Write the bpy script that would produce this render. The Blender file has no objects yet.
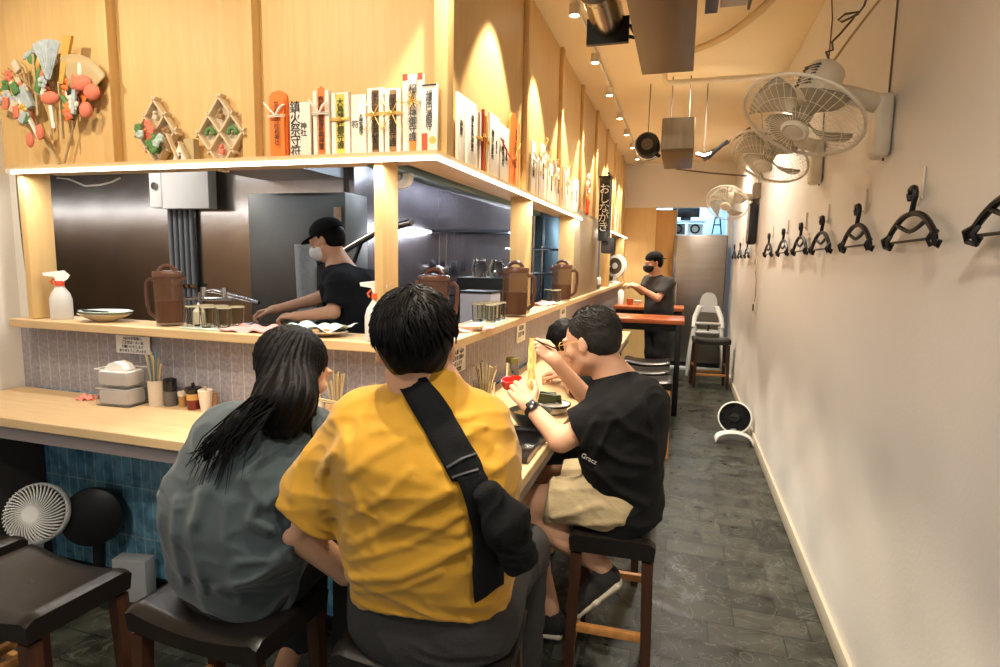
import bpy, bmesh, math, random
import numpy as np
from mathutils import Vector, Matrix, Euler
D=bpy.data; SC=bpy.context.scene; COL=SC.collection
PI=math.pi
# ---------------------------------------------------------------- camera
CAM_H=1.55; FPX=589.0
RC=np.array([[0,0,0],[0,0,0],[0,0,0]],float)
def _d(x,y):
    v=np.array([x,-y,-FPX]); return v/np.linalg.norm(v)
_Y=_d(682-500,262-333.5); _X=-_d(-1450-500,222-333.5)
_X=_X-_Y*_X.dot(_Y); _X/=np.linalg.norm(_X); _Z=np.cross(_X,_Y)
RC=np.array([_X,_Y,_Z])
cam_data=D.cameras.new('camera'); cam=D.objects.new('camera',cam_data); COL.objects.link(cam)
cam_data.sensor_width=36; cam_data.lens=FPX*36/1000; cam_data.clip_start=0.05; cam_data.clip_end=100
M=Matrix([list(RC[0])+[0],list(RC[1])+[0],list(RC[2])+[CAM_H],[0,0,0,1]])
cam.matrix_world=M; SC.camera=cam
def W(px,py,x=None,y=None,z=None):
    """world point seen at photo pixel (px,py), on the plane x=, y= or z= (used to measure the place)"""
    v=RC@np.array([px-500,-(py-333.5),-FPX])
    t=(z-CAM_H)/v[2] if z is not None else (y/v[1] if y is not None else x/v[0])
    return Vector((v[0]*t,v[1]*t,CAM_H+v[2]*t))
# ---------------------------------------------------------------- world, exposure
SC.view_settings.view_transform='Standard'; SC.view_settings.look='None'
SC.view_settings.gamma=1.0; SC.view_settings.exposure=0.28; SC.view_settings.use_curve_mapping=False
wd=D.worlds.new('world'); SC.world=wd; wd.use_nodes=True
bg=wd.node_tree.nodes['Background']; bg.inputs[0].default_value=(0.82,0.92,1.0,1); bg.inputs[1].default_value=0.14
def kelvin(c): return c
def area(name,loc,rot,sx,sy,power,col):
    l=D.lights.new(name,'AREA'); l.shape='RECTANGLE'; l.size=sx; l.size_y=sy; l.energy=power; l.color=col
    o=D.objects.new(name,l); COL.objects.link(o); o.location=loc; o.rotation_euler=rot; return o
def spot(name,loc,target,power,angle,blend,col,r=0.03):
    l=D.lights.new(name,'SPOT'); l.energy=power; l.spot_size=math.radians(angle); l.spot_blend=blend; l.color=col; l.shadow_soft_size=r
    o=D.objects.new(name,l); COL.objects.link(o); o.location=loc
    d=Vector(target)-Vector(loc); o.rotation_euler=d.to_track_quat('-Z','Y').to_euler(); return o
WARM=(1.0,0.86,0.66); NEUT=(1.0,0.95,0.88); COOL=(0.80,0.90,1.0)
# daylight coming through the open shopfront behind the camera
area('shopfront_daylight',(-1.2,-1.9,1.6),(PI/2,0,0),3.4,2.2,8,(0.92,0.96,1.0))
# strip lights under the shelf edge
area('shelf_strip_front_light',(-1.85,1.905,1.872),(0,0,0),1.95,0.02,8,NEUT)
area('shelf_strip_side_light',(-0.815,3.45,1.872),(0,0,PI/2),3.0,0.02,11,NEUT)
area('shelf_strip_far_light',(-0.815,7.7,1.872),(0,0,PI/2),2.8,0.02,9,WARM)
# kitchen fluorescent fittings, plus one added fill lamp
area('kitchen_tube_or_fill_light',(-3.4,2.85,2.33),(0,0,0),2.4,0.04,6,COOL); area('kitchen_tube_or_fill_light',(-4.6,3.0,2.6),(0,0,0),0.8,0.2,30,NEUT)  # second lamp is added, unseen, to light the brown panels mirrored in the steel
area('kitchen_tube_or_fill_light',(-1.75,4.4,2.35),(0,0,0),0.05,1.8,22,COOL)
area('kitchen_rail_light',(-1.95,5.42,1.80),(-0.5,0,0),0.9,0.03,7,(0.9,0.93,1.0))
area('back_room_light',(-0.1,10.3,2.6),(0,0,0),0.8,0.8,45,(0.45,0.75,1.0))
# ceiling spots of the side wall and of the front wall
SPOTS=[0.95,1.85,2.68,3.48,4.31,5.16,6.0,6.77,7.55,8.38]
for y in SPOTS: spot('ceiling_spot_light',(-0.655,y,2.905),(-0.68,y,0.0),110,70,0.22,WARM,0.025)
for x,y in ((-2.75,0.95),(-1.9,0.75),(-1.0,0.7)): spot('ceiling_spot_light',(x,y,2.9),(x+0.12,2.0,1.9),50,95,0.8,WARM,0.03)
for x,y in ((0.1,0.3),(0.1,2.6),(0.15,5.0),(0.15,7.6),(-1.3,-0.6)): spot('aisle_downlight',(x,y,2.93),(x+0.05,y,0),98,155,0.8,(1.0,0.93,0.82),0.08)
# ---------------------------------------------------------------- materials
def mat(name,col,rough=0.5,metal=0.0,noise=None,bump=None,trans=0.0,alpha=1.0,emit=None,ior=1.45,spec=0.5,coat=0.0,sheen=0.0):
    """noise=(scale,amount[,stretch xyz]) varies the colour; bump=(scale,strength[,stretch])"""
    m=D.materials.new(name); m.use_nodes=True; nt=m.node_tree; b=nt.nodes['Principled BSDF']
    b.inputs['Base Color'].default_value=(*col,1); b.inputs['Roughness'].default_value=rough; b.inputs['Metallic'].default_value=metal
    b.inputs['IOR'].default_value=ior; b.inputs['Specular IOR Level'].default_value=spec
    b.inputs['Transmission Weight'].default_value=trans; b.inputs['Alpha'].default_value=alpha; b.inputs['Coat Weight'].default_value=coat
    b.inputs['Sheen Weight'].default_value=sheen
    if emit: b.inputs['Emission Color'].default_value=(*emit[0],1); b.inputs['Emission Strength'].default_value=emit[1]
    tc=nt.nodes.new('ShaderNodeTexCoord')
    def nz(sc,st,det=5):
        mp=nt.nodes.new('ShaderNodeMapping'); mp.inputs['Scale'].default_value=st; nt.links.new(tc.outputs['Object'],mp.inputs[0])
        n=nt.nodes.new('ShaderNodeTexNoise'); n.inputs['Scale'].default_value=sc; n.inputs['Detail'].default_value=det; nt.links.new(mp.outputs[0],n.inputs[0]); return n
    if noise:
        n=nz(noise[0],noise[2] if len(noise)>2 else (1,1,1))
        mx=nt.nodes.new('ShaderNodeMix'); mx.data_type='RGBA'; a=noise[1]
        mx.inputs[6].default_value=(*[max(0,c*(1-a)) for c in col],1); mx.inputs[7].default_value=(*[min(1,c*(1+a)) for c in col],1)
        nt.links.new(n.outputs[0],mx.inputs[0]); nt.links.new(mx.outputs[2],b.inputs['Base Color'])
    if bump:
        n=nz(bump[0],bump[2] if len(bump)>2 else (1,1,1))
        bp=nt.nodes.new('ShaderNodeBump'); bp.inputs['Strength'].default_value=bump[1]; bp.inputs['Distance'].default_value=0.01
        nt.links.new(n.outputs[0],bp.inputs['Height']); nt.links.new(bp.outputs[0],b.inputs['Normal'])
    return m
def wood(name,c1,c2,scale=1.0,stretch=(6,6,0.6),rough=0.45,spec=0.4):
    m=mat(name,c1,rough,spec=spec); nt=m.node_tree; b=nt.nodes['Principled BSDF']
    tc=[n for n in nt.nodes if n.type=='TEX_COORD'][0]
    mp=nt.nodes.new('ShaderNodeMapping'); mp.inputs['Scale'].default_value=stretch; nt.links.new(tc.outputs['Object'],mp.inputs[0])
    n=nt.nodes.new('ShaderNodeTexNoise'); n.inputs['Scale'].default_value=6*scale; n.inputs['Detail'].default_value=9; n.inputs['Roughness'].default_value=0.62; n.inputs['Distortion'].default_value=0.6
    nt.links.new(mp.outputs[0],n.inputs[0])
    cr=nt.nodes.new('ShaderNodeValToRGB'); cr.color_ramp.elements[0].position=0.33; cr.color_ramp.elements[1].position=0.68
    cr.color_ramp.elements[0].color=(*c2,1); cr.color_ramp.elements[1].color=(*c1,1)
    nt.links.new(n.outputs[0],cr.inputs[0]); nt.links.new(cr.outputs[0],b.inputs['Base Color'])
    bp=nt.nodes.new('ShaderNodeBump'); bp.inputs['Strength'].default_value=0.12; bp.inputs['Distance'].default_value=0.004
    nt.links.new(n.outputs[0],bp.inputs['Height']); nt.links.new(bp.outputs[0],b.inputs['Normal']); return m
def tiles(name,c1,c2,grout,bw,bh,mortar,axes,offset=0.5,rough=0.35,bump=0.4,nscale=30,namt=0.35,veins=None,spec=0.5):
    """brick pattern on world-sized object coordinates; axes picks which coordinates run along/up the wall"""
    m=mat(name,c1,rough,spec=spec); nt=m.node_tree; b=nt.nodes['Principled BSDF']; L=nt.links.new
    tc=[n for n in nt.nodes if n.type=='TEX_COORD'][0]
    sp=nt.nodes.new('ShaderNodeSeparateXYZ'); L(tc.outputs['Object'],sp.inputs[0])
    cb=nt.nodes.new('ShaderNodeCombineXYZ'); L(sp.outputs[axes[0]],cb.inputs[0]); L(sp.outputs[axes[1]],cb.inputs[1])
    br=nt.nodes.new('ShaderNodeTexBrick'); br.offset=offset; br.inputs['Scale'].default_value=1.0
    br.inputs['Brick Width'].default_value=bw; br.inputs['Row Height'].default_value=bh; br.inputs['Mortar Size'].default_value=mortar
    br.inputs['Mortar Smooth'].default_value=0.2; br.inputs['Bias'].default_value=0.0
    br.inputs['Color1'].default_value=(*c1,1); br.inputs['Color2'].default_value=(*c2,1); br.inputs['Mortar'].default_value=(*grout,1)
    L(cb.outputs[0],br.inputs['Vector'])
    n=nt.nodes.new('ShaderNodeTexNoise'); n.inputs['Scale'].default_value=nscale; n.inputs['Detail'].default_value=8; L(tc.outputs['Object'],n.inputs[0])
    mr=nt.nodes.new('ShaderNodeMapRange'); mr.inputs[1].default_value=0.3; mr.inputs[2].default_value=0.7; mr.inputs[3].default_value=1-namt; mr.inputs[4].default_value=1+namt; L(n.outputs[0],mr.inputs[0])
    mx=nt.nodes.new('ShaderNodeMix'); mx.data_type='RGBA'; mx.blend_type='MULTIPLY'; mx.inputs[0].default_value=1
    L(br.outputs[0],mx.inputs[6]); L(mr.outputs[0],mx.inputs[7]); out=mx.outputs[2]
    if veins:
        v=nt.nodes.new('ShaderNodeTexNoise'); v.inputs['Scale'].default_value=veins[0]; v.inputs['Detail'].default_value=6; v.inputs['Distortion'].default_value=2.0; L(tc.outputs['Object'],v.inputs[0])
        s=nt.nodes.new('ShaderNodeMath'); s.operation='SUBTRACT'; s.inputs[1].default_value=0.5; L(v.outputs[0],s.inputs[0])
        a=nt.nodes.new('ShaderNodeMath'); a.operation='ABSOLUTE'; L(s.outputs[0],a.inputs[0])
        r=nt.nodes.new('ShaderNodeMapRange'); r.inputs[1].default_value=0.0; r.inputs[2].default_value=0.018; r.inputs[3].default_value=veins[2]; r.inputs[4].default_value=0; L(a.outputs[0],r.inputs[0])
        m2=nt.nodes.new('ShaderNodeMix'); m2.data_type='RGBA'; L(r.outputs[0],m2.inputs[0]); L(out,m2.inputs[6]); m2.inputs[7].default_value=(*veins[1],1); out=m2.outputs[2]
    L(out,b.inputs['Base Color'])
    iv=nt.nodes.new('ShaderNodeMath'); iv.operation='MULTIPLY_ADD'; iv.inputs[1].default_value=-1.0; L(br.outputs['Fac'],iv.inputs[0])
    ns=nt.nodes.new('ShaderNodeMath'); ns.operation='MULTIPLY'; ns.inputs[1].default_value=0.6; L(n.outputs[0],ns.inputs[0]); L(ns.outputs[0],iv.inputs[2])
    bp=nt.nodes.new('ShaderNodeBump'); bp.inputs['Strength'].default_value=bump; bp.inputs['Distance'].default_value=0.003; L(iv.outputs[0],bp.inputs['Height']); L(bp.outputs[0],b.inputs['Normal'])
    rr=nt.nodes.new('ShaderNodeMapRange'); rr.inputs[1].default_value=0.3; rr.inputs[2].default_value=0.7; rr.inputs[3].default_value=rough-0.12; rr.inputs[4].default_value=rough+0.15; L(n.outputs[0],rr.inputs[0]); L(rr.outputs[0],b.inputs['Roughness'])
    return m
MT={}
MT['ply']=wood('pale_plywood',(0.72,0.49,0.215),(0.66,0.43,0.18),1.0,(5,5,0.35))
MT['ply_h']=wood('pale_plywood_lengthwise',(0.66,0.47,0.26),(0.57,0.39,0.20),1.0,(0.6,5,5))
MT['ply_y']=wood('pale_plywood_along_the_aisle',(0.66,0.47,0.26),(0.57,0.39,0.20),1.0,(5,0.6,5))
MT['door_wood']=wood('honey_door_veneer',(0.56,0.30,0.09),(0.49,0.25,0.07),1.0,(5,5,0.3))
MT['grey_wood']=wood('weathered_brown_wood',(0.36,0.28,0.18),(0.28,0.21,0.13),1.0,(6,6,0.5))
MT['red_wood']=wood('reddish_brown_table_wood',(0.40,0.11,0.035),(0.26,0.06,0.02),1.2,(0.5,6,6),0.28)
MT['stool_wood']=wood('dark_brown_stool_wood',(0.060,0.024,0.012),(0.035,0.014,0.008),1.5,(6,6,0.5),0.4)
MT['orange_wood']=wood('orange_brown_stretcher_wood',(0.50,0.24,0.07),(0.38,0.16,0.045),1.5,(0.5,5,5),0.4)
MT['wall']=mat('off_white_painted_plaster',(0.74,0.70,0.64),0.75,noise=(1.6,0.05),bump=(90,0.08))
MT['ceil']=mat('cream_painted_ceiling',(0.80,0.66,0.42),0.8,noise=(1.2,0.05))
MT['base']=mat('pale_beige_baseboard',(0.52,0.46,0.36),0.5,noise=(5,0.15,(3,0.3,3)))
MT['floor']=tiles('dark_slate_floor_tiles',(0.014,0.015,0.011),(0.044,0.045,0.034),(0.008,0.009,0.007),0.30,0.15,0.003,(0,1),0.37,0.36,0.35,9,0.5,veins=(5.5,(0.17,0.18,0.15),0.40),spec=0.4)
MT['grey_tile']=tiles('ribbed_grey_tile',(0.27,0.25,0.275),(0.31,0.28,0.30),(0.40,0.38,0.39),3.0,0.0615,0.003,(2,0),0.5,0.6,0.5,60,0.25)
MT['grey_tile_y']=tiles('ribbed_grey_tile_side',(0.27,0.25,0.275),(0.31,0.28,0.30),(0.40,0.38,0.39),3.0,0.0615,0.003,(2,1),0.5,0.6,0.5,60,0.25)
MT['blue_tile']=tiles('glazed_blue_tile_lit',(0.075,0.22,0.33),(0.13,0.32,0.44),(0.32,0.44,0.50),0.24,0.056,0.0035,(2,0),0.0,0.28,0.6,14,0.4)  # same tile as the side copy, colours raised to carry pooled light
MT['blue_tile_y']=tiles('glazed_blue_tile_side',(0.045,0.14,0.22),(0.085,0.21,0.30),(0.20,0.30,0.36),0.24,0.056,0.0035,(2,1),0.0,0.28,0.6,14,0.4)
MT['steel']=mat('brushed_stainless_steel',(0.46,0.43,0.40),0.20,1.0,noise=(3,0.25),bump=(1.1,0.8,(1,1,0.7)))
MT['steel_dark']=mat('dull_dark_steel',(0.16,0.165,0.18),0.35,1.0,noise=(3,0.3),bump=(1.8,0.3))
MT['steel_purple']=mat('smoky_stainless_cladding',(0.36,0.34,0.37),0.27,1.0,noise=(4,0.35),bump=(2.0,0.7))
MT['chrome']=mat('polished_chrome',(0.7,0.7,0.7),0.12,1.0)
MT['black']=mat('matte_black_plastic',(0.006,0.006,0.007),0.42,spec=0.35)
MT['blackgloss']=mat('glossy_black_plastic',(0.01,0.01,0.011),0.18)
MT['white_pl']=mat('white_plastic',(0.78,0.77,0.74),0.35)
MT['cream_pl']=mat('aged_cream_plastic',(0.70,0.62,0.48),0.4)
MT['leather']=mat('dark_brown_black_vinyl',(0.010,0.008,0.007),0.30,bump=(60,0.06),spec=0.5)
MT['paper']=mat('white_paper',(0.80,0.78,0.74),0.8)
MT['ink']=mat('black_ink',(0.02,0.018,0.016),0.7)
MT['red']=mat('vermilion_red',(0.68,0.07,0.025),0.5)
MT['orange']=mat('bright_orange_lacquer',(0.85,0.20,0.03),0.5)
MT['gold']=mat('gold_cord',(0.66,0.42,0.10),0.4,0.3)
MT['yellowp']=mat('yellow_green_paper',(0.66,0.58,0.10),0.7)
MT['green']=mat('leaf_green',(0.10,0.24,0.07),0.6,noise=(20,0.4))
MT['pink']=mat('pale_pink_cloth',(0.72,0.34,0.31),0.85,bump=(150,0.3))
MT['ductbrown']=mat('brown_painted_sheet_metal',(0.135,0.085,0.035),0.45,0.2,noise=(4,0.15,(4,0.3,1)))
MT['skin']=mat('skin',(0.58,0.32,0.20),0.5,noise=(14,0.10),bump=(140,0.10))
MT['hair']=mat('black_hair',(0.004,0.0035,0.0035),0.46,bump=(130,0.1),spec=0.10)
MT['led']=mat('lit_strip_diffuser',(1,1,1),0.5,emit=((1.0,0.93,0.80),4.5))
MT['bulb']=mat('lit_spot_lens',(1,1,1),0.5,emit=((1.0,0.90,0.70),30.0))
MT['navy']=mat('dark_navy_cotton',(0.008,0.009,0.012),0.9,bump=(220,0.25),spec=0.2)
MT['blackcloth']=mat('black_cotton',(0.0065,0.0065,0.007),0.9,bump=(220,0.25),spec=0.2)
MT['glass']=mat('clear_glass',(0.92,0.93,0.92),0.05,trans=0.9,ior=1.3)
MT['amber']=mat('amber_tinted_plastic',(0.35,0.15,0.075),0.12,trans=0.55,ior=1.3)
MT['tea']=mat('dark_tea',(0.10,0.035,0.02),0.15)
# ---------------------------------------------------------------- builders
def tag(o,label=None,cat=None,group=None,kind=None):
    if label: o['label']=label
    if cat: o['category']=cat
    if group: o['group']=group
    if kind: o['kind']=kind
    return o
def thing(name,label,cat,loc=(0,0,0),rz=0,group=None,rot=None):
    o=D.objects.new(name,None); o.empty_display_size=0.05; COL.objects.link(o)
    o.location=loc; o.rotation_euler=rot if rot else (0,0,rz); tag(o,label,cat,group); return o
class B:
    """collects shapes into one mesh"""
    def __init__(s): s.bm=bmesh.new()
    def _fin(s,vs,loc,rot,mi):
        if rot is not None:
            R=rot if isinstance(rot,Matrix) else Euler(rot).to_matrix()
            bmesh.ops.rotate(s.bm,verts=vs,cent=(0,0,0),matrix=R)
        bmesh.ops.translate(s.bm,verts=vs,vec=loc)
        if mi:
            st=set(vs)
            for f in s.bm.faces:
                if f.material_index==0 and all(v in st for v in f.verts): f.material_index=mi
    def box(s,c,d,rot=None,bev=0.0,mi=0,seg=2):
        r=bmesh.ops.create_cube(s.bm,size=1.0); vs=r['verts']; bmesh.ops.scale(s.bm,verts=vs,vec=d)
        if bev>0:
            es=list({e for v in vs for e in v.link_edges})
            rb=bmesh.ops.bevel(s.bm,geom=es,offset=min(bev,min(d)*0.49),segments=seg,affect='EDGES',profile=0.5)
            vs=list({v for f in rb['faces'] for v in f.verts}|{v for v in vs if v.is_valid})
        s._fin(vs,c,rot,mi); return s
    def lathe(s,prof,c=(0,0,0),rot=None,seg=24,mi=0,cap=True,sc=(1,1,1),arc=None):
        vs=[]; rings=[]; n=seg
        for r,z in prof:
            ring=[s.bm.verts.new((r*math.cos(2*PI*i/n)*sc[0],r*math.sin(2*PI*i/n)*sc[1],z*sc[2])) for i in range(n)]
            rings.append(ring); vs+=ring
        for a,b in zip(rings,rings[1:]):
            for i in range(n): s.bm.faces.new((a[i],a[(i+1)%n],b[(i+1)%n],b[i]))
        if cap:
            if prof[0][0]>1e-5: s.bm.faces.new(rings[0][::-1])
            if prof[-1][0]>1e-5: s.bm.faces.new(rings[-1])
        s._fin(vs,c,rot,mi); return s
    def cyl(s,a,b,r,r2=None,seg=12,mi=0):
        a=Vector(a); b=Vector(b); d=b-a; q=d.to_track_quat('Z','Y').to_matrix()
        return s.lathe([(r,0),(r if r2 is None else r2,d.length)],a,q,seg,mi)
    def tube(s,pts,r,seg=8,mi=0,closed=False,flat=None,sm=0):
        pts=[Vector(p) for p in pts]
        if sm and not closed and len(pts)>2:
            q=[];qr=[];m=len(pts)
            for i in range(m-1):
                p0,p1,p2,p3=pts[max(i-1,0)],pts[i],pts[i+1],pts[min(i+2,m-1)]
                for k in range(sm):
                    u=k/sm; q.append(0.5*((2*p1)+(p2-p0)*u+(2*p0-5*p1+4*p2-p3)*u*u+(3*p1-p0-3*p2+p3)*u**3)); 
                    if isinstance(r,(list,tuple)): qr.append(r[i]+(r[i+1]-r[i])*u)
            q.append(pts[-1]); pts=q
            if isinstance(r,(list,tuple)): r=qr+[r[-1]]
        n=len(pts); rings=[]; up=None; vs=[]
        for i,p in enumerate(pts):
            if closed: t=(pts[(i+1)%n]-pts[i-1])
            else: t=(pts[min(i+1,n-1)]-pts[max(i-1,0)])
            t.normalize()
            if up is None:
                up=Vector((0,0,1)) if abs(t.z)<0.9 else Vector((1,0,0))
            x=up.cross(t); 
            if x.length<1e-6: x=Vector((1,0,0)).cross(t)
            x.normalize(); y=t.cross(x); up=y
            rr=r[i] if isinstance(r,(list,tuple)) else r; fy=flat if flat else 1.0
            ring=[s.bm.verts.new(p+x*rr*math.cos(2*PI*k/seg)+y*rr*fy*math.sin(2*PI*k/seg)) for k in range(seg)]
            rings.append(ring); vs+=ring
        m=n if closed else n-1
        for i in range(m):
            a=rings[i]; b=rings[(i+1)%n]
            for k in range(seg): s.bm.faces.new((a[k],a[(k+1)%seg],b[(k+1)%seg],b[k]))
        if not closed: s.bm.faces.new(rings[0][::-1]); s.bm.faces.new(rings[-1])
        if mi: s._fin(vs,(0,0,0),None,mi)
        return s
    def prism(s,poly,z0,z1,c=(0,0,0),rot=None,mi=0):
        a=[s.bm.verts.new((x,y,z0)) for x,y in poly]; b=[s.bm.verts.new((x,y,z1)) for x,y in poly]; n=len(poly)
        s.bm.faces.new(a[::-1]); s.bm.faces.new(b)
        for i in range(n): s.bm.faces.new((a[i],a[(i+1)%n],b[(i+1)%n],b[i]))
        s._fin(a+b,c,rot,mi); return s
    def sphere(s,c,r,sc=(1,1,1),rot=None,mi=0,u=16,v=10):
        q=bmesh.ops.create_uvsphere(s.bm,u_segments=u,v_segments=v,radius=r); bmesh.ops.scale(s.bm,verts=q['verts'],vec=sc); s._fin(q['verts'],c,rot,mi); return s
    def grid(s,fn,nu,nv,thick=0.0,mi=0):
        g=[[s.bm.verts.new(fn(i/(nu-1),j/(nv-1))) for j in range(nv)] for i in range(nu)]
        for i in range(nu-1):
            for j in range(nv-1): 
                f=s.bm.faces.new((g[i][j],g[i+1][j],g[i+1][j+1],g[i][j+1])); f.material_index=mi
        return s
    def build(s,name,m,parent=None,smooth=True,label=None,cat=None,group=None,kind=None,loc=None,rot=None,solid=0.0,ang=40):
        bmesh.ops.recalc_face_normals(s.bm,faces=s.bm.faces)
        me=D.meshes.new(name); s.bm.to_mesh(me); s.bm.free()
        for x in (m if isinstance(m,(list,tuple)) else [m]): me.materials.append(MT[x] if isinstance(x,str) else x)
        o=D.objects.new(name,me); COL.objects.link(o)
        if smooth:
            me.shade_smooth()
            try: me.set_sharp_from_angle(angle=math.radians(ang))
            except Exception: pass
        if parent: o.parent=parent
        if loc is not None: o.location=loc
        if rot is not None: o.rotation_euler=rot
        if solid: md=o.modifiers.new('thickness','SOLIDIFY'); md.thickness=solid; md.offset=0
        tag(o,label,cat,group,kind); return o
def struct(name,b,m,**k): return b.build(name,m,kind='structure',**k)
def dup(root,loc=None,rz=None,label=None,group=None,rot=None,scale=None):
    def cp(o,par):
        c=o.copy(); COL.objects.link(c)
        if par: c.parent=par
        for ch in [x for x in D.objects if x.parent==o and x is not c]: cp(ch,c)
        return c
    kids=cp(root,None)
    if loc is not None: kids.location=loc
    if rz is not None: kids.rotation_euler=(0,0,rz)
    if rot is not None: kids.rotation_euler=rot
    if scale is not None: kids.scale=scale
    if label: kids['label']=label
    if group: kids['group']=group
    return kids
_tc={}
def text(body,size,m,parent,loc,rot,name='lettering',width=None,extr=0.0006,spacing=0.95):
    """upright column (or line) of lettering as a mesh"""
    cu=D.curves.new(name,'FONT'); cu.body=body; cu.size=size; cu.align_x='CENTER'; cu.align_y='CENTER'; cu.extrude=extr; cu.space_line=spacing; cu.resolution_u=2
    t=D.objects.new(name,cu); COL.objects.link(t); bpy.context.view_layer.update()
    me=D.meshes.new_from_object(t.evaluated_get(bpy.context.evaluated_depsgraph_get())); D.objects.remove(t); D.curves.remove(cu)
    me.name=name; me.materials.clear(); me.materials.append(MT[m] if isinstance(m,str) else m)
    o=D.objects.new(name,me); COL.objects.link(o); o.parent=parent; o.location=loc; o.rotation_euler=rot; return o
# ================================================================ THE ROOM
CZ=3.0; WR=0.683; WL=-3.0; YF=9.3
struct('floor',B().box((-1.16,3.7,-0.05),(5.2,12.4,0.1)),'floor')
struct('ceiling',B().box((-1.16,3.7,CZ+0.05),(3.9,12.4,0.1)),'ceil')
struct('wall_right',B().box((WR+0.05,3.7,CZ/2),(0.1,12.4,CZ)),'wall')
struct('baseboard_right',B().box((WR-0.009,3.7,0.045),(0.018,11.2,0.09),bev=0.004),'base')
struct('wall_left',B().box((WL-0.05,0.03,0.95),(0.1,4.06,1.9)).box((WL-0.15,0.03,(CZ+1.9)/2),(0.1,4.06,CZ-1.9)),'wall')
# far wall, with the doorway opening to a back room
b=B(); b.box((-0.2,YF+0.05,(2.35+CZ)/2),(1.85,0.1,CZ-2.35)); b.box((0.655,YF+0.05,1.17),(0.08,0.1,2.35)); struct('wall_far',b,'wall')
b=B(); b.box((-0.75,YF+0.02,1.175),(0.65,0.05,2.35)); b.box((-0.42,YF-0.01,1.175),(0.03,0.03,2.35)); struct('trim_1',b,'ply')
b=B(); b.box((-0.255,YF+0.03,1.16),(0.31,0.04,2.32)); struct('door_1',b,'door_wood')
b=B(); b.box((-0.11,YF+0.0,1.17),(0.02,0.12,2.34)); struct('trim_2',b,mat('grey_door_edge_steel',(0.30,0.32,0.34),0.35,0.6))
b=B(); b.box((0.25,YF+1.6,1.4),(1.6,0.06,2.8)); b.box((-0.55,YF+0.85,1.4),(0.06,1.5,2.8)); b.box((1.0,YF+0.85,1.4),(0.06,1.5,2.8)); b.box((0.25,YF+0.85,2.83),(1.6,1.6,0.06)); b.box((0.25,YF+0.85,-0.03),(1.6,1.5,0.06))
struct('wall_back_room',b,mat('pale_blue_white_wall',(0.62,0.70,0.76),0.7))
# white threshold on the floor before the far wall
struct('trim_3',B().box((0.25,YF-0.35,0.02),(0.75,0.3,0.04),bev=0.005),mat('pale_grey_threshold',(0.42,0.46,0.48),0.5))
# upper boarded wall above the kitchen opening (front wing and side wing)
ZS=1.912
struct('wall_front',B().box(((-3.3-0.88)/2,2.09,(ZS+CZ)/2),(2.42,0.06,CZ-ZS)),'ply')
struct('wall_side',B().box((-0.91,(2.12+YF)/2,(ZS+CZ)/2),(0.06,YF-2.12,CZ-ZS)),'ply')
for i,x in enumerate((-2.405,-1.675)):
    struct('trim_%d'%(4+i),B().box((x,2.045,(ZS+CZ)/2),(0.075,0.035,CZ-ZS),bev=0.003).box((x+0.028,2.022,(ZS+CZ)/2),(0.02,0.02,CZ-ZS),bev=0.002),'ply')
struct('trim_6',B().box((-0.848,2.04,(ZS+CZ)/2),(0.052,0.06,CZ-ZS),bev=0.003),'ply')
n=7
for y in (3.27,4.22,5.12,6.0,6.85,7.7,8.55):
    struct('trim_%d'%n,B().box((-0.868,y,(ZS+CZ)/2),(0.03,0.06,CZ-ZS),bev=0.003),'ply'); n+=1
# boards (soffit shelf) around the opening
def lshelf(z0,z1,front,side,back,y1,lip=0):
    """L of two boards meeting at the corner; front = y of the front edge, side = x of the aisle edge"""
    b=B(); b.prism([(-2.83,front),(side,front),(side,y1),(side-back,y1),(side-back,front+back),(-2.83,front+back)],z0,z1); return b
shelf=lshelf(1.897,1.912,1.905,-0.815,0.20,4.95); struct('trim_%d'%n,shelf,'ply_h'); n+=1
struct('trim_%d'%n,B().box((-0.915,7.72,1.905),(0.2,2.85,0.016)),'ply_y'); n+=1
struct('trim_%d'%n,B().box((-0.93,5.62,1.95),(0.16,1.35,0.04)),'grey_wood'); n+=1
# strip lamps along the shelf edge
t=thing('strip_light','long lit strip lamp along the front and corner edge of the shelf above the counter','lamp',(0,0,0))
B().prism([(-2.83,1.90),(-0.81,1.90),(-0.81,4.95),(-0.816,4.95),(-0.816,1.906),(-2.83,1.906)],1.878,1.894).build('diffuser','led',t,smooth=False)
B().prism([(-2.83,1.906),(-0.816,1.906),(-0.816,4.95),(-0.83,4.95),(-0.83,1.92),(-2.83,1.92)],1.880,1.895).build('channel','white_pl',t,smooth=False)
t=thing('strip_light','short lit strip lamp under the far shelf beyond the black hanging scroll','lamp',(0,0,0))
B().box((-0.812,7.72,1.887),(0.006,2.85,0.016)).build('diffuser','led',t,smooth=False)
B().box((-0.822,7.72,1.888),(0.014,2.85,0.014)).build('channel','white_pl',t,smooth=False)
# posts carrying the boards
for x in (-2.82,-1.052):
    struct('trim_%d'%n,B().box((x,1.99,1.567),(0.036,0.12,0.655),bev=0.003),'ply'); n+=1
for y in (3.3,4.7):
    struct('trim_%d'%n,B().box((-0.89,y,1.567),(0.12,0.036,0.655),bev=0.003),'ply'); n+=1
struct('trim_%d'%n,B().box((-0.90,5.47,1.585),(0.13,1.42,0.70),bev=0.004),'grey_wood'); n+=1
for y in (7.2,8.9):
    struct('trim_%d'%n,B().box((-0.89,y,1.567),(0.12,0.036,0.655),bev=0.003),'ply'); n+=1
struct('trim_%d'%n,B().box((-0.90,9.1,1.57),(0.1,0.4,0.68)),'ply'); n+=1
# white wall return at the left end of the opening
struct('wall_return',B().box((-2.93,2.04,0.96),(0.18,0.07,1.92)),'wall')
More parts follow.
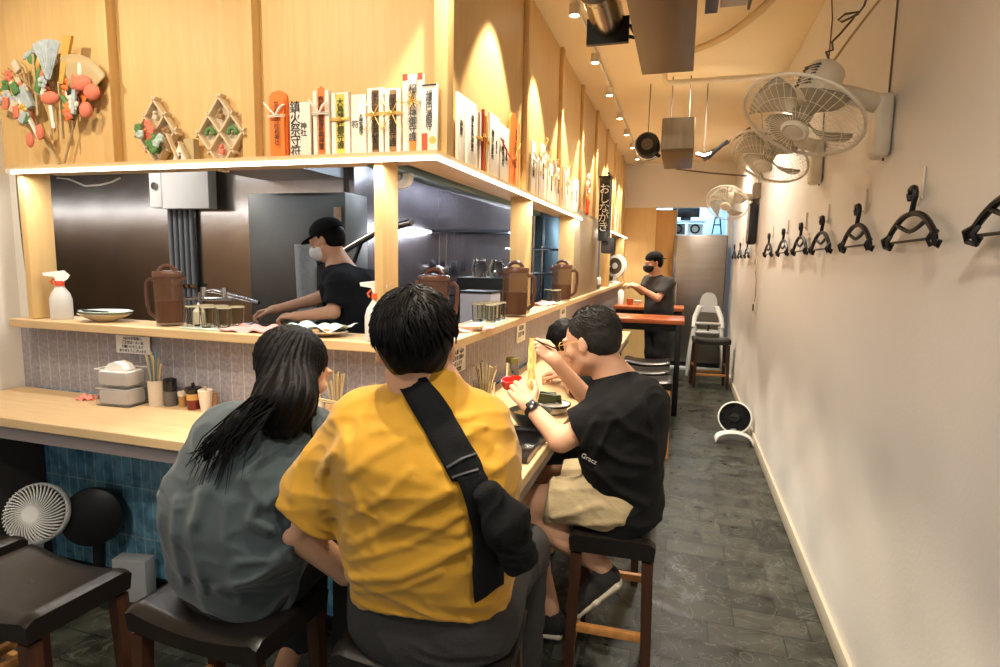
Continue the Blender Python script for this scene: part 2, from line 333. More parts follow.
# half-height partition below the ledge: grey ribbed tile above the counter, blue tile below
struct('wall_partition',B().box((-1.925,2.04,1.05),(2.15,0.08,0.3)).box((-1.925,2.04,0.45),(2.15,0.08,0.9)),['grey_tile'])
struct('wall_partition_blue',B().box((-1.87,1.994,0.47),(2.04,0.012,0.86)),'blue_tile')
struct('wall_partition_side',B().box((-0.95,(2.08+9.2)/2,0.6),(0.08,7.2,1.2)),'grey_tile_y')
struct('wall_partition_side_blue',B().box((-0.905,(2.0+9.2)/2,0.47),(0.012,7.2,0.86)),'blue_tile_y')
struct('baseboard_front',B().box((-1.95,1.985,0.03),(2.1,0.02,0.06)),'black')
struct('wall_counter_end',B().box((-2.945,1.8,0.42),(0.10,0.42,0.84)),mat('dark_brown_end_panel',(0.055,0.045,0.038),0.5))
# ledge (serving shelf) and counter: each one continuous worktop
b=B(); b.prism([(-2.92,1.90),(-0.81,1.90),(-0.81,9.1),(-1.01,9.1),(-1.01,2.11),(-2.92,2.11)],1.200,1.237)
o=b.build('serving_ledge','ply_h',smooth=False); tag(o,'pale wood serving ledge above the grey tiled partition, turning the corner','shelf')
md=o.modifiers.new('edge','BEVEL'); md.width=0.004; md.segments=2; md.limit_method='ANGLE'
t=thing('dining_counter','long L-shaped pale wood dining counter where the customers sit','counter',(0,0,0))
b=B(); b.prism([(-2.99,1.57),(-0.418,1.57),(-0.418,5.55),(-0.89,5.55),(-0.89,1.985),(-2.99,1.985)],0.862,0.90)
o=b.build('countertop','ply_h',t,smooth=False)
md=o.modifiers.new('edge','BEVEL'); md.width=0.004; md.segments=2; md.limit_method='ANGLE'
B().prism([(-2.99,1.585),(-0.433,1.585),(-0.433,5.5),(-0.463,5.5),(-0.463,1.615),(-2.99,1.615)],0.809,0.861).build('apron',mat('grey_mauve_apron',(0.20,0.17,0.17),0.5),t)
# ---- kitchen shell
struct('floor_kitchen',B().box((-3.4,5.6,0.07),(4.9,7.0,0.14)).box((-7.15,3.05,0.07),(2.6,1.9,0.14)),mat('dark_kitchen_floor',(0.06,0.06,0.06),0.5))
struct('wall_kitchen_back',B().box((-5.5,4.0,1.5),(6.1,0.08,3.0)),'steel')
struct('wall_reflected_panel',B().box((-5.75,2.10,1.5),(5.5,0.06,3.0)),mat('brown_reflected_panel',(0.34,0.20,0.10),0.5)); struct('wall_kitchen_left',B().box((-8.5,3.0,1.5),(0.08,2.0,3.0)),mat('brown_reflected_side_wall',(0.50,0.33,0.20),0.6))  # unseen; front panel added, both made brown for the steel to reflect
struct('wall_kitchen_inner',B().box((-2.42,4.85,1.5),(0.08,1.7,3.0)),'steel_purple')
struct('wall_kitchen_far',B().box((-2.0,5.65,1.5),(0.9,0.08,3.0)),'steel_purple'); struct('wall_kitchen_end',B().box((-1.7,6.9,1.5),(1.5,0.08,3.0)),'steel_dark'); struct('ceiling_kitchen_end',B().box((-1.7,6.2,2.75),(1.5,1.5,0.06)),'steel_dark')
struct('ceiling_kitchen',B().box((-3.4,3.92,2.75),(4.85,3.44,0.06)).box((-7.15,3.05,2.75),(2.6,1.9,0.06)),mat('dark_kitchen_ceiling',(0.10,0.10,0.105),0.6))
# ================================================================ FIGURES: smooth implicit surfaces meshed with surface nets
f4=np.float32
def V(*a): return np.array(a,f4)
def smin(a,b,k):
    if k<=0: return np.minimum(a,b)
    h=np.maximum(k-np.abs(a-b),0)/k
    return np.minimum(a,b)-h*h*k*0.25
def cone(a,b,ra,rb):
    a=np.array(a,f4); b=np.array(b,f4); ab=b-a; L2=float(ab@ab)+1e-12
    def f(p):
        t=np.clip((p-a)@ab/L2,0,1); return np.linalg.norm(p-a-t[:,None]*ab,axis=1)-(ra+(rb-ra)*t)
    return f
def ell(c,r,R=None):
    c=np.array(c,f4); r=np.array(r,f4); R=np.eye(3,dtype=f4) if R is None else np.array(R,f4)
    def f(p):
        q=(p-c)@R; k0=np.linalg.norm(q/r,axis=1); k1=np.linalg.norm(q/(r*r),axis=1)+1e-9
        return k0*(k0-1)/k1
    return f
def loft(a,b,wa,wb,lat,n=2.3):
    """tapered segment with a flattened section; lat = sideways axis; w=(half width, half depth)"""
    a=np.array(a,f4); b=np.array(b,f4); ab=b-a; L=float(np.linalg.norm(ab)); ax=ab/L
    lt=np.array(lat,f4); lt=lt-ax*float(lt@ax); lt/=np.linalg.norm(lt); dp=np.cross(ax,lt)
    def f(p):
        q=p-a; s=q@ax; t=np.clip(s/L,0,1); w=wa[0]+(wb[0]-wa[0])*t; d=wa[1]+(wb[1]-wa[1])*t
        e=np.where(s<0,-s,np.maximum(s-L,0)); m=np.minimum(w,d)
        k=((np.abs(q@lt)/w)**n+(np.abs(q@dp)/d)**n+(e/m)**n+1e-9)**(1/n)
        return (k-1)*m
    return f
def chain(pts,rs):
    fs=[cone(pts[i],pts[i+1],rs[i],rs[i+1]) for i in range(len(pts)-1)]
    def f(p):
        d=fs[0](p)
        for g in fs[1:]: d=smin(d,g(p),min(rs)*0.5)
        return d
    return f
def plane(c,n):
    c=np.array(c,f4); n=np.array(n,f4); n=n/np.linalg.norm(n)
    return lambda p:(p-c)@n
_rng=np.random.RandomState(3)
_lat=_rng.rand(32,32,32).astype(f4)
def vnoise(p):
    i=np.floor(p).astype(np.int32); f=p-i; f=f*f*(3-2*f); i&=31; j=(i+1)&31
    x0,y0,z0=i.T; x1,y1,z1=j.T; fx,fy,fz=f.T; A=_lat
    c00=A[x0,y0,z0]*(1-fx)+A[x1,y0,z0]*fx; c10=A[x0,y1,z0]*(1-fx)+A[x1,y1,z0]*fx
    c01=A[x0,y0,z1]*(1-fx)+A[x1,y0,z1]*fx; c11=A[x0,y1,z1]*(1-fx)+A[x1,y1,z1]*fx
    return (c00*(1-fy)+c10*fy)*(1-fz)+(c01*(1-fy)+c11*fy)*fz
class Fig:
    def __init__(s): s.ops=[]; s.through=None
    def add(s,fn,k=0.02): s.ops.append(('a',fn,k)); return s
    def sub(s,fn,k=0.01): s.ops.append(('s',fn,k)); return s
    def cut(s,fn,k=0.006): s.ops.append(('i',fn,k)); return s       # keep where fn<0
    def warp(s,fn): s.ops.append(('w',fn,0)); return s               # fn(p,d)->d
    def fold(s,pts,w=0.012,amp=0.008,v=None):
        """a raised crease along a polyline; v = direction through the cloth along which depth is ignored"""
        if v is None: v=s.through
        vv=None if v is None else np.array(v,f4)/np.linalg.norm(v)
        segs=[(np.array(pts[i],f4),np.array(pts[i+1],f4)) for i in range(len(pts)-1)]
        def dist(p):
            m=np.full(len(p),9,f4)
            for i,(a,b) in enumerate(segs):
                ab=b-a; q0=p-a
                if vv is not None:
                    e=q0@vv; q0=q0-e[:,None]*vv; ab=ab-vv*float(ab@vv)
                t=np.clip(q0@ab/float(ab@ab),0,1); dd=np.linalg.norm(q0-t[:,None]*ab,axis=1)
                if vv is not None: dd=dd+np.maximum(np.abs(e)-0.10,0)
                m=np.minimum(m,dd)
            return m
        s.ops.append(('f',dist,(w,amp))); return s
    def wrinkle(s,scale,amp,stretch=(1,1,1),seed=0.0):
        st=np.array(stretch,f4)*scale
        def fn(p,d):
            n=vnoise(p*st+seed+3*vnoise(p*st*0.5+seed+7)[:,None]); r=1-np.abs(2*n-1); return d-amp*(r*r-0.4)
        s.ops.append(('w',fn,0)); return s
    def ev(s,p,use=None,rec=None):
        d=None
        for i,(o,fn,k) in enumerate(s.ops):
            if use is not None and not use[i]: continue
            if o!='a' and d is None: continue
            if o=='a':
                v=fn(p); 
                if rec is not None: rec[i]=v
                d=v if d is None else smin(d,v,k)
            elif o=='s':
                v=fn(p)
                if rec is not None: rec[i]=v
                d=-smin(-d,v,k)
            elif o=='i': d=-smin(-d,-fn(p),k)
            elif o=='f':
                v=fn(p)
                if rec is not None: rec[i]=v
                d=d-k[1]*np.exp(-(v/k[0])**2)
            else: d=fn(p,d)
        return d
    def __call__(s,p): return s.ev(p)
    def mesh(s,name,m,lo,hi,h,parent=None,**tg):
        lo=np.array(lo,float); hi=np.array(hi,float); n=np.ceil((hi-lo)/h).astype(int)+1; Bk=8
        nb=-(-n//Bk); n=nb*Bk; G=np.full(n,1.0,f4)
        bc=np.stack(np.meshgrid(*[np.arange(k) for k in nb],indexing='ij'),-1).reshape(-1,3)
        cen=(lo+(bc+0.5)*Bk*h).astype(f4); rec={}; dc=s.ev(cen,rec=rec); rad=Bk*h*0.87
        am=np.abs(dc)<rad*1.35+0.012; act=bc[am]; ai=np.where(am)[0]
        ins=bc[(dc<=-(rad*1.35+0.012))]
        for q in ins: G[q[0]*Bk:(q[0]+1)*Bk,q[1]*Bk:(q[1]+1)*Bk,q[2]*Bk:(q[2]+1)*Bk]=-1
        loc=np.stack(np.meshgrid(*[np.arange(Bk)]*3,indexing='ij'),-1).reshape(-1,3)
        amin=np.min(np.stack([v for i,v in rec.items() if s.ops[i][0]=='a']),0)
        U=np.ones((len(cen),len(s.ops)),bool)
        for i,v in rec.items():
            o,_,k=s.ops[i]
            if o=='a': U[:,i]=v<amin+2.3*rad+k
            elif o=='s': U[:,i]=v<2.4*rad+k+0.012
            else: U[:,i]=v<rad+2.6*k[0]
        keys={}
        for r,q in zip(ai,act): keys.setdefault(U[r].tobytes(),[]).append((r,q))
        for grp in keys.values():
            use=U[grp[0][0]]; qs=np.array([g[1] for g in grp])
            for c in range(0,len(qs),100):
                idx=(qs[c:c+100][:,None,:]*Bk+loc[None]).reshape(-1,3)
                G[idx[:,0],idx[:,1],idx[:,2]]=s.ev((lo+idx*h).astype(f4),use)
        I=G<0; n=np.array(G.shape)
        cs=np.zeros(n-1,np.uint8)
        for dx in (0,1):
            for dy in (0,1):
                for dz in (0,1): cs+=I[dx:n[0]-1+dx,dy:n[1]-1+dy,dz:n[2]-1+dz]
        cells=np.argwhere((cs>0)&(cs<8)); vid=-np.ones(n-1,np.int32); vid[tuple(cells.T)]=np.arange(len(cells))
        acc=np.zeros((len(cells),3)); cnt=np.zeros(len(cells))
        cor=[(a,b,c) for a in (0,1) for b in (0,1) for c in (0,1)]
        for u in cor:
            for ax in range(3):
                if u[ax]==0:
                    v=list(u); v[ax]=1
                    A=G[cells[:,0]+u[0],cells[:,1]+u[1],cells[:,2]+u[2]]; Bv=G[cells[:,0]+v[0],cells[:,1]+v[1],cells[:,2]+v[2]]
                    mk=(A<0)!=(Bv<0); t=np.where(mk,A/np.where(mk,A-Bv,1),0)
                    pt=np.tile(np.array(u,float),(len(cells),1)); pt[:,ax]+=t; acc[mk]+=pt[mk]; cnt[mk]+=1
        verts=lo+(cells+acc/cnt[:,None])*h
        faces=[]
        for ax in range(3):
            b1,b2=[(1,2),(2,0),(0,1)][ax]
            sl=[slice(None)]*3; sl2=[slice(None)]*3; sl[ax]=slice(0,n[ax]-1); sl2[ax]=slice(1,n[ax])
            E=I[tuple(sl)]!=I[tuple(sl2)]; e=np.argwhere(E)
            e=e[(e[:,b1]>0)&(e[:,b2]>0)&(e[:,b1]<n[b1]-1)&(e[:,b2]<n[b2]-1)]
            def sh(q,a,b): q=q.copy(); q[:,b1]-=a; q[:,b2]-=b; return vid[tuple(q.T)]
            F=np.stack([sh(e,1,1),sh(e,0,1),sh(e,0,0),sh(e,1,0)],1)
            fl=I[tuple(e.T)]; F[~fl]=F[~fl][:,::-1]; faces.append(F)
        F=np.concatenate(faces); F=F[(F>=0).all(1)]
        me=D.meshes.new(name); me.vertices.add(len(verts)); me.vertices.foreach_set('co',verts.astype(f4).ravel())
        me.loops.add(len(F)*4); me.loops.foreach_set('vertex_index',F.ravel().astype(np.int32))
        me.polygons.add(len(F)); me.polygons.foreach_set('loop_start',np.arange(0,len(F)*4,4,dtype=np.int32)); me.polygons.foreach_set('loop_total',np.full(len(F),4,np.int32))
        me.update(calc_edges=True); me.validate(); me.shade_smooth()
        me.materials.append(MT[m] if isinstance(m,str) else m)
        o=D.objects.new(name,me); COL.objects.link(o)
        if parent: o.parent=parent; o.matrix_parent_inverse=Matrix.Translation(-Vector(parent.location))
        tag(o,**tg); return o
def frame(fwd,up=(0,0,1)):
    """columns: right, forward, up"""
    f=np.array(fwd,float); f/=np.linalg.norm(f); u=np.array(up,float); r=np.cross(f,u); r/=np.linalg.norm(r); u=np.cross(r,f); return np.stack([r,f,u],1)
def head(F,c,R,face=True,s=1.0,neck=None,nr=0.054):
    """adds a head to figure F: centre c, frame R (right, forward, up); about 0.23 m from chin to crown"""
    c=np.array(c,float)
    def P(x,y,z): return c+s*(R@np.array([x,y,z]))
    F.add(ell(P(0,-0.018,0.030),s*V(0.074,0.093,0.083),R),0.02)
    F.add(ell(P(0,0.022,-0.022),s*V(0.062,0.068,0.082),R),0.03)
    F.add(cone(P(0,0.048,-0.092),P(0,0.058,-0.086),s*0.022,s*0.020),0.03)
    F.add(cone(P(-0.045,0.005,-0.062),P(-0.012,0.055,-0.092),s*0.022,s*0.018),0.025)
    F.add(cone(P(0.045,0.005,-0.062),P(0.012,0.055,-0.092),s*0.022,s*0.018),0.025)
    if face:
        F.add(cone(P(0,0.087,0.012),P(0,0.106,-0.026),s*0.008,s*0.0115),0.012)
        F.add(ell(P(0,0.098,-0.031),s*V(0.017,0.012,0.009),R),0.008)
        for q in (-1,1):
            F.sub(ell(P(q*0.031,0.094,0.004),s*V(0.018,0.014,0.012),R),0.014)
            F.add(ell(P(q*0.031,0.078,0.003),s*V(0.0135,0.0125,0.0115),R),0.003)
            F.add(cone(P(q*0.014,0.088,0.022),P(q*0.046,0.078,0.022),s*0.008,s*0.007),0.012)
            F.add(ell(P(q*0.046,0.060,-0.026),s*V(0.020,0.018,0.018),R),0.02)
        F.add(ell(P(0,0.086,-0.052),s*V(0.022,0.012,0.006),R),0.005)
        F.add(ell(P(0,0.084,-0.063),s*V(0.019,0.012,0.007),R),0.005)
    for q in (-1,1):
        F.add(ell(P(q*0.078,-0.006,-0.008),s*V(0.009,0.018,0.029),R@np.array(Euler((0.15,0,-q*0.4)).to_matrix())),0.006)
        F.sub(ell(P(q*0.091,0.000,-0.006),s*V(0.005,0.011,0.019),R),0.004)
    if neck is not None:
        F.add(cone(P(0,-0.025,-0.055),neck,s*nr,s*(nr+0.004)),0.03)
def hand(F,wrist,R,curl=(0.5,0.5,0.5,0.5),thumb=0.5,side=1,s=1.0,spread=0.10):
    """R columns: across the palm towards the thumb side (x*side), along the fingers, out of the back of the hand"""
    w=np.array(wrist,float)
    def P(v): return w+s*(R@np.array([side*v[0],v[1],v[2]]))
    F.add(cone(P((0.0,-0.005,0)),P((0.0,0.02,0)),s*0.024,s*0.025),0.015)
    for x,y in ((-0.028,0.080),(-0.010,0.088),(0.010,0.090),(0.028,0.086)):
        F.add(cone(P((x*0.6,0.018,0)),P((x,y-0.006,0)),s*0.0135,s*0.0115),0.010)
    L=[(-0.029,0.080,0.030,0.020,0.017),(-0.010,0.088,0.040,0.025,0.019),(0.010,0.091,0.044,0.027,0.020),(0.029,0.086,0.038,0.024,0.018)]
    for i,(x,y,a,b,c) in enumerate(L):
        k=curl[i]; sp=spread*x/0.03; p=np.array([x,y,0.0]); ang=k*1.1; q=[p]
        for j,l in enumerate((a,b,c)):
            d=np.array([math.sin(sp)*math.cos(ang),math.cos(sp)*math.cos(ang),-math.sin(ang)]); p=p+l*d; q.append(p); ang+=k*(1.5 if j==0 else 1.0)
        rr=[0.0098,0.0090,0.0082,0.0070]
        if i==0: rr=[r*0.88 for r in rr]
        for j in range(3): F.add(cone(P(q[j]),P(q[j+1]),s*rr[j],s*rr[j+1]),0.004)
    t0=np.array([0.022,0.022,-0.004]); a=thumb
    t1=t0+0.040*np.array([math.cos(a)*0.85,0.62,-0.35*a]); t2=t1+0.032*np.array([0.55*math.cos(a*1.4),0.8,-0.5*a]); t3=t2+0.026*np.array([0.25-0.5*a,0.85,-0.6*a])
    F.add(cone(P(t0),P(t1),s*0.0145,s*0.0115),0.012); F.add(cone(P(t1),P(t2),s*0.0110,s*0.0098),0.004); F.add(cone(P(t2),P(t3),s*0.0098,s*0.0080),0.004)
def tufts(b,c,R,rad,n,seed,flow,length=(0.03,0.05),lift=0.004,thr=None,width=0.004,prof=(1,0.9,0.55,0.1)):
    """short locks of hair lying along an ellipsoid head; flow(direction)->tangent"""
    rnd=random.Random(seed); c=Vector(c); Rm=Matrix(R.tolist())
    for i in range(n):
        while True:
            d=Vector((rnd.gauss(0,1),rnd.gauss(0,1),rnd.gauss(0,1))).normalized()
            if thr is None or thr(d): break
        L=rnd.uniform(*length); pts=[]; q=d.copy(); w=width*rnd.uniform(0.7,1.4)
        for j in range(4):
            pp=Vector((q.x*rad[0],q.y*rad[1],q.z*rad[2])); nrm=q
            pts.append(c+Rm@(pp+nrm*lift*(0.3+j*0.55*rnd.uniform(0.6,1.3))))
            t=flow(q,rnd); t=t-q*t.dot(q)
            if t.length>1e-4: t.normalize()
            q=(q+t*L/3/((rad[0]+rad[2])/2)).normalized()
        b.tube(pts,[w*k for k in prof],5)
# ---------------------------------------------------------------- man in the yellow T-shirt, seen from behind
MT['mustard']=mat('mustard_yellow_cotton',(0.46,0.232,0.010),0.8,noise=(6,0.06),bump=(420,0.12),sheen=0.15)
MT['charcoal']=mat('charcoal_trouser_cloth',(0.026,0.024,0.024),0.85,bump=(240,0.25))
def yellow_man():
    hip=V(-0.545,1.27,0.74); waist=V(-0.535,1.225,0.90); chest=V(-0.525,1.185,1.09); nb=V(-0.512,1.185,1.245)
    hc=V(-0.552,1.175,1.357); HR=frame((-0.46,1,-0.10),(-0.10,0.08,1))
    root=thing('person','person in mustard yellow T-shirt and dark trousers seen from behind on a bar stool','person',(-0.54,1.27,0.63))
    lat=(1,0.12,0)
    sl,sr=V(-0.690,1.19,1.160),V(-0.428,1.24,1.160)         # shoulders
    el,wl=V(-0.890,1.19,0.872),V(-0.805,1.29,0.715)            # left elbow, wrist
    er,wr=V(-0.455,1.50,0.985),V(-0.50,1.66,0.99)
    F=Fig(); head(F,hc,HR,neck=nb+V(0,0,0.01),face=True,nr=0.047)
    F.add(loft(hip,waist,(0.165,0.12),(0.15,0.11),lat),0.04); F.add(loft(waist,chest,(0.15,0.11),(0.17,0.11),lat),0.04)
    F.add(loft(chest,nb-V(0,0,0.03),(0.17,0.10),(0.09,0.07),lat),0.05)
    F.add(cone(nb-V(0,0,0.02),nb+V(0,0,0.03),0.052,0.047),0.03)
    F.add(cone(sl,el,0.048,0.040),0.04); F.add(cone(el,wl,0.045,0.031),0.01)
    F.add(cone(sr,er,0.048,0.040),0.04); F.add(cone(er,wr,0.040,0.026),0.01)
    for s,x in ((-1,-0.65),(1,-0.44)):
        F.add(chain([hip+V(s*0.10,0.02,-0.03),V(x,1.68,0.63),V(x,1.72,0.25),V(x+0.01,1.66,0.10)],[0.085,0.06,0.045,0.035]),0.03)
        F.add(cone(V(x+0.01,1.66,0.07),V(x+0.02,1.80,0.05),0.036,0.03),0.02)
    hand(F,wl,frame((0.75,0.65,-0.15),(-0.1,0.2,1)),(0.35,0.4,0.4,0.35),0.3,1)
    hand(F,wr,frame((-0.3,1,-0.05),(0,0,1)),(0.6,0.6,0.6,0.6),0.6,-1)
    F.mesh('body','skin',(-0.95,1.0,0.0),(-0.15,1.95,1.52),0.0050,root)
    # trousers
    T=Fig(); T.add(loft(hip+V(0,0,-0.05),hip+V(0,-0.02,0.10),(0.212,0.150),(0.188,0.135),lat,2.4),0.04)
    for s,x in ((-1,-0.66),(1,-0.43)):
        T.add(cone(hip+V(s*0.09,0.0,-0.035),V(x,1.70,0.64),0.108,0.080),0.05)
        T.add(cone(V(x,1.70,0.64),V(x,1.73,0.20),0.080,0.062),0.03)
    T.cut(plane((0,0,0.13),(0,0,-1)))
    T.wrinkle(9,0.006,(1,1,1.6),2.0)
    T.fold([W(395,598,y=1.12),W(393,655,y=1.12)],0.006,0.003)
    T.mesh('trousers','charcoal',(-0.85,1.0,0.1),(-0.25,1.85,0.95),0.0065,root)
    # T-shirt
    S=Fig()
    S.add(loft(hip+V(0,-0.005,0.0),waist,(0.197,0.158),(0.188,0.145),lat,2.5),0.04)
    S.add(loft(waist,chest,(0.188,0.145),(0.195,0.135),lat,2.4),0.05)
    S.add(loft(chest,nb-V(0,-0.01,0.075),(0.190,0.130),(0.140,0.085),lat,2.3),0.06)
    S.add(cone(nb-V(0.0,0,0.045),sl+V(0.03,0,0.0),0.072,0.062),0.05); S.add(cone(nb-V(0,0,0.045),sr+V(-0.03,0,0.0),0.072,0.060),0.05)
    S.add(cone(nb-V(0,0,0.05),nb+V(0,-0.012,0.036),0.080,0.058),0.03)
    le=sl+(el-sl)*0.80; re=sr+(er-sr)*0.80
    S.add(loft(sl,le,(0.070,0.070),(0.094,0.072),(1,0,0.5)),0.05); S.add(loft(sr,re,(0.066,0.070),(0.070,0.070),(1,0,0.2)),0.05)
    ld=(el-sl)/np.linalg.norm(el-sl); rd=(er-sr)/np.linalg.norm(er-sr)
    # hem: keep above a tilted plane (only under the torso)
    S.cut(plane(W(425,623,y=1.10),(0.04,-0.25,-1)),0.010)
    def sleevecut(p,d):
        a=(p-le)@ (ld/np.linalg.norm(ld)); lt=(p[:,0]<-0.760)
        d=np.where(lt,np.maximum(d,a),d)
        b=(p-re)@rd; rt=(p[:,0]>-0.40)&(p[:,1]>1.36)
        return np.where(rt,np.maximum(d,b),d)
    S.warp(sleevecut)
    S.sub(cone(sl+(el-sl)*0.64,el+(el-sl)*0.3,0.055,0.084),0.008)
    # neckline
    S.sub(cone(nb+V(0,0.010,0.030),nb+V(0,0.03,0.12),0.051,0.07),0.005)
    w=lambda x,y,d=1.06:W(x,y,y=d)
    A=0.010
    S.through=(-0.42,0.80,-0.30)
    # creases radiating from the armpits and sagging at the waist, read off the photograph
    for pts,wd_,am in (([w(350,475),w(372,455),w(402,440)],0.014,A),([w(352,488),w(365,520),w(372,548)],0.010,0.007),([w(345,430),w(330,455),w(312,480)],0.012,0.008),
        ([w(322,470),w(316,490),w(318,512)],0.010,0.008),([w(352,545),w(400,520),w(450,490)],0.013,0.010),([w(350,562),w(410,545),w(468,512)],0.011,0.008),
        ([w(350,582),w(400,578),(w(470,548))],0.013,0.012),([w(352,596),w(395,592),w(440,575)],0.010,0.008),([w(500,470),w(470,462),w(440,470)],0.012,0.008),
        ([w(505,490),w(480,505),w(462,535)],0.012,0.008),([w(508,450),w(514,475),w(512,500)],0.010,0.008),([w(500,420),w(475,430),w(455,448)],0.012,0.008),
        ([w(425,395),w(405,425),w(372,430)],0.013,0.006),([w(440,402),w(462,418),w(480,412)],0.010,0.006),([w(350,515),w(380,500),w(410,470)],0.010,0.006),
        ([w(470,560),w(490,585),w(500,600)],0.010,0.007),([w(300,440),w(290,470),w(287,500)],0.012,0.007),([w(330,418),w(345,440),w(348,470)],0.012,0.006)):
        S.fold(pts,wd_*0.9,am*0.62)
    S.wrinkle(7,0.007,(1,1,2.0),5.0); S.wrinkle(16,0.0028,(1,1,1.5),1.0)
    shirt=S.mesh('t_shirt','mustard',(-1.04,0.92,0.62),(-0.12,1.62,1.34),0.0048,root)
    yellow_man.shirt=shirt
    # hair: cap and locks
    H=Fig(); P=lambda x,y,z: hc+HR@V(x,y,z)
    H.add(ell(P(0,-0.022,0.042),V(0.088,0.103,0.088),HR)); H.add(ell(P(0,-0.048,-0.008),V(0.066,0.062,0.070),HR),0.03)
    H.sub(ell(P(0,0.13,-0.03),V(0.10,0.075,0.085),HR),0.01)
    for q in (-1,1): H.sub(ell(P(q*0.100,0.000,-0.036),V(0.044,0.054,0.054),HR),0.010)
    H.sub(ell(P(0,-0.058,-0.104),V(0.12,0.09,0.052),HR),0.01)
    H.wrinkle(28,0.005,(1,1,0.5),4.0)
    h=H.mesh('hair','hair',hc-0.16,hc+0.16,0.0042,root)
    b=B()
    def flow(q,r):
        # crown swirl, then falling downwards
        cr=Vector((0.15,-0.45,0.88)); t=q-cr; t=t-q*t.dot(q); t=t+Vector((0,0,-0.5))+cr.cross(q)*0.5+Vector((r.gauss(0,.25),r.gauss(0,.25),r.gauss(0,.25))); return t
    tufts(b,P(0,-0.024,0.036),HR,(0.086,0.103,0.090),620,5,flow,(0.035,0.065),0.005,lambda d:d.z>-0.16+0.35*abs(d.x) and not(d.y>0.45 and d.z<0.35) and not(abs(d.x)>0.50 and d.z<0.10 and d.y>-0.65),0.0042)
    o=b.build('hair_locks','hair',h); 
    return root
yellow_man()
def bag():
    from mathutils.bvhtree import BVHTree
    bpy.context.view_layer.update(); sh=yellow_man.shirt; bv=BVHTree.FromObject(sh,bpy.context.evaluated_depsgraph_get())
    def on(px,py,off=0.004):
        """point of the shirt's back lying under the strap"""
        a=W(px,py,y=0.5); d=(W(px,py,y=1.0)-a).normalized(); h=bv.ray_cast(a-Vector(sh.location),d)
        if h[0] is None: return W(px,py,y=1.10)
        return h[0]+h[1]*off
    root=thing('sling_bag','black sling bag on a wide shoulder strap across the back of the yellow T-shirt','bag',W(505,560,y=1.10))
    O=Vector(root.location)
    def ribbon(L,name,off=0.005,mt='blackcloth'):
        rows=[]; 
        for (ax,ay,bx,by) in L: rows.append([on(ax+(bx-ax)*t,ay+(by-ay)*t,off)-O for t in (0,0.25,0.5,0.75,1)])
        # fill in between rows
        fine=[]
        for i in range(len(L)-1):
            for k in range(6):
                u=k/6; q=[L[i][j]+(L[i+1][j]-L[i][j])*u for j in range(4)]; fine.append([on(q[0]+(q[2]-q[0])*t,q[1]+(q[3]-q[1])*t,off)-O for t in (0,0.25,0.5,0.75,1)])
        fine.append(rows[-1])
        for _ in range(2):
            fine=[fine[0]]+[[(fine[i-1][j]+fine[i][j]*2+fine[i+1][j])/4 for j in range(5)] for i in range(1,len(fine)-1)]+[fine[-1]]
        b=B(); g=[[b.bm.verts.new(v) for v in r] for r in fine]
        for i in range(len(g)-1):
            for j in range(4): b.bm.faces.new((g[i][j],g[i+1][j],g[i+1][j+1],g[i][j+1]))
        return b.build(name,mt,root,solid=0.006)
    ribbon([(399,383,426,377),(410,405,440,395),(422,427,453,415),(434,449,466,437),(444,467,478,459),(452,482,487,478)],'strap')
    ribbon([(455,476,480,470),(466,500,496,492),(471,530,500,525),(472,565,500,558),(473,599,500,582)],'strap_tail',0.010)
    b=B()
    for (ax,ay,bx,by) in ((447,468,474,456),(452,478,477,467)):
        b.tube([on(ax,ay,0.012)-O,on((ax+bx)/2,(ay+by)/2,0.015)-O,on(bx,by,0.012)-O],0.0035,6)
    b.build('buckle',mat('dark_gunmetal',(0.12,0.12,0.13),0.3,0.9),root)
    F=Fig(); q=lambda x,y,d:V(*(W(x,y,y=d)))
    F.add(loft(q(486,492,1.065),q(506,522,1.09),(0.026,0.016),(0.042,0.024),(1,0.6,0.1)),0.02)
    F.add(loft(q(506,522,1.09),q(520,560,1.14),(0.040,0.026),(0.036,0.024),(1,0.8,0.2)),0.03)
    F.wrinkle(14,0.006,(1,1,1),3.0); F.wrinkle(30,0.003,(1,1,1),6.0)
    F.mesh('pouch','blackcloth',q(500,520,1.1)-0.2,q(500,530,1.1)+0.2,0.0045,root)
bag()
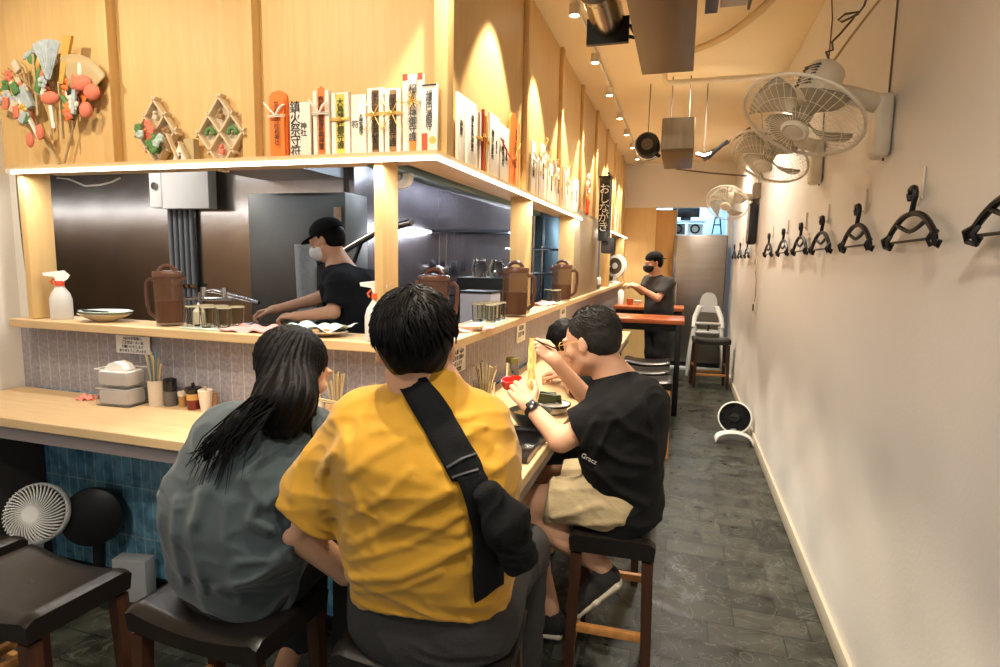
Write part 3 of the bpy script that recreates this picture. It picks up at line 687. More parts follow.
# ---------------------------------------------------------------- woman with long black hair in the grey-teal shirt
MT['slate']=mat('slate_teal_cotton',(0.027,0.041,0.046),0.85,noise=(5,0.10),bump=(420,0.12),sheen=0.2)
MT['slate_dark']=mat('near_black_trouser_cloth',(0.016,0.016,0.018),0.85,bump=(420,0.12))
def woman():
    hip=V(-1.115,1.27,0.735); waist=V(-1.085,1.235,0.87); chest=V(-1.045,1.255,1.00); nb=V(-0.995,1.30,1.125)
    hc=V(-0.985,1.345,1.240); HR=frame((0.30,1,-0.42),(0.10,0.1,1))
    root=thing('person','person with long straight black hair in a loose slate grey-teal shirt, hunched over the counter','person',(-1.115,1.27,0.63))
    lat=(1,-0.1,-0.05)
    sl,sr=V(-1.175,1.30,1.045),V(-0.905,1.31,1.072); el,wl=V(-1.22,1.60,0.93),V(-1.10,1.78,0.93); er,wr=V(-0.865,1.52,0.94),V(-0.94,1.76,0.96)
    F=Fig(); head(F,hc,HR,neck=nb+V(0,0,0.01),s=0.95)
    F.add(loft(hip,waist,(0.145,0.11),(0.125,0.095),lat),0.04); F.add(loft(waist,chest,(0.125,0.095),(0.14,0.095),lat),0.04)
    F.add(loft(chest,nb-V(0,0,0.03),(0.14,0.09),(0.08,0.06),lat),0.05)
    for a,b,c in ((sl,el,wl),(sr,er,wr)): F.add(cone(a,b,0.040,0.034),0.04); F.add(cone(b,c,0.034,0.022),0.01)
    for s,x in ((-1,-1.20),(1,-0.98)):
        F.add(chain([hip+V(s*0.08,0.02,-0.03),V(x,1.66,0.64),V(x+0.02,1.62,0.30),V(x+0.03,1.40,0.12)],[0.075,0.055,0.042,0.030]),0.03)
        F.add(cone(V(x+0.03,1.40,0.10),V(x+0.03,1.30,0.055),0.030,0.026),0.02); F.add(cone(V(x+0.03,1.42,0.06),V(x+0.035,1.27,0.04),0.024,0.020),0.02)
    hand(F,wl,frame((0.2,1,-0.1),(0,0,1)),(0.5,0.5,0.5,0.5),0.5,1,0.92); hand(F,wr,frame((-0.2,1,0.1),(0,0,1)),(0.7,0.7,0.7,0.7),0.6,-1,0.92)
    F.mesh('body','skin',(-1.45,1.05,0.0),(-0.7,2.0,1.42),0.0055,root)
    T=Fig(); T.add(loft(hip+V(0,0,-0.05),hip+V(0,-0.01,0.06),(0.180,0.135),(0.165,0.125),lat,2.4),0.04)
    for s,x in ((-1,-1.20),(1,-0.98)):
        T.add(cone(hip+V(s*0.08,0,-0.03),V(x,1.66,0.65),0.10,0.080),0.05); T.add(cone(V(x,1.66,0.65),V(x+0.02,1.60,0.24),0.082,0.085),0.03)
    T.cut(plane((0,0,0.24),(0,0,-1))); T.wrinkle(10,0.006,(1,1,1.5),1.0)
    T.mesh('trousers','slate_dark',(-1.42,1.05,0.1),(-0.8,1.8,0.9),0.008,root)
    S=Fig(); n0=nb+V(0,0,0)
    S.add(loft(hip+V(0.0,-0.01,-0.01),waist+V(0,-0.01,0),(0.195,0.150),(0.195,0.140),lat,2.4),0.04)
    S.add(loft(waist+V(0,-0.01,0),chest,(0.195,0.140),(0.185,0.125),lat,2.3),0.05)
    S.add(loft(chest,n0-V(0,0,0.06),(0.180,0.120),(0.12,0.08),lat,2.3),0.06)
    S.add(cone(n0-V(0,0,0.05),sl+V(0.03,0,0),0.066,0.060),0.05); S.add(cone(n0-V(0,0,0.05),sr+V(-0.03,0,0),0.066,0.060),0.05)
    S.add(cone(n0-V(0,0,0.05),n0+V(0,0,-0.005),0.075,0.056),0.03)
    S.add(loft(sl,sl+(el-sl)*0.85,(0.066,0.066),(0.078,0.070),(1,0,0)),0.05); S.add(loft(sr,sr+(er-sr)*0.80,(0.064,0.066),(0.080,0.072),(1,0,0)),0.05)
    S.cut(plane((0,0,0.672),(0.0,-0.1,-1)),0.012)
    w=lambda x,y,d=1.13:W(x,y,y=d)
    S.through=(-0.70,0.90,-0.45)
    for pts,wd_,am in (([w(245,478),w(258,500),w(252,520),w(270,530)],0.014,0.012),([w(305,455),w(290,480),w(268,505)],0.015,0.012),([w(310,470),w(300,500),w(290,525)],0.013,0.010),
        ([w(235,440),w(215,470),w(200,520)],0.018,0.009),([w(180,500),w(178,540),w(185,580)],0.014,0.009),([w(205,470),w(196,530),w(205,590)],0.014,0.008),
        ([w(285,560),w(250,580),w(220,585)],0.014,0.009),([w(300,545),w(270,560),w(240,560)],0.012,0.008),([w(262,430),w(262,455),w(250,475)],0.012,0.008),([w(300,430),w(302,445),w(292,462)],0.010,0.009),([w(230,500),w(228,540),w(240,600)],0.014,0.006)):
        S.fold(pts,wd_*0.9,am*1.15)
    S.wrinkle(5,0.012,(1,1,0.8),9.0); S.wrinkle(12,0.005,(1,1,1.5),3.0)
    S.mesh('shirt','slate',(-1.46,1.0,0.6),(-0.72,1.85,1.22),0.0055,root)
    # long hair: a smooth curtain with stream over the left shoulder
    H=Fig(); P=lambda x,y,z: hc+HR@V(x,y,z)
    H.add(ell(P(0,-0.02,0.028),V(0.073,0.096,0.083),HR)); 
    p=lambda x,y,d:V(*W(x,y,y=d))
    H.add(loft(P(0,-0.045,0.02),p(286,400,1.215),(0.066,0.068),(0.060,0.052),(1,0.1,0)),0.05)
    H.add(loft(p(284,400,1.215),p(280,428,1.20),(0.060,0.046),(0.046,0.026),(1,0.1,0)),0.05)
    H.add(cone(p(298,385,1.27),p(304,430,1.27),0.040,0.030),0.04); H.add(cone(p(304,430,1.27),p(309,478,1.28),0.028,0.012),0.03)
    H.add(chain([p(266,405,1.18),p(240,418,1.135),p(215,440,1.11),p(203,462,1.105)],[0.030,0.018,0.012,0.004]),0.03)
    H.add(chain([p(255,412,1.16),p(232,432,1.12),p(222,455,1.105)],[0.022,0.010,0.003]),0.02)
    H.sub(ell(P(0.02,0.125,-0.04),V(0.085,0.075,0.085),HR),0.01)
    def strands(pp,d):
        q=(pp-hc)@HR; a=np.arctan2(q[:,0],-q[:,1]-0.02); return d-0.0022*np.sin(a*38+8*vnoise(pp*9))-0.0012*np.sin(a*90+6*vnoise(pp*14))
    H.warp(strands)
    h=H.mesh('hair','hair',(-1.30,1.02,0.88),(-0.80,1.48,1.40),0.0042,root)
    b=B(); r=random.Random(4)
    for i in range(70):
        x0=r.uniform(250,278); e=r.uniform(0,1); dx=r.gauss(0,6)
        pts=[p(x0,402+r.uniform(-8,8),1.165-r.uniform(0,0.02)),p(x0-22+dx*0.5,420+r.uniform(-5,8),1.125),p(x0-44+dx,443+r.uniform(-6,10),1.10),p(x0-58+dx*1.5,462+r.uniform(-6,18)*(1+e),1.095)]
        b.tube([Vector(q)-Vector(root.location) for q in pts],[0.0022,0.0020,0.0015,0.0004],4)
    for i in range(26):
        x0=r.uniform(297,310)
        pts=[p(x0,400,1.225),p(x0+r.gauss(0,2),440,1.235),p(x0+r.gauss(0,3),470+r.uniform(-8,14),1.245)]
        b.tube([Vector(q)-Vector(root.location) for q in pts],[0.0022,0.0018,0.0004],4)
    o=b.build('hair_strands','hair',h); o.matrix_parent_inverse=Matrix.Identity(4); o.location=(root.location)
woman()
# ---------------------------------------------------------------- man in the black T-shirt eating noodles
MT['khaki']=mat('khaki_cotton',(0.42,0.33,0.19),0.85,noise=(5,0.1),bump=(220,0.25))
MT['hair_short']=mat('short_greying_black_hair',(0.020,0.018,0.016),0.6,noise=(40,0.4),bump=(260,0.3),spec=0.2)
def eater():
    hip=V(-0.170,2.10,0.735); waist=V(-0.168,2.10,0.89); chest=V(-0.158,2.10,1.02); nb=V(-0.205,2.115,1.120)
    hc=V(-0.300,2.10,1.262); HR=frame((-0.93,0.28,-0.30),(0,0,1))
    root=thing('person','person in a black T-shirt, khaki shorts and glasses lifting noodles with chopsticks','person',(-0.155,2.1,0.63))
    lat=(0.12,1,0)
    sN,sF=V(-0.165,1.965,1.045),V(-0.215,2.26,1.06)
    eN,wN=V(-0.365,1.945,0.935),V(*W(531,408,y=2.02)); eF,wF=V(-0.300,2.36,0.945),V(*W(555,361,y=2.30))
    F=Fig(); head(F,hc,HR,neck=nb+V(0.02,0,0.0))
    F.add(loft(hip,waist,(0.15,0.11),(0.14,0.11),lat),0.04); F.add(loft(waist,chest,(0.14,0.11),(0.155,0.10),lat),0.04)
    F.add(loft(chest,nb-V(0,0,0.03),(0.15,0.09),(0.085,0.07),lat),0.05)
    F.add(cone(sN,eN,0.046,0.042),0.04); F.add(cone(eN,wN,0.043,0.027),0.012); F.add(cone(sF,eF,0.046,0.041),0.04); F.add(cone(eF,wF,0.042,0.027),0.012)
    hN=V(*W(514,384,y=2.06))-wN; hF=V(*W(541,348,y=2.30))-wF
    hand(F,wN,frame(hN,(0.25,-0.9,0.35)),(0.55,0.6,0.6,0.65),0.5,1,1.0,0.05)
    hand(F,wF,frame(hF+V(0,0,0.0),(0.35,-0.7,0.6)),(1.0,1.05,0.9,0.7),0.7,1,1.0,0.04)
    kL=V(-0.535,1.99,0.665); kR=V(-0.52,2.24,0.66)
    F.add(chain([hip+V(0,-0.09,-0.03),kL],[0.085,0.060]),0.03); F.add(chain([hip+V(0,0.09,-0.03),kR,V(-0.50,2.25,0.30),V(-0.42,2.2,0.10)],[0.085,0.060,0.045,0.035]),0.03)
    aL=V(*W(602,566,y=2.0)); F.add(cone(kL,kL+(aL-kL)*0.35,0.058,0.056),0.02); F.add(cone(kL+(aL-kL)*0.35,aL,0.056,0.033),0.02)
    toe=V(*W(592,598,y=2.0)); F.add(cone(aL,toe,0.034,0.026),0.02); F.add(cone(V(-0.42,2.2,0.08),V(-0.56,2.18,0.05),0.034,0.026),0.02)
    F.mesh('body','skin',(-0.70,1.80,0.0),(0.05,2.50,1.42),0.0042,root)
    T=Fig(); T.add(loft(hip+V(0,0,-0.05),hip+V(0,0,0.08),(0.160,0.115),(0.15,0.11),lat,2.4),0.04)
    for s,k in ((-1,kL),(1,kR)):
        a=hip+V(0,s*0.09,-0.02); e=a+(k-a)*0.62; T.add(cone(a,e,0.095,0.086),0.05)
        T.fold([a+V(-0.02,-0.08,0.08),e+V(0,-0.06,0.07)],0.012,0.008); T.fold([a+V(-0.05,-0.10,0.02),e+V(0.02,-0.09,-0.02)],0.012,0.008); T.fold([a+V(0.02,-0.10,-0.03),e+V(0.06,-0.085,-0.05)],0.012,0.008)
    T.cut(plane(hip+(kL-hip)*0.66,(-1,0.0,0.08)),0.006); T.cut(plane((0,0,0.634),(0,0,-1)),0.01); T.wrinkle(9,0.008,(1,1,1),3.0); T.wrinkle(20,0.003,(1,1,1),3.0)
    T.mesh('shorts','khaki',(-0.55,1.80,0.50),(0.10,2.45,0.95),0.006,root)
    S=Fig()
    S.add(loft(hip+V(0.01,0,-0.06),waist,(0.185,0.143),(0.175,0.130),lat,2.4),0.04); S.add(loft(waist,chest,(0.185,0.138),(0.190,0.125),lat,2.3),0.05)
    S.add(loft(chest,nb-V(0,0,0.07),(0.185,0.120),(0.13,0.085),lat,2.3),0.06)
    S.add(cone(nb-V(0,0,0.05),sN,0.070,0.062),0.05); S.add(cone(nb-V(0,0,0.05),sF,0.070,0.062),0.05); S.add(cone(nb-V(0,0,0.04),nb+V(0,0,0.005),0.080,0.066),0.03)
    for a,e in ((sN,eN),(sF,eF)):
        m=a+(e-a)*0.66; S.add(loft(a,m,(0.066,0.066),(0.082,0.066),(0.3,0,1)),0.04)
    dN=(eN-sN)/np.linalg.norm(eN-sN); mN=sN+(eN-sN)*0.70; dF=(eF-sF)/np.linalg.norm(eF-sF); mF=sF+(eF-sF)*0.62
    def scut(p,d):
        a=(p-mN)@dN; t=(p[:,1]<2.03)&(p[:,0]<-0.24)&(p[:,2]>0.85); d=np.where(t,np.maximum(d,a),d)
        a=(p-mF)@dF; t=(p[:,1]>2.20)&(p[:,0]<-0.18)&(p[:,2]>0.85); return np.where(t,np.maximum(d,a),d)
    S.warp(scut); S.sub(cone(sN+(eN-sN)*0.5,eN,0.050,0.058),0.006); S.sub(cone(sF+(eF-sF)*0.5,eF,0.046,0.056),0.006)
    S.sub(cone(nb+V(0,0,-0.002),nb+V(-0.05,0,0.10),0.062,0.085),0.006); S.cut(plane((0,0,0.643),(0.25,0,-1)),0.01)
    w=lambda x,y,d=1.93:W(x,y,y=d)
    S.through=(-0.1,0.93,-0.25)
    for pts,wd_,am in (([w(600,445),w(620,460),w(650,465)],0.014,0.008),([w(610,410),w(630,430),w(655,440)],0.016,0.008),([w(595,470),w(615,490),w(645,505)],0.014,0.009),([w(640,400),w(655,430),w(660,470)],0.014,0.006),([w(595,420),w(585,440),w(580,455)],0.010,0.007),([w(612,420),w(600,445),w(592,460)],0.010,0.007)):
        S.fold(pts,wd_,am)
    S.wrinkle(7,0.008,(1,1,1.6),2.0)
    S.mesh('t_shirt','blackcloth',(-0.52,1.78,0.60),(0.10,2.48,1.22),0.005,root)
    text('Gracz',0.023,mat('off_white_print',(0.38,0.38,0.36),0.7),root,(W(589,459,y=1.86)-Vector(root.location)),(PI/2,0.35,-0.15),'printed_lettering')
    H=Fig(); P=lambda x,y,z: hc+HR@V(x,y,z)
    H.add(ell(P(0,-0.026,0.036),V(0.0795,0.0965,0.0855),HR)); H.add(ell(P(0,-0.045,-0.010),V(0.072,0.066,0.065),HR),0.03)
    H.sub(ell(P(0,0.125,-0.03),V(0.10,0.085,0.098),HR),0.008)
    for q in (-1,1): H.sub(ell(P(q*0.085,0.022,-0.042),V(0.030,0.046,0.052),HR),0.008)
    H.sub(ell(P(0,-0.05,-0.115),V(0.12,0.09,0.055),HR),0.01); H.wrinkle(60,0.002,(1,1,1),4.0)
    h=H.mesh('hair','hair_short',hc-0.15,hc+0.15,0.0035,root)
    b=B(); tufts(b,P(0,-0.026,0.036),HR,(0.078,0.096,0.086),500,8,lambda q,r:Vector((r.gauss(0,.3),-0.6,-0.5+r.gauss(0,.2))),(0.012,0.022),0.003,lambda d:d.z>-0.35 and not(d.y>0.42 and d.z<0.55) and not(abs(d.x)>0.7 and d.z<-0.1 and d.y>-0.3),0.0016)
    o=b.build('hair_locks','hair_short',h)
    # glasses, watch, earphone, shoes
    b=B(); RL=Vector(root.location)
    for q in (-1,1):
        c=P(q*0.032,0.099,0.003); b.tube([Vector(c+HR@V(0.023*math.cos(a),0,0.017*math.sin(a)))-RL for a in [k*PI/10 for k in range(20)]],0.0010,6,closed=True)
        b.tube([Vector(P(q*0.055,0.102,0.008))-RL,Vector(P(q*0.074,0.06,0.010))-RL,Vector(P(q*0.082,0.0,0.010))-RL,Vector(P(q*0.082,-0.012,-0.005))-RL],0.0014,6)
    b.tube([Vector(P(-0.010,0.104,0.006))-RL,Vector(P(0.010,0.104,0.006))-RL],0.0013,6)
    b.build('glasses','gold',root)
    b=B(); d=Vector(wN-eN).normalized(); c=Vector(wN)-d*0.012-RL; qn=d.to_track_quat('Z','Y').to_matrix()
    b.lathe([(0.0285,-0.010),(0.0315,-0.010),(0.0315,0.010),(0.0285,0.010),(0.0285,-0.010)],c,qn,28,cap=False)
    wt=b.build('wristwatch','black',root); sd=Vector((0.15,-0.75,0.6)); sd=(sd-d*sd.dot(d)).normalized(); 
    Rw=Matrix((d.cross(sd),d,sd)).transposed(); B().box(c+sd*0.036,(0.036,0.036,0.011),Rw,0.005).build('watch_case','black',wt); B().box(c+sd*0.0425,(0.026,0.026,0.002),Rw,0.0008).build('watch_face','blackgloss',wt)
    for (ank,to,n) in ((aL,toe,0),(V(-0.42,2.2,0.08),V(-0.58,2.18,0.05),1)):
        d=(to-ank); d=d/np.linalg.norm(d); 
        if n==0: f=V(-0.52,0,-0.85); f/=np.linalg.norm(f); up=V(-0.8,0,0.5); hl=V(*W(622,578,y=2.0)); tp=V(*W(583,607,y=2.0))
        else: f=V(-1,0,0); up=V(0,0,1); hl=V(-0.37,2.2,0.05); tp=V(-0.62,2.18,0.045)
        f=tp-hl; f/=np.linalg.norm(f); up=up-f*(up@f); up/=np.linalg.norm(up); sdv=np.cross(f,up); L=float(np.linalg.norm(tp-hl)); L=max(L,0.25)
        G=Fig(); G.add(loft(hl+f*0.03+up*0.035,hl+f*L*0.75+up*0.022,(0.036,0.042),(0.044,0.030),sdv),0.02); G.add(ell(hl+f*L*0.86+up*0.018,(0.045,0.040,0.028),np.stack([f,sdv,up],1)),0.02)
        G.add(cone(hl+f*0.05+up*0.05,hl+f*0.05+up*0.075,0.040,0.038),0.02); G.sub(cone(hl+f*0.055+up*0.075,hl+f*0.055+up*0.12,0.030,0.034),0.004)
        sh=G.mesh('shoe',mat('dark_grey_mesh_shoe',(0.022,0.020,0.019),0.7,bump=(150,0.4)),hl-0.36,hl+0.36,0.005,root)
        G=Fig(); G.add(loft(hl+f*0.025-up*0.004,hl+f*L*0.5-up*0.004,(0.037,0.016),(0.036,0.014),sdv),0.01); G.add(loft(hl+f*L*0.5-up*0.004,hl+f*L*0.88-up*0.004,(0.036,0.014),(0.044,0.014),sdv),0.01)
        so=G.mesh('sole',mat('cream_rubber_sole',(0.55,0.49,0.38),0.6),hl-0.36,hl+0.36,0.005,sh)
    return root
eater()
# ---------------------------------------------------------------- staff: cap, mask, black T-shirt
MT['mask_white']=mat('white_face_mask',(0.72,0.74,0.78),0.8)
def staff(label,hip,waist,chest,nb,hc,HR,lat,arms,hands,legs,cap_back,maskmat,h,shirtmat,s=1.0,brim=1):
    root=thing('person',label,'person',tuple(float(v) for v in (hip[0],hip[1],legs[0][-1][2]-0.08))); RL=Vector(root.location)
    F=Fig(); head(F,hc,HR,neck=nb)
    F.add(loft(hip,waist,(0.15,0.11),(0.14,0.10),lat),0.04); F.add(loft(waist,chest,(0.14,0.10),(0.155,0.10),lat),0.04); F.add(loft(chest,nb-V(0,0,0.03),(0.15,0.09),(0.085,0.07),lat),0.05)
    for (a,e,w_),(hd,up,cu,sd) in zip(arms,hands):
        F.add(cone(a,e,0.044,0.039),0.04); F.add(cone(e,w_,0.040,0.025),0.012); hand(F,w_,frame(hd,up),cu,0.6,sd)
    for L in legs: F.add(chain(L,[0.085,0.06,0.045,0.04][:len(L)]),0.03); F.add(cone(L[-1]-V(0,0,0.03),L[-1]+V(*(HR[:,1]*0.14*np.array([1,1,0])))-V(0,0,0.045),0.036,0.03),0.02)
    allp=np.array([hc+0.16,hc-0.16]+[q for A in arms for q in A]+[q for L in legs for q in L]); lo=allp.min(0)-0.15; hi=allp.max(0)+0.15
    F.mesh('body','skin',lo,hi,h,root)
    T=Fig(); T.add(loft(hip+V(0,0,-0.06),hip+V(0,0,0.10),(0.175,0.135),(0.165,0.125),lat),0.03)
    for L in legs: T.add(chain(L,[0.105,0.085,0.07,0.06][:len(L)]),0.03)
    T.cut(plane((0,0,float(legs[0][-1][2])-0.02),(0,0,-1))); T.mesh('trousers','slate_dark',lo,V(hi[0],hi[1],hip[2]+0.25),h*1.6,root)
    S=Fig(); S.add(loft(hip+V(0,0,-0.02),waist,(0.185,0.14),(0.178,0.132),lat),0.04); S.add(loft(waist,chest,(0.178,0.132),(0.182,0.122),lat),0.05); S.add(loft(chest,nb-V(0,0,0.07),(0.18,0.115),(0.12,0.08),lat),0.06)
    for (a,e,w_) in arms:
        S.add(cone(nb-V(0,0,0.055),a,0.068,0.062),0.05); S.add(cone(a,a+(e-a)*0.62,0.064,0.068),0.04)
    S.add(cone(nb-V(0,0,0.05),nb-V(0,0,0.01),0.075,0.062),0.03)
    for (a,e,w_) in arms:
        d=(e-a)/np.linalg.norm(e-a); S.sub(cone(a+(e-a)*0.86,e+d*0.02,0.062,0.07),0.004)
    S.sub(cone(nb,nb+V(0,0,0.10),0.060,0.08),0.006); S.wrinkle(7,0.009,(1,1,1.6),2.0)
    S.mesh('t_shirt',shirtmat,lo,hi,h*1.1,root)
    P=lambda x,y,z: hc+HR@V(x,y,z)
    H=Fig(); H.add(ell(P(0,-0.026,0.025),V(0.080,0.096,0.080),HR)); H.add(ell(P(0,-0.048,-0.015),V(0.072,0.062,0.062),HR),0.03); H.sub(ell(P(0,0.120,-0.03),V(0.10,0.085,0.098),HR),0.01)
    for q in (-1,1): H.sub(ell(P(q*0.085,0.016,-0.042),V(0.030,0.046,0.052),HR),0.008)
    H.sub(ell(P(0,-0.05,-0.12),V(0.12,0.09,0.055),HR),0.01); H.mesh('hair','hair',hc-0.15,hc+0.15,0.005,root)
    C=Fig(); C.add(ell(P(0,-0.020,0.050),V(0.088,0.106,0.080),HR)); C.cut(plane(P(0,0,0.035),HR@V(0,-0.12,-1)),0.004)
    by=0.09*brim; C.add(ell(P(0,by*1.0-0.01,0.036),V(0.068,0.075,0.007),HR@np.array(Euler((-0.18*brim,0,0)).to_matrix())),0.008)
    C.mesh('cap','blackcloth',hc-0.22,hc+0.22,0.005,root)
    K=Fig(); K.add(ell(P(0,0.056,-0.050),V(0.070,0.068,0.058),HR)); K.sub(ell(P(0,0.01,-0.03),V(0.060,0.066,0.09),HR),0.004); K.cut(plane(P(0,0.018,0),HR@V(0,-1,0)),0.004); K.cut(plane(P(0,0,-0.008),HR@V(0,0,1)),0.004)
    k=K.mesh('face_mask',maskmat,hc-0.15,hc+0.15,0.004,root)
    b=B()
    for q in (-1,1): B().tube([Vector(P(q*0.06,0.045,-0.02)),Vector(P(q*0.079,0.0,0.006)),Vector(P(q*0.077,-0.015,-0.01)),Vector(P(q*0.055,0.045,-0.07))],0.0013,5).build('ear_loop',maskmat,k)
    k.matrix_parent_inverse=Matrix.Translation(-RL)
    return root
hip=V(-1.80,3.12,1.00); waist=V(-1.79,3.12,1.19); chest=V(-1.84,3.11,1.345); nb=V(-1.950,3.10,1.50)
staff('person in black cap, white face mask and black T-shirt preparing food behind the serving ledge',hip,waist,chest,nb,V(-2.035,3.095,1.640),frame((-0.93,-0.18,-0.34),(0,0,1)),(0.15,1,0),
  [(V(-1.86,2.95,1.385),V(-1.86,2.88,1.235),V(-2.06,2.83,1.205)),(V(-1.97,3.26,1.39),V(-2.20,3.20,1.27),V(-2.37,3.04,1.215))],
  [(V(-1,-0.15,0.0),V(0,-0.2,1),(0.7,0.7,0.7,0.7),1),(V(-0.9,-0.4,-0.15),V(0,0,1),(0.5,0.5,0.6,0.6),-1)],
  [[hip+V(0,-0.09,-0.05),V(-1.80,3.02,0.62),V(-1.78,3.02,0.24)],[hip+V(0,0.09,-0.05),V(-1.80,3.22,0.62),V(-1.78,3.22,0.24)]],0,'mask_white',0.0058,'navy',1.0,1)
hip=V(-0.225,7.05,0.88); waist=V(-0.225,7.05,1.03); chest=V(-0.235,7.05,1.20); nb=V(-0.27,7.04,1.375)
staff('person in black cap, black face mask and black T-shirt standing beyond the red tables',hip,waist,chest,nb,V(-0.315,7.0,1.535),frame((-0.85,-0.50,-0.15),(0,0,1)),(0.55,-0.85,0),
  [(V(-0.13,6.93,1.31),V(-0.24,6.82,1.14),V(-0.45,6.80,1.26)),(V(-0.36,7.14,1.32),V(-0.42,7.02,1.20),V(-0.52,6.90,1.27))],
  [(V(-1,0.1,0.4),V(0,-0.5,1),(0.7,0.7,0.7,0.7),1),(V(-0.7,-0.4,0.2),V(0,0,1),(0.7,0.7,0.7,0.7),-1)],
  [[hip+V(-0.06,0.06,-0.05),V(-0.28,7.12,0.48),V(-0.27,7.14,0.10)],[hip+V(0.06,-0.06,-0.05),V(-0.17,6.98,0.48),V(-0.16,6.99,0.10)]],0,'black',0.0085,mat('charcoal_t_shirt',(0.030,0.027,0.027),0.85),1.0,-1)
# ---------------------------------------------------------------- customer hidden behind the eating man
def hidden():
    root=thing('person','dark-haired person bent over the counter, mostly hidden behind the eating person in glasses','person',(-0.36,2.95,0.63))
    hc=V(*W(566,345,y=2.88)); HR=frame((-0.8,-0.1,-0.7),(0,0,1)); nb=hc+V(0.11,0.0,-0.10); hip=V(-0.27,2.92,0.74); waist=V(-0.27,2.92,0.85); chest=V(-0.31,2.92,0.95); lat=(0,1,0)
    F=Fig(); head(F,hc,HR,neck=nb); F.add(loft(hip,waist,(0.14,0.10),(0.13,0.09),lat),0.04); F.add(loft(waist,chest,(0.13,0.09),(0.14,0.09),lat),0.04); F.add(cone(chest,nb,0.08,0.055),0.05)
    for s in (-1,1):
        a=chest+V(0,s*0.15,0.04); e=V(-0.46,2.92+s*0.19,0.95); w_=V(-0.54,3.02+s*0.06,0.96); F.add(cone(a,e,0.042,0.036),0.03); F.add(cone(e,w_,0.036,0.024),0.01); hand(F,w_,frame((-1,-s*0.3,0.05),(0,0,1)),(0.6,)*4,0.5,s)
        F.add(chain([hip+V(0,s*0.08,-0.03),V(-0.60,2.92+s*0.1,0.62),V(-0.58,2.92+s*0.1,0.12)],[0.08,0.06,0.04]),0.03); F.add(cone(V(-0.58,2.92+s*0.1,0.08),V(-0.70,2.92+s*0.1,0.05),0.036,0.03),0.02)
    F.mesh('body','skin',(-0.85,2.6,0.0),(-0.1,3.25,1.40),0.009,root)
    S=Fig(); S.add(loft(hip+V(0,0,-0.03),waist,(0.175,0.13),(0.17,0.12),lat),0.04); S.add(loft(waist,chest,(0.17,0.12),(0.17,0.11),lat),0.04); S.add(cone(chest,nb-V(0,0,0.03),0.10,0.066),0.05)
    for s in (-1,1): a=chest+V(0,s*0.15,0.04); e=V(-0.46,2.92+s*0.19,0.95); S.add(cone(a,a+(e-a)*0.8,0.06,0.062),0.04)
    S.wrinkle(7,0.007,(1,1,1.5),2.0); S.mesh('t_shirt','blackcloth',(-0.7,2.6,0.6),(-0.05,3.25,1.25),0.009,root)
    T=Fig()
    for s in (-1,1): T.add(chain([hip+V(0,s*0.08,-0.03),V(-0.60,2.92+s*0.1,0.62),V(-0.58,2.92+s*0.1,0.16)],[0.10,0.08,0.06]),0.03)
    T.mesh('trousers','slate_dark',(-0.85,2.6,0.05),(-0.1,3.25,0.95),0.011,root)
    H=Fig(); P=lambda x,y,z: hc+HR@V(x,y,z); H.add(ell(P(0,-0.02,0.035),V(0.088,0.102,0.090),HR)); H.add(ell(P(0,-0.045,-0.01),V(0.078,0.068,0.075),HR),0.03); H.sub(ell(P(0,0.13,-0.05),V(0.10,0.08,0.09),HR),0.01); H.wrinkle(25,0.006,(1,1,1),2.0)
    H.mesh('hair','hair',hc-0.16,hc+0.16,0.005,root)
hidden()
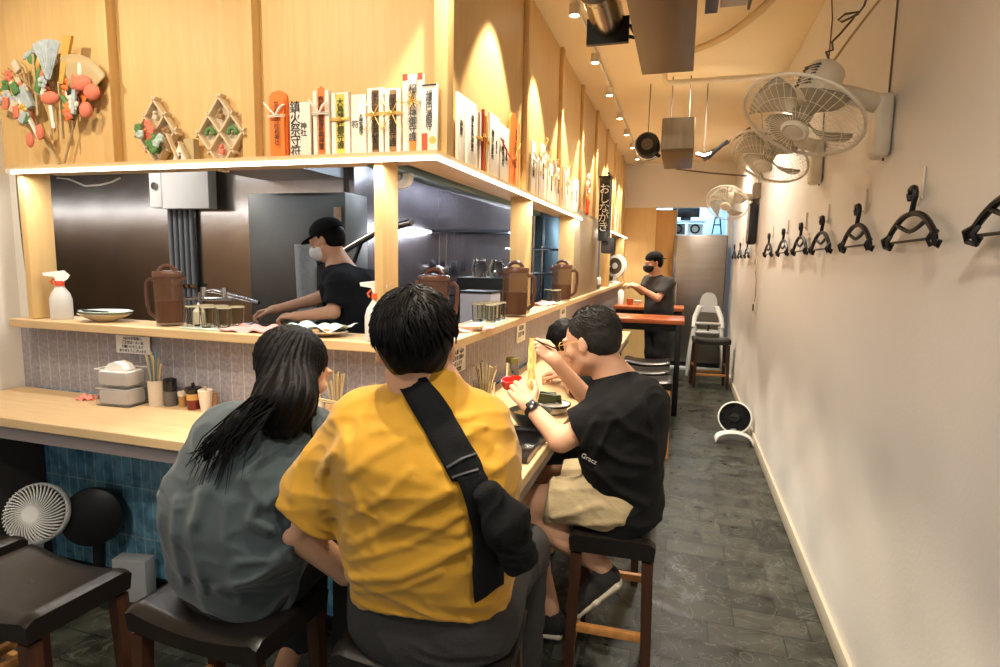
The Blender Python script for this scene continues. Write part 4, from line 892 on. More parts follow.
# ================================================================ STOOLS AND TABLES
def stool(label,x,y,rz,group='bar stools at the counter',seatmat='leather',w=0.43,d=0.29,h=0.63):
    root=thing('bar_stool',label,'stool',(x,y,0),rz,group)
    def top(u,v):
        X=(u-0.5)*w; Yv=(v-0.5)*d; ex=min(1,(0.5-abs(u-0.5))*w/0.02); ey=min(1,(0.5-abs(v-0.5))*d/0.02)
        dip=0.028*(1-(2*(u-0.5))**2)
        return (X,Yv,h-dip-0.014*((1-ex)**2+(1-ey)**2)+0.004*math.sin(u*PI)*math.sin(v*PI))
    b=B(); nu,nv=21,15
    g=[[b.bm.verts.new(top(i/(nu-1),j/(nv-1))) for j in range(nv)] for i in range(nu)]
    lo=[[b.bm.verts.new(((i/(nu-1)-0.5)*(w-0.008),(j/(nv-1)-0.5)*(d-0.008),h-0.075-0.012*(1-(2*(i/(nu-1)-0.5))**2))) for j in range(nv)] for i in range(nu)]
    for i in range(nu-1):
        for j in range(nv-1): b.bm.faces.new((g[i][j],g[i+1][j],g[i+1][j+1],g[i][j+1])); b.bm.faces.new((lo[i][j],lo[i][j+1],lo[i+1][j+1],lo[i+1][j]))
    for i in range(nu-1):
        b.bm.faces.new((g[i][0],lo[i][0],lo[i+1][0],g[i+1][0])); b.bm.faces.new((g[i][-1],g[i+1][-1],lo[i+1][-1],lo[i][-1]))
    for j in range(nv-1):
        b.bm.faces.new((g[0][j],g[0][j+1],lo[0][j+1],lo[0][j])); b.bm.faces.new((g[-1][j],lo[-1][j],lo[-1][j+1],g[-1][j+1]))
    s=b.build('seat',seatmat,root,ang=50)
    B().sphere((0,0,h-0.026),0.011,(1,1,0.35)).build('button','leather',s)
    for sx in (-1,1):
        for sy in (-1,1):
            b=B(); a=Vector((sx*(w/2-0.03),sy*(d/2-0.025),h-0.085)); e=Vector((sx*(w/2-0.015),sy*(d/2-0.010),0)); r=0.019
            vs=[[b.bm.verts.new((p.x+ux*q,p.y+uy*q,p.z)) for ux,uy in ((-1,-1),(1,-1),(1,1),(-1,1))] for p,q in ((e,r*0.85),(a,r))]
            b.bm.faces.new(vs[0][::-1]); b.bm.faces.new(vs[1])
            for k in range(4): b.bm.faces.new((vs[0][k],vs[0][(k+1)%4],vs[1][(k+1)%4],vs[1][k]))
            b.build('leg','stool_wood',root)
    for z,m in ((0.17,'orange_wood'),):
        for sy in (-1,1): B().box((0,sy*(d/2-0.014),z),(w-0.06,0.022,0.03),bev=0.004).build('stretcher',m,root)
    for sx in (-1,1): B().box((sx*(w/2-0.018),0,0.27),(0.022,d-0.05,0.03),bev=0.004).build('stretcher','orange_wood',root)
    return root
s0=stool('empty dark brown vinyl stool in the bottom left corner, nearest the camera',-1.735,1.125,-0.05,'bar stools at the counter')
def st(label,x,y,rz,group='bar stools at the counter'): return dup(s0,(x,y,0),rz,label,group)
st('empty dark vinyl stool at the left picture edge, beside the white drum fan',-2.225,1.17,-0.05)
st('dark vinyl stool under the long-haired person in the grey-teal shirt',-1.135,1.235,-0.04)
st('dark vinyl stool under the person in the mustard yellow T-shirt',-0.55,1.29,0.10)
st('dark vinyl stool under the person in the black T-shirt and khaki shorts',-0.182,2.13,PI/2+0.03)
st('dark vinyl stool under the bent-over person half hidden at the counter',-0.27,2.95,PI/2)
st('dark stool with a pale front leg, foremost of those under the first red table',-0.24,4.85,0.03,'stools tucked under the red tables')
sp=D.objects['bar_stool.006']; lg=[c for c in D.objects if c.parent==sp and c.name.startswith('leg') and c.data.vertices[0].co.x>0 and c.data.vertices[0].co.y<0][0]; lg.data=lg.data.copy(); lg.data.materials[0]=MT['orange_wood']; lg['label']='pale orange-brown front leg'
st('black-seated stool in the middle of those under the first red table',-0.27,5.28,0.03,'stools tucked under the red tables')
st('black-seated stool farthest back under the first red table',-0.27,5.75,0.0,'stools tucked under the red tables')
st('dark stool standing alone against the white wall in front of the grey high chair',0.40,7.75,0.12,'loose stool by the white wall')
def table(label,x0,x1,y0,y1,h):
    root=thing('high_table',label,'table',((x0+x1)/2,(y0+y1)/2,0),0,'red-topped high tables'); w=x1-x0; d=y1-y0
    B().box((0,0,h-0.022),(w,d,0.044),bev=0.004).build('tabletop','red_wood',root)
    B().box((0,-d/2+0.05,h-0.08),(w-0.06,0.025,0.07)).build('apron','black',root); B().box((0,d/2-0.05,h-0.08),(w-0.06,0.025,0.07)).build('apron','black',root)
    for sx in (-1,1):
        for sy in (-1,1): B().box((sx*(w/2-0.05),sy*(d/2-0.05),(h-0.044)/2),(0.055,0.055,h-0.044),bev=0.003).build('leg','black',root)
table('nearer red-brown topped high table with black legs beyond the counter end',-0.80,0.055,6.05,6.62,0.975)
table('farther red-brown topped high table, behind the nearer one and before the cap-wearing staff',-0.80,0.055,7.55,8.1,0.985)
# ================================================================ FANS
def fan_cage(b,R,depth,ribs,rings,hub=0.05,r=0.0013,back=True):
    """wire guard opening along +Z (front), centred on the origin"""
    for k in range(ribs):
        a=2*PI*k/ribs; c,s_=math.cos(a),math.sin(a)
        b.tube([(hub*c,hub*s_,depth),(R*0.6*c,R*0.6*s_,depth*0.92),(R*0.9*c,R*0.9*s_,depth*0.45),(R*c,R*s_,0)],r,4)
        if back: b.tube([(hub*1.2*c,hub*1.2*s_,-depth*0.9),(R*0.6*c,R*0.6*s_,-depth*0.8),(R*c,R*s_,0)],r,4)
    for q,z in rings: b.tube([(q*math.cos(t),q*math.sin(t),z) for t in [i*2*PI/40 for i in range(40)]],r,4,closed=True)
def blades(b,n,R,tilt=0.5,hub=0.03):
    for k in range(n):
        a0=2*PI*k/n
        def fn(u,v):
            r=hub+(R-hub)*u; wdt=(0.30+0.75*math.sin(min(1,u*1.15)*PI*0.62)); a=a0+(v-0.5)*wdt+0.5*u; return (r*math.cos(a),r*math.sin(a),(v-0.5)*0.05*tilt*2*(0.5+u*0.6))
        b.grid(fn,8,6)
def wall_fan(label,c,n,wall_y,zt,zb,D_=0.42,big=True):
    """c = centre of the cage, n = direction the air blows"""
    root=thing('wall_fan',label,'fan',(WR-0.005,wall_y,zt),0,'cream fans on the right wall'); O=Vector(root.location)
    n=Vector(n).normalized(); q=n.to_track_quat('Z','Y').to_matrix(); c=Vector(c)-O; R=D_/2
    b=B(); fan_cage(b,R,0.055,44,((R,0.0),(R*0.93,0.022),(R*0.45,0.052),(R*0.72,0.043)),0.045,0.0009)
    b.tube([(R*math.cos(t),R*math.sin(t),0) for t in [i*2*PI/48 for i in range(48)]],0.006,8,closed=True)
    g=b.build('guard','cream_pl',root,loc=c); g.rotation_euler=q.to_euler()
    b=B(); b.lathe([(0.001,0.0),(0.046,0.0),(0.048,0.008),(0.040,0.016),(0.030,0.012),(0.028,0.015),(0.001,0.017)],(0,0,0.050),None,32); e=b.build('badge','cream_pl',root,loc=c); e.rotation_euler=q.to_euler()
    b=B(); blades(b,4,R*0.86); b.lathe([(0.001,0.03),(0.028,0.026),(0.032,-0.02),(0.001,-0.02)],seg=24); e=b.build('blades',MT['fanblade'],root,loc=c,solid=0.0018); e.rotation_euler=q.to_euler()
    b=B(); b.lathe([(0.001,-0.22),(0.035,-0.215),(0.062,-0.19),(0.070,-0.13),(0.066,-0.075),(0.045,-0.055),(0.001,-0.05)],seg=28); mo=b.build('motor','cream_pl',root,loc=c); mo.rotation_euler=q.to_euler()
    b=B()
    for k in range(7): b.box((0.0,0.058,-0.085-0.013*k),(0.06,0.02,0.004))
    v=b.build('motor_vents',MT['vent'],root,loc=c); v.rotation_euler=q.to_euler()
    mc=c-n*0.14
    # bracket on the wall and arm
    h=zt-zb; b=B(); b.box((-0.030,0,-h/2),(0.060,0.085,h),bev=0.020,seg=4); br=b.build('wall_bracket','cream_pl',root)
    b=B(); a=Vector((-0.03,0,-0.035)); bb=mc+Vector((0,0,-0.02)); b.tube([a,a+(bb-a)*0.5+Vector((0,0,0.006)),bb],[0.030,0.027,0.026],12,flat=1.2); b.build('arm','cream_pl',root)
    b=B(); b.tube([(0.002,0.052,-h),(0.002,0.050,-h*0.4),(0.0,0.05,0.05),(-0.002,0.045,0.35),(0.0,0.05,0.62),(-0.02,0.05,CZ-zt-0.005)],0.0035,6); b.build('power_cord',MT['cordbrown'],root)
    return root
MT['fanblade']=mat('translucent_smoky_fan_blade',(0.62,0.55,0.42),0.2,trans=0.55,ior=1.2); MT['vent']=mat('dark_vent_slots',(0.10,0.075,0.05),0.6); MT['cordbrown']=mat('brown_grey_cable',(0.13,0.10,0.07),0.6)
wall_fan('largest cream wall fan, nearest the camera, tilted down over the aisle',W(802,117,y=2.30),(-0.40,-0.36,-0.85),2.47,2.15,1.93,0.40)
wall_fan('middle cream wall fan, partly behind the nearest and largest one',W(768,157,y=3.30),(-0.40,-0.38,-0.83),3.55,2.20,1.97,0.39)
wall_fan('smallest-looking cream wall fan, farthest down the aisle above the doorway',W(727,203,y=5.9),(-0.25,-0.70,-0.66),6.35,2.22,1.98,0.38)
# white drum fan under the counter, lower left
t=thing('desk_fan','white round fan with spiral grille on the floor stand by the blue tiles','fan',(-2.62,1.70,0)); 
c=W(33,514,y=1.72)-Vector(t.location); n=Vector((0.40,-0.86,0.32)).normalized(); q=n.to_track_quat('Z','Y').to_matrix()
b=B()
for k in range(44):
    a=2*PI*k/44; pts=[]
    for j in range(5): u=j/4; r=0.030+0.088*u; aa=a+u*0.42; pts.append((r*math.cos(aa),r*math.sin(aa),0.020*(1-u**2)))
    pts.append((0.122*math.cos(a+0.44),0.122*math.sin(a+0.44),-0.02)); b.tube(pts,[0.0022,0.0026,0.003,0.0034,0.0036,0.0036],5)
b.tube([(0.122*math.cos(i*PI/24),0.122*math.sin(i*PI/24),-0.022) for i in range(48)],0.006,6,closed=True)
g=b.build('grille','white_pl',t,loc=c,rot=q.to_euler())
b=B(); b.lathe([(0.126,-0.02),(0.130,-0.03),(0.120,-0.075),(0.085,-0.115),(0.03,-0.125),(0.001,-0.125)],seg=40,cap=False); b.build('housing','white_pl',t,loc=c,rot=q.to_euler()); b=B(); b.lathe([(0.001,0.004),(0.1,0.0),(0.115,-0.02)],(0,0,-0.035),seg=30); b.build('inner_shroud','vent',t,loc=c,rot=q.to_euler())
b=B(); b.lathe([(0.001,0.0),(0.031,0.0),(0.032,0.006),(0.001,0.009)],(0,0,0.016),seg=28,sc=(1,1,1)); b.build('badge','white_pl',g)
b=B(); blades(b,5,0.10); b.build('blades','vent',t,loc=c-n*0.02,rot=q.to_euler(),solid=0.002)
B().tube([Vector((0,0,0.03)),c+Vector((0,0.02,-0.10))],[0.022,0.018],12).build('neck','white_pl',t)
B().lathe([(0.10,0.0),(0.105,0.012),(0.085,0.026),(0.03,0.034),(0.001,0.034)],seg=32).build('base','white_pl',t)
t=thing('cardboard_packet','grey-white flat packet lying behind the round white fan by the blue tiles','packet',(-2.27,1.90,0),0.2)
B().box((0,0,0.10),(0.16,0.07,0.20),bev=0.008).build('box',mat('grey_white_card',(0.35,0.36,0.37),0.7),t)
t=thing('floor_fan','black round head on a neck and base behind the round white fan by the blue tiles','fan',(-2.46,1.88,0))  # black round form filling the dark spot behind the white fan
B().lathe([(0.001,0.05),(0.09,0.045),(0.125,0.03),(0.13,0.0),(0.12,-0.04),(0.05,-0.07),(0.001,-0.07)],seg=32).build('head_shell','black',t,loc=(0,0,0.37),rot=(PI/2-0.2,0,0.5)); B().tube([(0,0,0.02),(0,0.02,0.3)],0.025,10).build('neck','black',t); B().lathe([(0.09,0),(0.09,0.02),(0.03,0.03),(0.001,0.03)],seg=24).build('base','black',t)
# floor fan by the right wall
t=thing('floor_fan','small white floor fan with dark round head standing by the right-hand baseboard','fan',(0.515,5.42,0),0,None)
Rf=0.135; fc=Vector((0.005,0.02,0.20)); n=Vector((-0.15,-0.93,0.32)).normalized(); q=n.to_track_quat('Z','Y').to_euler()
b=B(); b.lathe([(Rf-0.006,0.028),(Rf+0.004,0.026),(Rf+0.010,0.0),(Rf+0.006,-0.05),(0.09,-0.10),(0.001,-0.105)],seg=40,cap=False); b.build('housing','white_pl',t,loc=fc,rot=q)
b=B(); b.lathe([(0.001,0.0),(Rf-0.004,0.0)],(0,0,-0.004),seg=32); fan_cage(b,Rf-0.004,0.03,30,((Rf*0.5,0.026),(Rf*0.8,0.02)),0.03,0.0014,back=False); b.lathe([(0.001,0.032),(0.04,0.030),(0.042,0.02)],seg=20); b.build('grille',MT['black'],t,loc=fc,rot=q)
B().box((0,0,0.035),(0.11,0.012,0.13)).build('blade_block','black',t,loc=fc+Vector(n)*0.028,rot=q).scale=(0.7,0.3,0.3)
b=B()
def arch(u,v):
    a=PI*u; r0=0.15; return (-r0*math.cos(a),-0.075+0.15*v-0.03*math.sin(a)*(1-2*v)*-1,0.006+0.085*math.sin(a)**0.8)
b.grid(arch,20,6); b.build('base','white_pl',t,solid=0.016,loc=(0.0,-0.07,0))
B().tube([(0,0.0,0.07),(0,0.01,0.10)],0.03,12).build('neck','white_pl',t)
# ================================================================ HANGERS ON THE RIGHT WALL
def hanger(label,y,first=None):
    root=thing('clothes_hanger',label,'hanger',(WR-0.035,y,1.775),0,'black plastic hangers on the right wall')
    b=B(); b.tube([(0.0,0.028,-0.028),(-0.001,0.034,-0.010),(0,0.020,0.006),(0,-0.002,0.004),(0,-0.012,-0.016),(0,-0.006,-0.04),(0,0.006,-0.072)],[0.0075,0.0085,0.0095,0.0095,0.009,0.008,0.008],8,sm=4); b.build('hook','black',root)
    b=B(); b.tube([(0,-0.195+0.0,-0.150),(0,-0.175,-0.128),(0,-0.12,-0.094),(0,-0.06,-0.074),(0,0.005,-0.069),(0,0.07,-0.076),(0,0.13,-0.098),(0,0.185,-0.132),(0,0.205,-0.155)],[0.007,0.009,0.0095,0.009,0.008,0.009,0.0095,0.009,0.007],8,sm=3)
    b.tube([(0,-0.115,-0.094),(0,-0.06,-0.112),(0,0.0,-0.122),(0,0.06,-0.112),(0,0.12,-0.096)],0.0065,8,sm=3); b.build('shoulder_arch','black',root)
    b=B(); b.tube([(0,-0.185,-0.148),(0,0.195,-0.152)],0.0042,8); b.build('trouser_bar','black',root)
    for s in (-1,1):
        b=B(); yy=s*0.188
        b.tube([(0.0,yy-0.012,-0.128),(-0.012,yy+s*0.018,-0.142),(-0.004,yy+s*0.020,-0.165),(0.004,yy-0.008,-0.172),(0.006,yy-0.02,-0.155)],0.0065,6); b.tube([(0.0,yy-s*0.020,-0.130),(-0.01,yy-s*0.022,-0.150),(0.0,yy-s*0.020,-0.170)],0.006,6); b.build('clip','black',root)
    return root
def wall_hook(y):
    t=thing('wall_hook','',None,(WR-0.002,y+0.03,1.80)); b=B(); b.box((-0.004,0,0),(0.006,0.013,0.095),bev=0.002); b.tube([(-0.005,0,-0.038),(-0.030,0,-0.040),(-0.040,0,-0.030),(-0.042,0,-0.012)],0.0035,6); b.build('hook_body','cream_pl',t); return t
HY=[(1.47,'partly cut off by the right picture edge'),(2.07,'first complete one from the camera'),(2.65,'second complete one from the camera'),(3.27,'third complete one from the camera'),(3.81,'fourth complete one from the camera'),(4.43,'fifth complete one from the camera'),(5.13,'last one before the black hanging case'),(6.75,'just beyond the black hanging case'),(7.55,'second from the far end of the row'),(8.35,'farthest and smallest-looking in the row')]
h0=None; k0=None
for y,w_ in HY:
    lab='black plastic clothes hanger on the right wall, '+w_
    if h0 is None: h0=hanger(lab,y); k0=wall_hook(y); k=k0
    else: dup(h0,(WR-0.035,y,1.775),0.0,lab); k=dup(k0,(WR-0.002,y+0.03,1.80))
    k['label']='cream stick-on wall hook, hanger '+w_; k['category']='hook'; k['group']='cream hooks on the right wall'
# grey box, black case, sockets and wires on the right wall
t=thing('junction_box','brown-grey square box on the right wall above the black case','box',(WR-0.03,6.3,2.24)); B().box((0,0,0),(0.06,0.16,0.15),bev=0.006).build('body',mat('brown_grey_paint',(0.22,0.17,0.11),0.5),t); B().box((-0.031,0,0),(0.004,0.13,0.12)).build('cover',mat('brown_grey_cover',(0.26,0.20,0.13),0.5),t)
t=thing('hanging_case','long black glossy case hanging on the right wall among the hangers','case',(WR-0.05,6.3,2.13))
b=B(); b.box((0,0,-0.20),(0.09,0.13,0.40),bev=0.03,seg=4); b.build('body','blackgloss',t); B().tube([(0,-0.03,-0.01),(0,0,0.035),(0,0.03,-0.01)],0.006,6).build('handle','black',t); B().box((-0.04,-0.045,-0.2),(0.02,0.03,0.34),bev=0.006).build('silver_edge','steel',t)
t=thing('wall_switch','beige narrow switch plate on the right wall below the black case','switch',(WR-0.006,6.15,1.53)); B().box((0,0,0),(0.012,0.06,0.16),bev=0.003).build('plate','cream_pl',t); B().box((-0.008,0,0.03),(0.006,0.03,0.04)).build('rocker','vent',t)
t=thing('wall_socket','small beige socket box with a cable low on the right wall','socket',(WR-0.01,5.95,1.14)); B().box((0,0,0),(0.02,0.075,0.11),bev=0.003).build('plate','cream_pl',t); B().box((-0.014,0,0.0),(0.012,0.03,0.06)).build('plug','vent',t); B().tube([(-0.004,0,0.05),(-0.006,-0.03,0.14),(0.0,0.05,0.25),(0.0,0.16,0.33)],0.0035,6).build('cable','cordbrown',t)
# ================================================================ HIGH CHAIR
MT['grey_pl']=mat('light_grey_plastic',(0.50,0.50,0.49),0.4)
t=thing('high_chair','light grey plastic baby high chair standing before the steel fridge','high chair',(0.385,8.6,0))
b=B(); b.prism([(-0.12,0.0),(0.12,0.0),(0.115,0.16),(0.085,0.24),(0.04,0.272),(-0.04,0.272),(-0.085,0.24),(-0.115,0.16)],0,0.025,(0,0.12,0.86),(PI/2,0,0)); b.build('backrest','grey_pl',t)
b=B(); b.box((0,0,0.60),(0.30,0.28,0.03),bev=0.01); b.build('seat','grey_pl',t)
b=B(); b.tube([(-0.19,-0.12,0.66),(-0.17,0.0,0.80),(-0.12,0.12,0.92),(0,0.14,0.95),(0.12,0.12,0.92),(0.17,0.0,0.80),(0.19,-0.12,0.66)],[0.025,0.035,0.04,0.04,0.04,0.035,0.025],8); b.build('armrest','grey_pl',t)
B().box((0,-0.08,0.72),(0.34,0.05,0.03),bev=0.01).build('front_bar','grey_pl',t)
for sx in (-1,1):
    for sy in (-1,1): B().tube([(sx*0.17,sy*0.10,0.66),(sx*0.21,sy*0.18,0.35),(sx*0.24,sy*0.22,0.0)],[0.03,0.026,0.02],8).build('leg','grey_pl',t)
B().tube([(0,-0.06,0.72),(0.02,-0.1,0.66),(0.0,-0.1,0.62)],0.012,6).build('strap','black',t)
# ================================================================ BACK ROOM AND FRIDGE
t=thing('fridge','tall stainless steel fridge door standing in the doorway','fridge',(0.24,9.02,0))
B().box((0,0.06,0.98),(0.72,0.30,1.90),bev=0.01).build('cabinet','steel_dark',t); d_=B().box((0.01,-0.105,1.02),(0.67,0.03,1.82),bev=0.006).build('door',MT['fridgesteel'] if 'fridgesteel' in MT else mat('warm_brushed_steel',(0.30,0.27,0.24),0.38,1.0,noise=(3,0.15,(1,1,8))),t)
B().tube([(-0.30,-0.14,0.85),(-0.30,-0.155,0.9),(-0.30,-0.155,1.2),(-0.30,-0.14,1.25)],0.009,8).build('handle','chrome',d_)
B().box((0,0.0,0.06),(0.68,0.2,0.08)).build('plinth','black',t)
t=thing('shelf_rack','pale blue-lit shelf rack above and behind the steel fridge','shelf',(0.22,10.2,0))
for z,w_,x_ in ((1.45,0.9,0),(1.98,0.9,0),(2.20,0.56,-0.17),(2.55,0.9,0)): B().box((x_,0,z),(w_,0.35,0.025)).build('board','white_pl',t)
for x in (-0.44,0.44): B().box((x,0,1.3),(0.03,0.3,2.6)).build('upright','white_pl',t)
t=thing('monitor','black flat screen standing on the back-room shelf','screen',(0.02,10.1,2.2128)); B().box((0,0,0.15),(0.42,0.03,0.20),bev=0.004).build('screen','blackgloss',t); B().box((0,0.03,0.025),(0.16,0.12,0.05)).build('stand','black',t)
for i,x in enumerate((-0.10,0.17)):
    t=thing('speaker_box',('left' if i==0 else 'right')+' pale box with a round dark ring under the black screen','box',(x,10.12,1.9928)); B().box((0,0,0.085),(0.24,0.14,0.17),bev=0.005).build('body','steel_dark' if i==0 else 'white_pl',t); B().lathe([(0.05,0.0),(0.075,0.0),(0.075,0.012),(0.05,0.012),(0.05,0.0)],(0,-0.072,0.085),(PI/2,0,0),24,cap=False).build('ring','black',t)
t=thing('step_ladder','small dark folded metal frame on the back-room shelf, right of the screen','frame',(0.50,10.05,1.9928)); 
for sx in (-1,1): B().tube([(sx*0.07,0,0),(sx*0.035,0,0.26)],0.012,6).build('side_rail','black',t)
B().box((0,0,0.15),(0.12,0.02,0.02)).build('rung','black',t); B().box((0,0,0.26),(0.09,0.03,0.02)).build('top_bar','black',t)
# ================================================================ CEILING
def rel(p,t): return Vector(p)-Vector(t.location)
t=thing('ceiling_duct','big brown rectangular duct hanging under the ceiling at the top','duct',(-0.135,2.5,2.59))
B().box((0,0,0.11),(0.275,2.1,0.22),bev=0.004).build('body','ductbrown',t); B().box((-0.02,1.05,0.012),(0.05,0.02,0.012)).build('bracket','black',t)
for x,y in ((-0.12,0.9),(0.12,0.9),(-0.12,-0.8),(0.12,-0.8)): B().tube([(x,y,0.22),(x,y,CZ-2.59)],0.005,6).build('hanging_rod','black',t)
t=thing('steel_duct','shiny round steel duct with a black band beside the brown duct','duct',(-0.44,2.35,2.80))
b=B(); b.lathe([(0.085,-1.0),(0.085,0.55),(0.075,0.56),(0.085,0.57),(0.085,0.93),(0.001,0.93)],seg=32,rot=(-PI/2,0,0)); b.build('tube_body',mat('galvanised_duct_steel',(0.35,0.30,0.22),0.22,1.0),t)
B().lathe([(0.088,-0.035),(0.100,-0.03),(0.100,0.03),(0.088,0.035)],(0,0.45,0),(-PI/2,0,0),32,cap=False).build('band','black',t)
B().box((0,0.95,-0.05),(0.22,0.03,0.13)).build('end_flange','black',t); B().tube([(0,0.45,0.09),(0,0.45,0.2)],0.006,6).build('hanging_rod','black',t)
B().tube([(0.12,0.9,-0.05),(0.15,1.0,-0.08),(0.10,1.02,-0.06)],0.01,6).build('clamp','black',t)
t=thing('ceiling_air_conditioner','beige louvred ceiling unit right of the brown duct, cut by the top','air conditioner',(0.17,2.55,2.78))
B().box((-0.10,0,0.11),(0.06,1.45,0.22)).build('side_channel','steel_dark',t); B().box((0,0.02,0.11),(0.12,1.35,0.2),bev=0.004).build('case',mat('beige_metal_case',(0.42,0.34,0.22),0.4,0.3),t); B().box((0.075,0,0.115),(0.012,1.5,0.21)).build('trim_rail','vent',t)
b=B(); 
for k in range(9): b.box((0.10+k*0.014,-0.05,0.02+k*0.003),(0.005,1.25,0.012))
b.box((0.155,-0.05,0.05),(0.14,1.25,0.02)); b.build('louvre',mat('tan_louvre',(0.36,0.27,0.15),0.5),t)
t=thing('exhaust_box','hanging dark metal duct box on two thin rods, halfway down the aisle','duct',(-0.085,5.45,2.415))
B().box((0,0,0.13),(0.25,0.9,0.26),bev=0.004).build('body','ductbrown',t); B().box((0,-0.46,0.14),(0.235,0.012,0.235)).build('front_panel',mat('grey_brown_panel',(0.24,0.20,0.14),0.35,0.6,noise=(8,0.4,(3,1,0.3))),t)
for x in (-0.06,0.075): B().tube([(x,-0.4,0.26),(x,-0.4,CZ-2.415)],0.005,6).build('hanging_rod','cordbrown',t)
t=thing('round_duct_fan','black round duct fan with a white band, left of the hanging box','fan',(-0.325,5.2,2.50))
b=B(); b.lathe([(0.05,0.10),(0.085,0.12),(0.097,0.10),(0.097,-0.12),(0.085,-0.14),(0.001,-0.14)],seg=32,rot=(PI/2,0,0)); b.build('body','black',t); B().lathe([(0.001,0.10),(0.045,0.105),(0.05,0.09)],seg=20,rot=(PI/2,0,0)).build('hub',MT['vent'],t); B().lathe([(0.099,-0.02),(0.101,-0.02),(0.101,-0.06),(0.099,-0.06)],seg=32,rot=(PI/2,0,0),cap=False).build('white_band','white_pl',t)
B().tube([(0.06,0,-0.06),(0.10,0.02,-0.08)],0.015,8).build('coupling','black',t); B().tube([(0,0,0.11),(0,0,CZ-2.5)],0.005,6).build('hanging_rod','cordbrown',t)
t=thing('flood_lamp','tilted dark-edged lamp panel right of the hanging box','lamp',(0.125,5.3,2.42)); B().box((0.09,-0.02,0.04),(0.20,0.16,0.025),(0.0,-0.75,0.2),bev=0.004).build('panel','black',t); B().tube([(-0.06,0,0.02),(0.0,0,0.0),(0.06,0,0.02)],0.02,8).build('arm','steel',t); B().tube([(0,0,0.03),(0,0,CZ-2.42)],0.005,6).build('hanging_rod','cordbrown',t)
t=thing('ceiling_pipe','white pipe crossing the ceiling from the brown duct to the right wall','pipe',(0.22,4.85,2.90)); B().tube([(-0.42,0,0.10),(-0.42,0,0.03),(-0.40,0,0.0),(0.0,0.0,0.0),(0.45,0.0,0.0)],0.020,10).build('tube_body','cream_pl',t)
MT['beamcol']=mat('tan_ceiling_trim',(0.58,0.44,0.24),0.6)
t=thing('ceiling_hose','thick tan hose sweeping in an arc across the ceiling','hose',(0.4,3.9,2.96)); b=B(); b.tube([rel(W(x,y,z=2.955),t) for x,y in ((694,50),(710,44),(728,35),(745,23),(762,9),(778,-8))],0.022,10); b.build('tube_body','beamcol',t)
t=thing('ceiling_conduit','straight brown cable conduit running up the ceiling beside the hose','conduit',(0.45,4.0,2.97)); b=B(); b.tube([rel(W(x,y,z=2.975),t) for x,y in ((788,79),(838,-2),(850,-20))],0.014,8); b.build('tube_body','cordbrown',t)
t=thing('coiled_cable','loose tangled brown cable with a loop tied above the largest wall fan','cable',(0.58,2.7,2.5)); b=B(); pts=[(823,70,2.45),(829,60,2.47),(826,52,2.50),(833,50,2.50),(832,42,2.52),(840,34,2.52),(852,20,2.55),(858,12,2.55),(845,14,2.5),(838,20,2.5),(842,22,2.5),(858,14,2.52),(864,6,2.55),(868,-6,2.6)]
b.tube([rel(W(x,y,y=q),t) for x,y,q in pts],0.004,6); b.build('tangled_cable','cordbrown',t)
B().tube([rel(W(826,72,y=2.45),t),rel(W(850,38,y=2.6),t),rel(W(884,-6,y=2.75),t)],0.005,6).build('straight_cable','beamcol',t)
t=thing('ceiling_conduit','thin brown conduit on the far ceiling behind the middle wall fan','conduit',(0.3,6.5,2.9)); b=B(); b.tube([rel(W(x,y,y=q),t) for x,y,q in ((704,155,6.6),(728,143,6.4),(750,128,6.2))],0.012,6); b.build('tube_body','cordbrown',t)
t=thing('ceiling_conduit','thin horizontal conduit below the hanging box toward the farthest fan','conduit',(0.3,6.5,2.6)); b=B(); b.tube([rel(W(x,y,y=q),t) for x,y,q in ((676,169,6.6),(710,173,6.5),(747,176,6.4))],0.009,6); b.build('tube_body','cordbrown',t)
# track with spot lamps on the aisle side of the boarded wall
t=thing('spot_track','thin cream track running along the ceiling beside the boarded side wall','track',(-0.655,5.3,2.985)); B().box((0,0,0),(0.022,8.6,0.022)).build('rail','cream_pl',t)
t0=None
for i,y in enumerate(SPOTS):
    lab=['cut off at the top','nearest the top, above the first batten','second visible','third visible','fourth visible'][i] if False else None
    o=thing('spot_lamp','lit ceiling spot','lamp',(-0.655,y,2.975),0,'lit spot lamps along the side wall') if t0 is None else None
    if t0 is None:
        t0=o; B().lathe([(0.030,0.0),(0.030,-0.05),(0.034,-0.052),(0.034,-0.060),(0.026,-0.060),(0.026,-0.045),(0.001,-0.045)],seg=20).build('housing','cream_pl',o); B().sphere((0,0,-0.052),0.024,(1,1,0.45)).build('lens','bulb',o)
    else: o=dup(t0,(-0.655,y,2.975))
    o['label']='small lit round spot lamp in the ceiling row beside the boarded side wall'
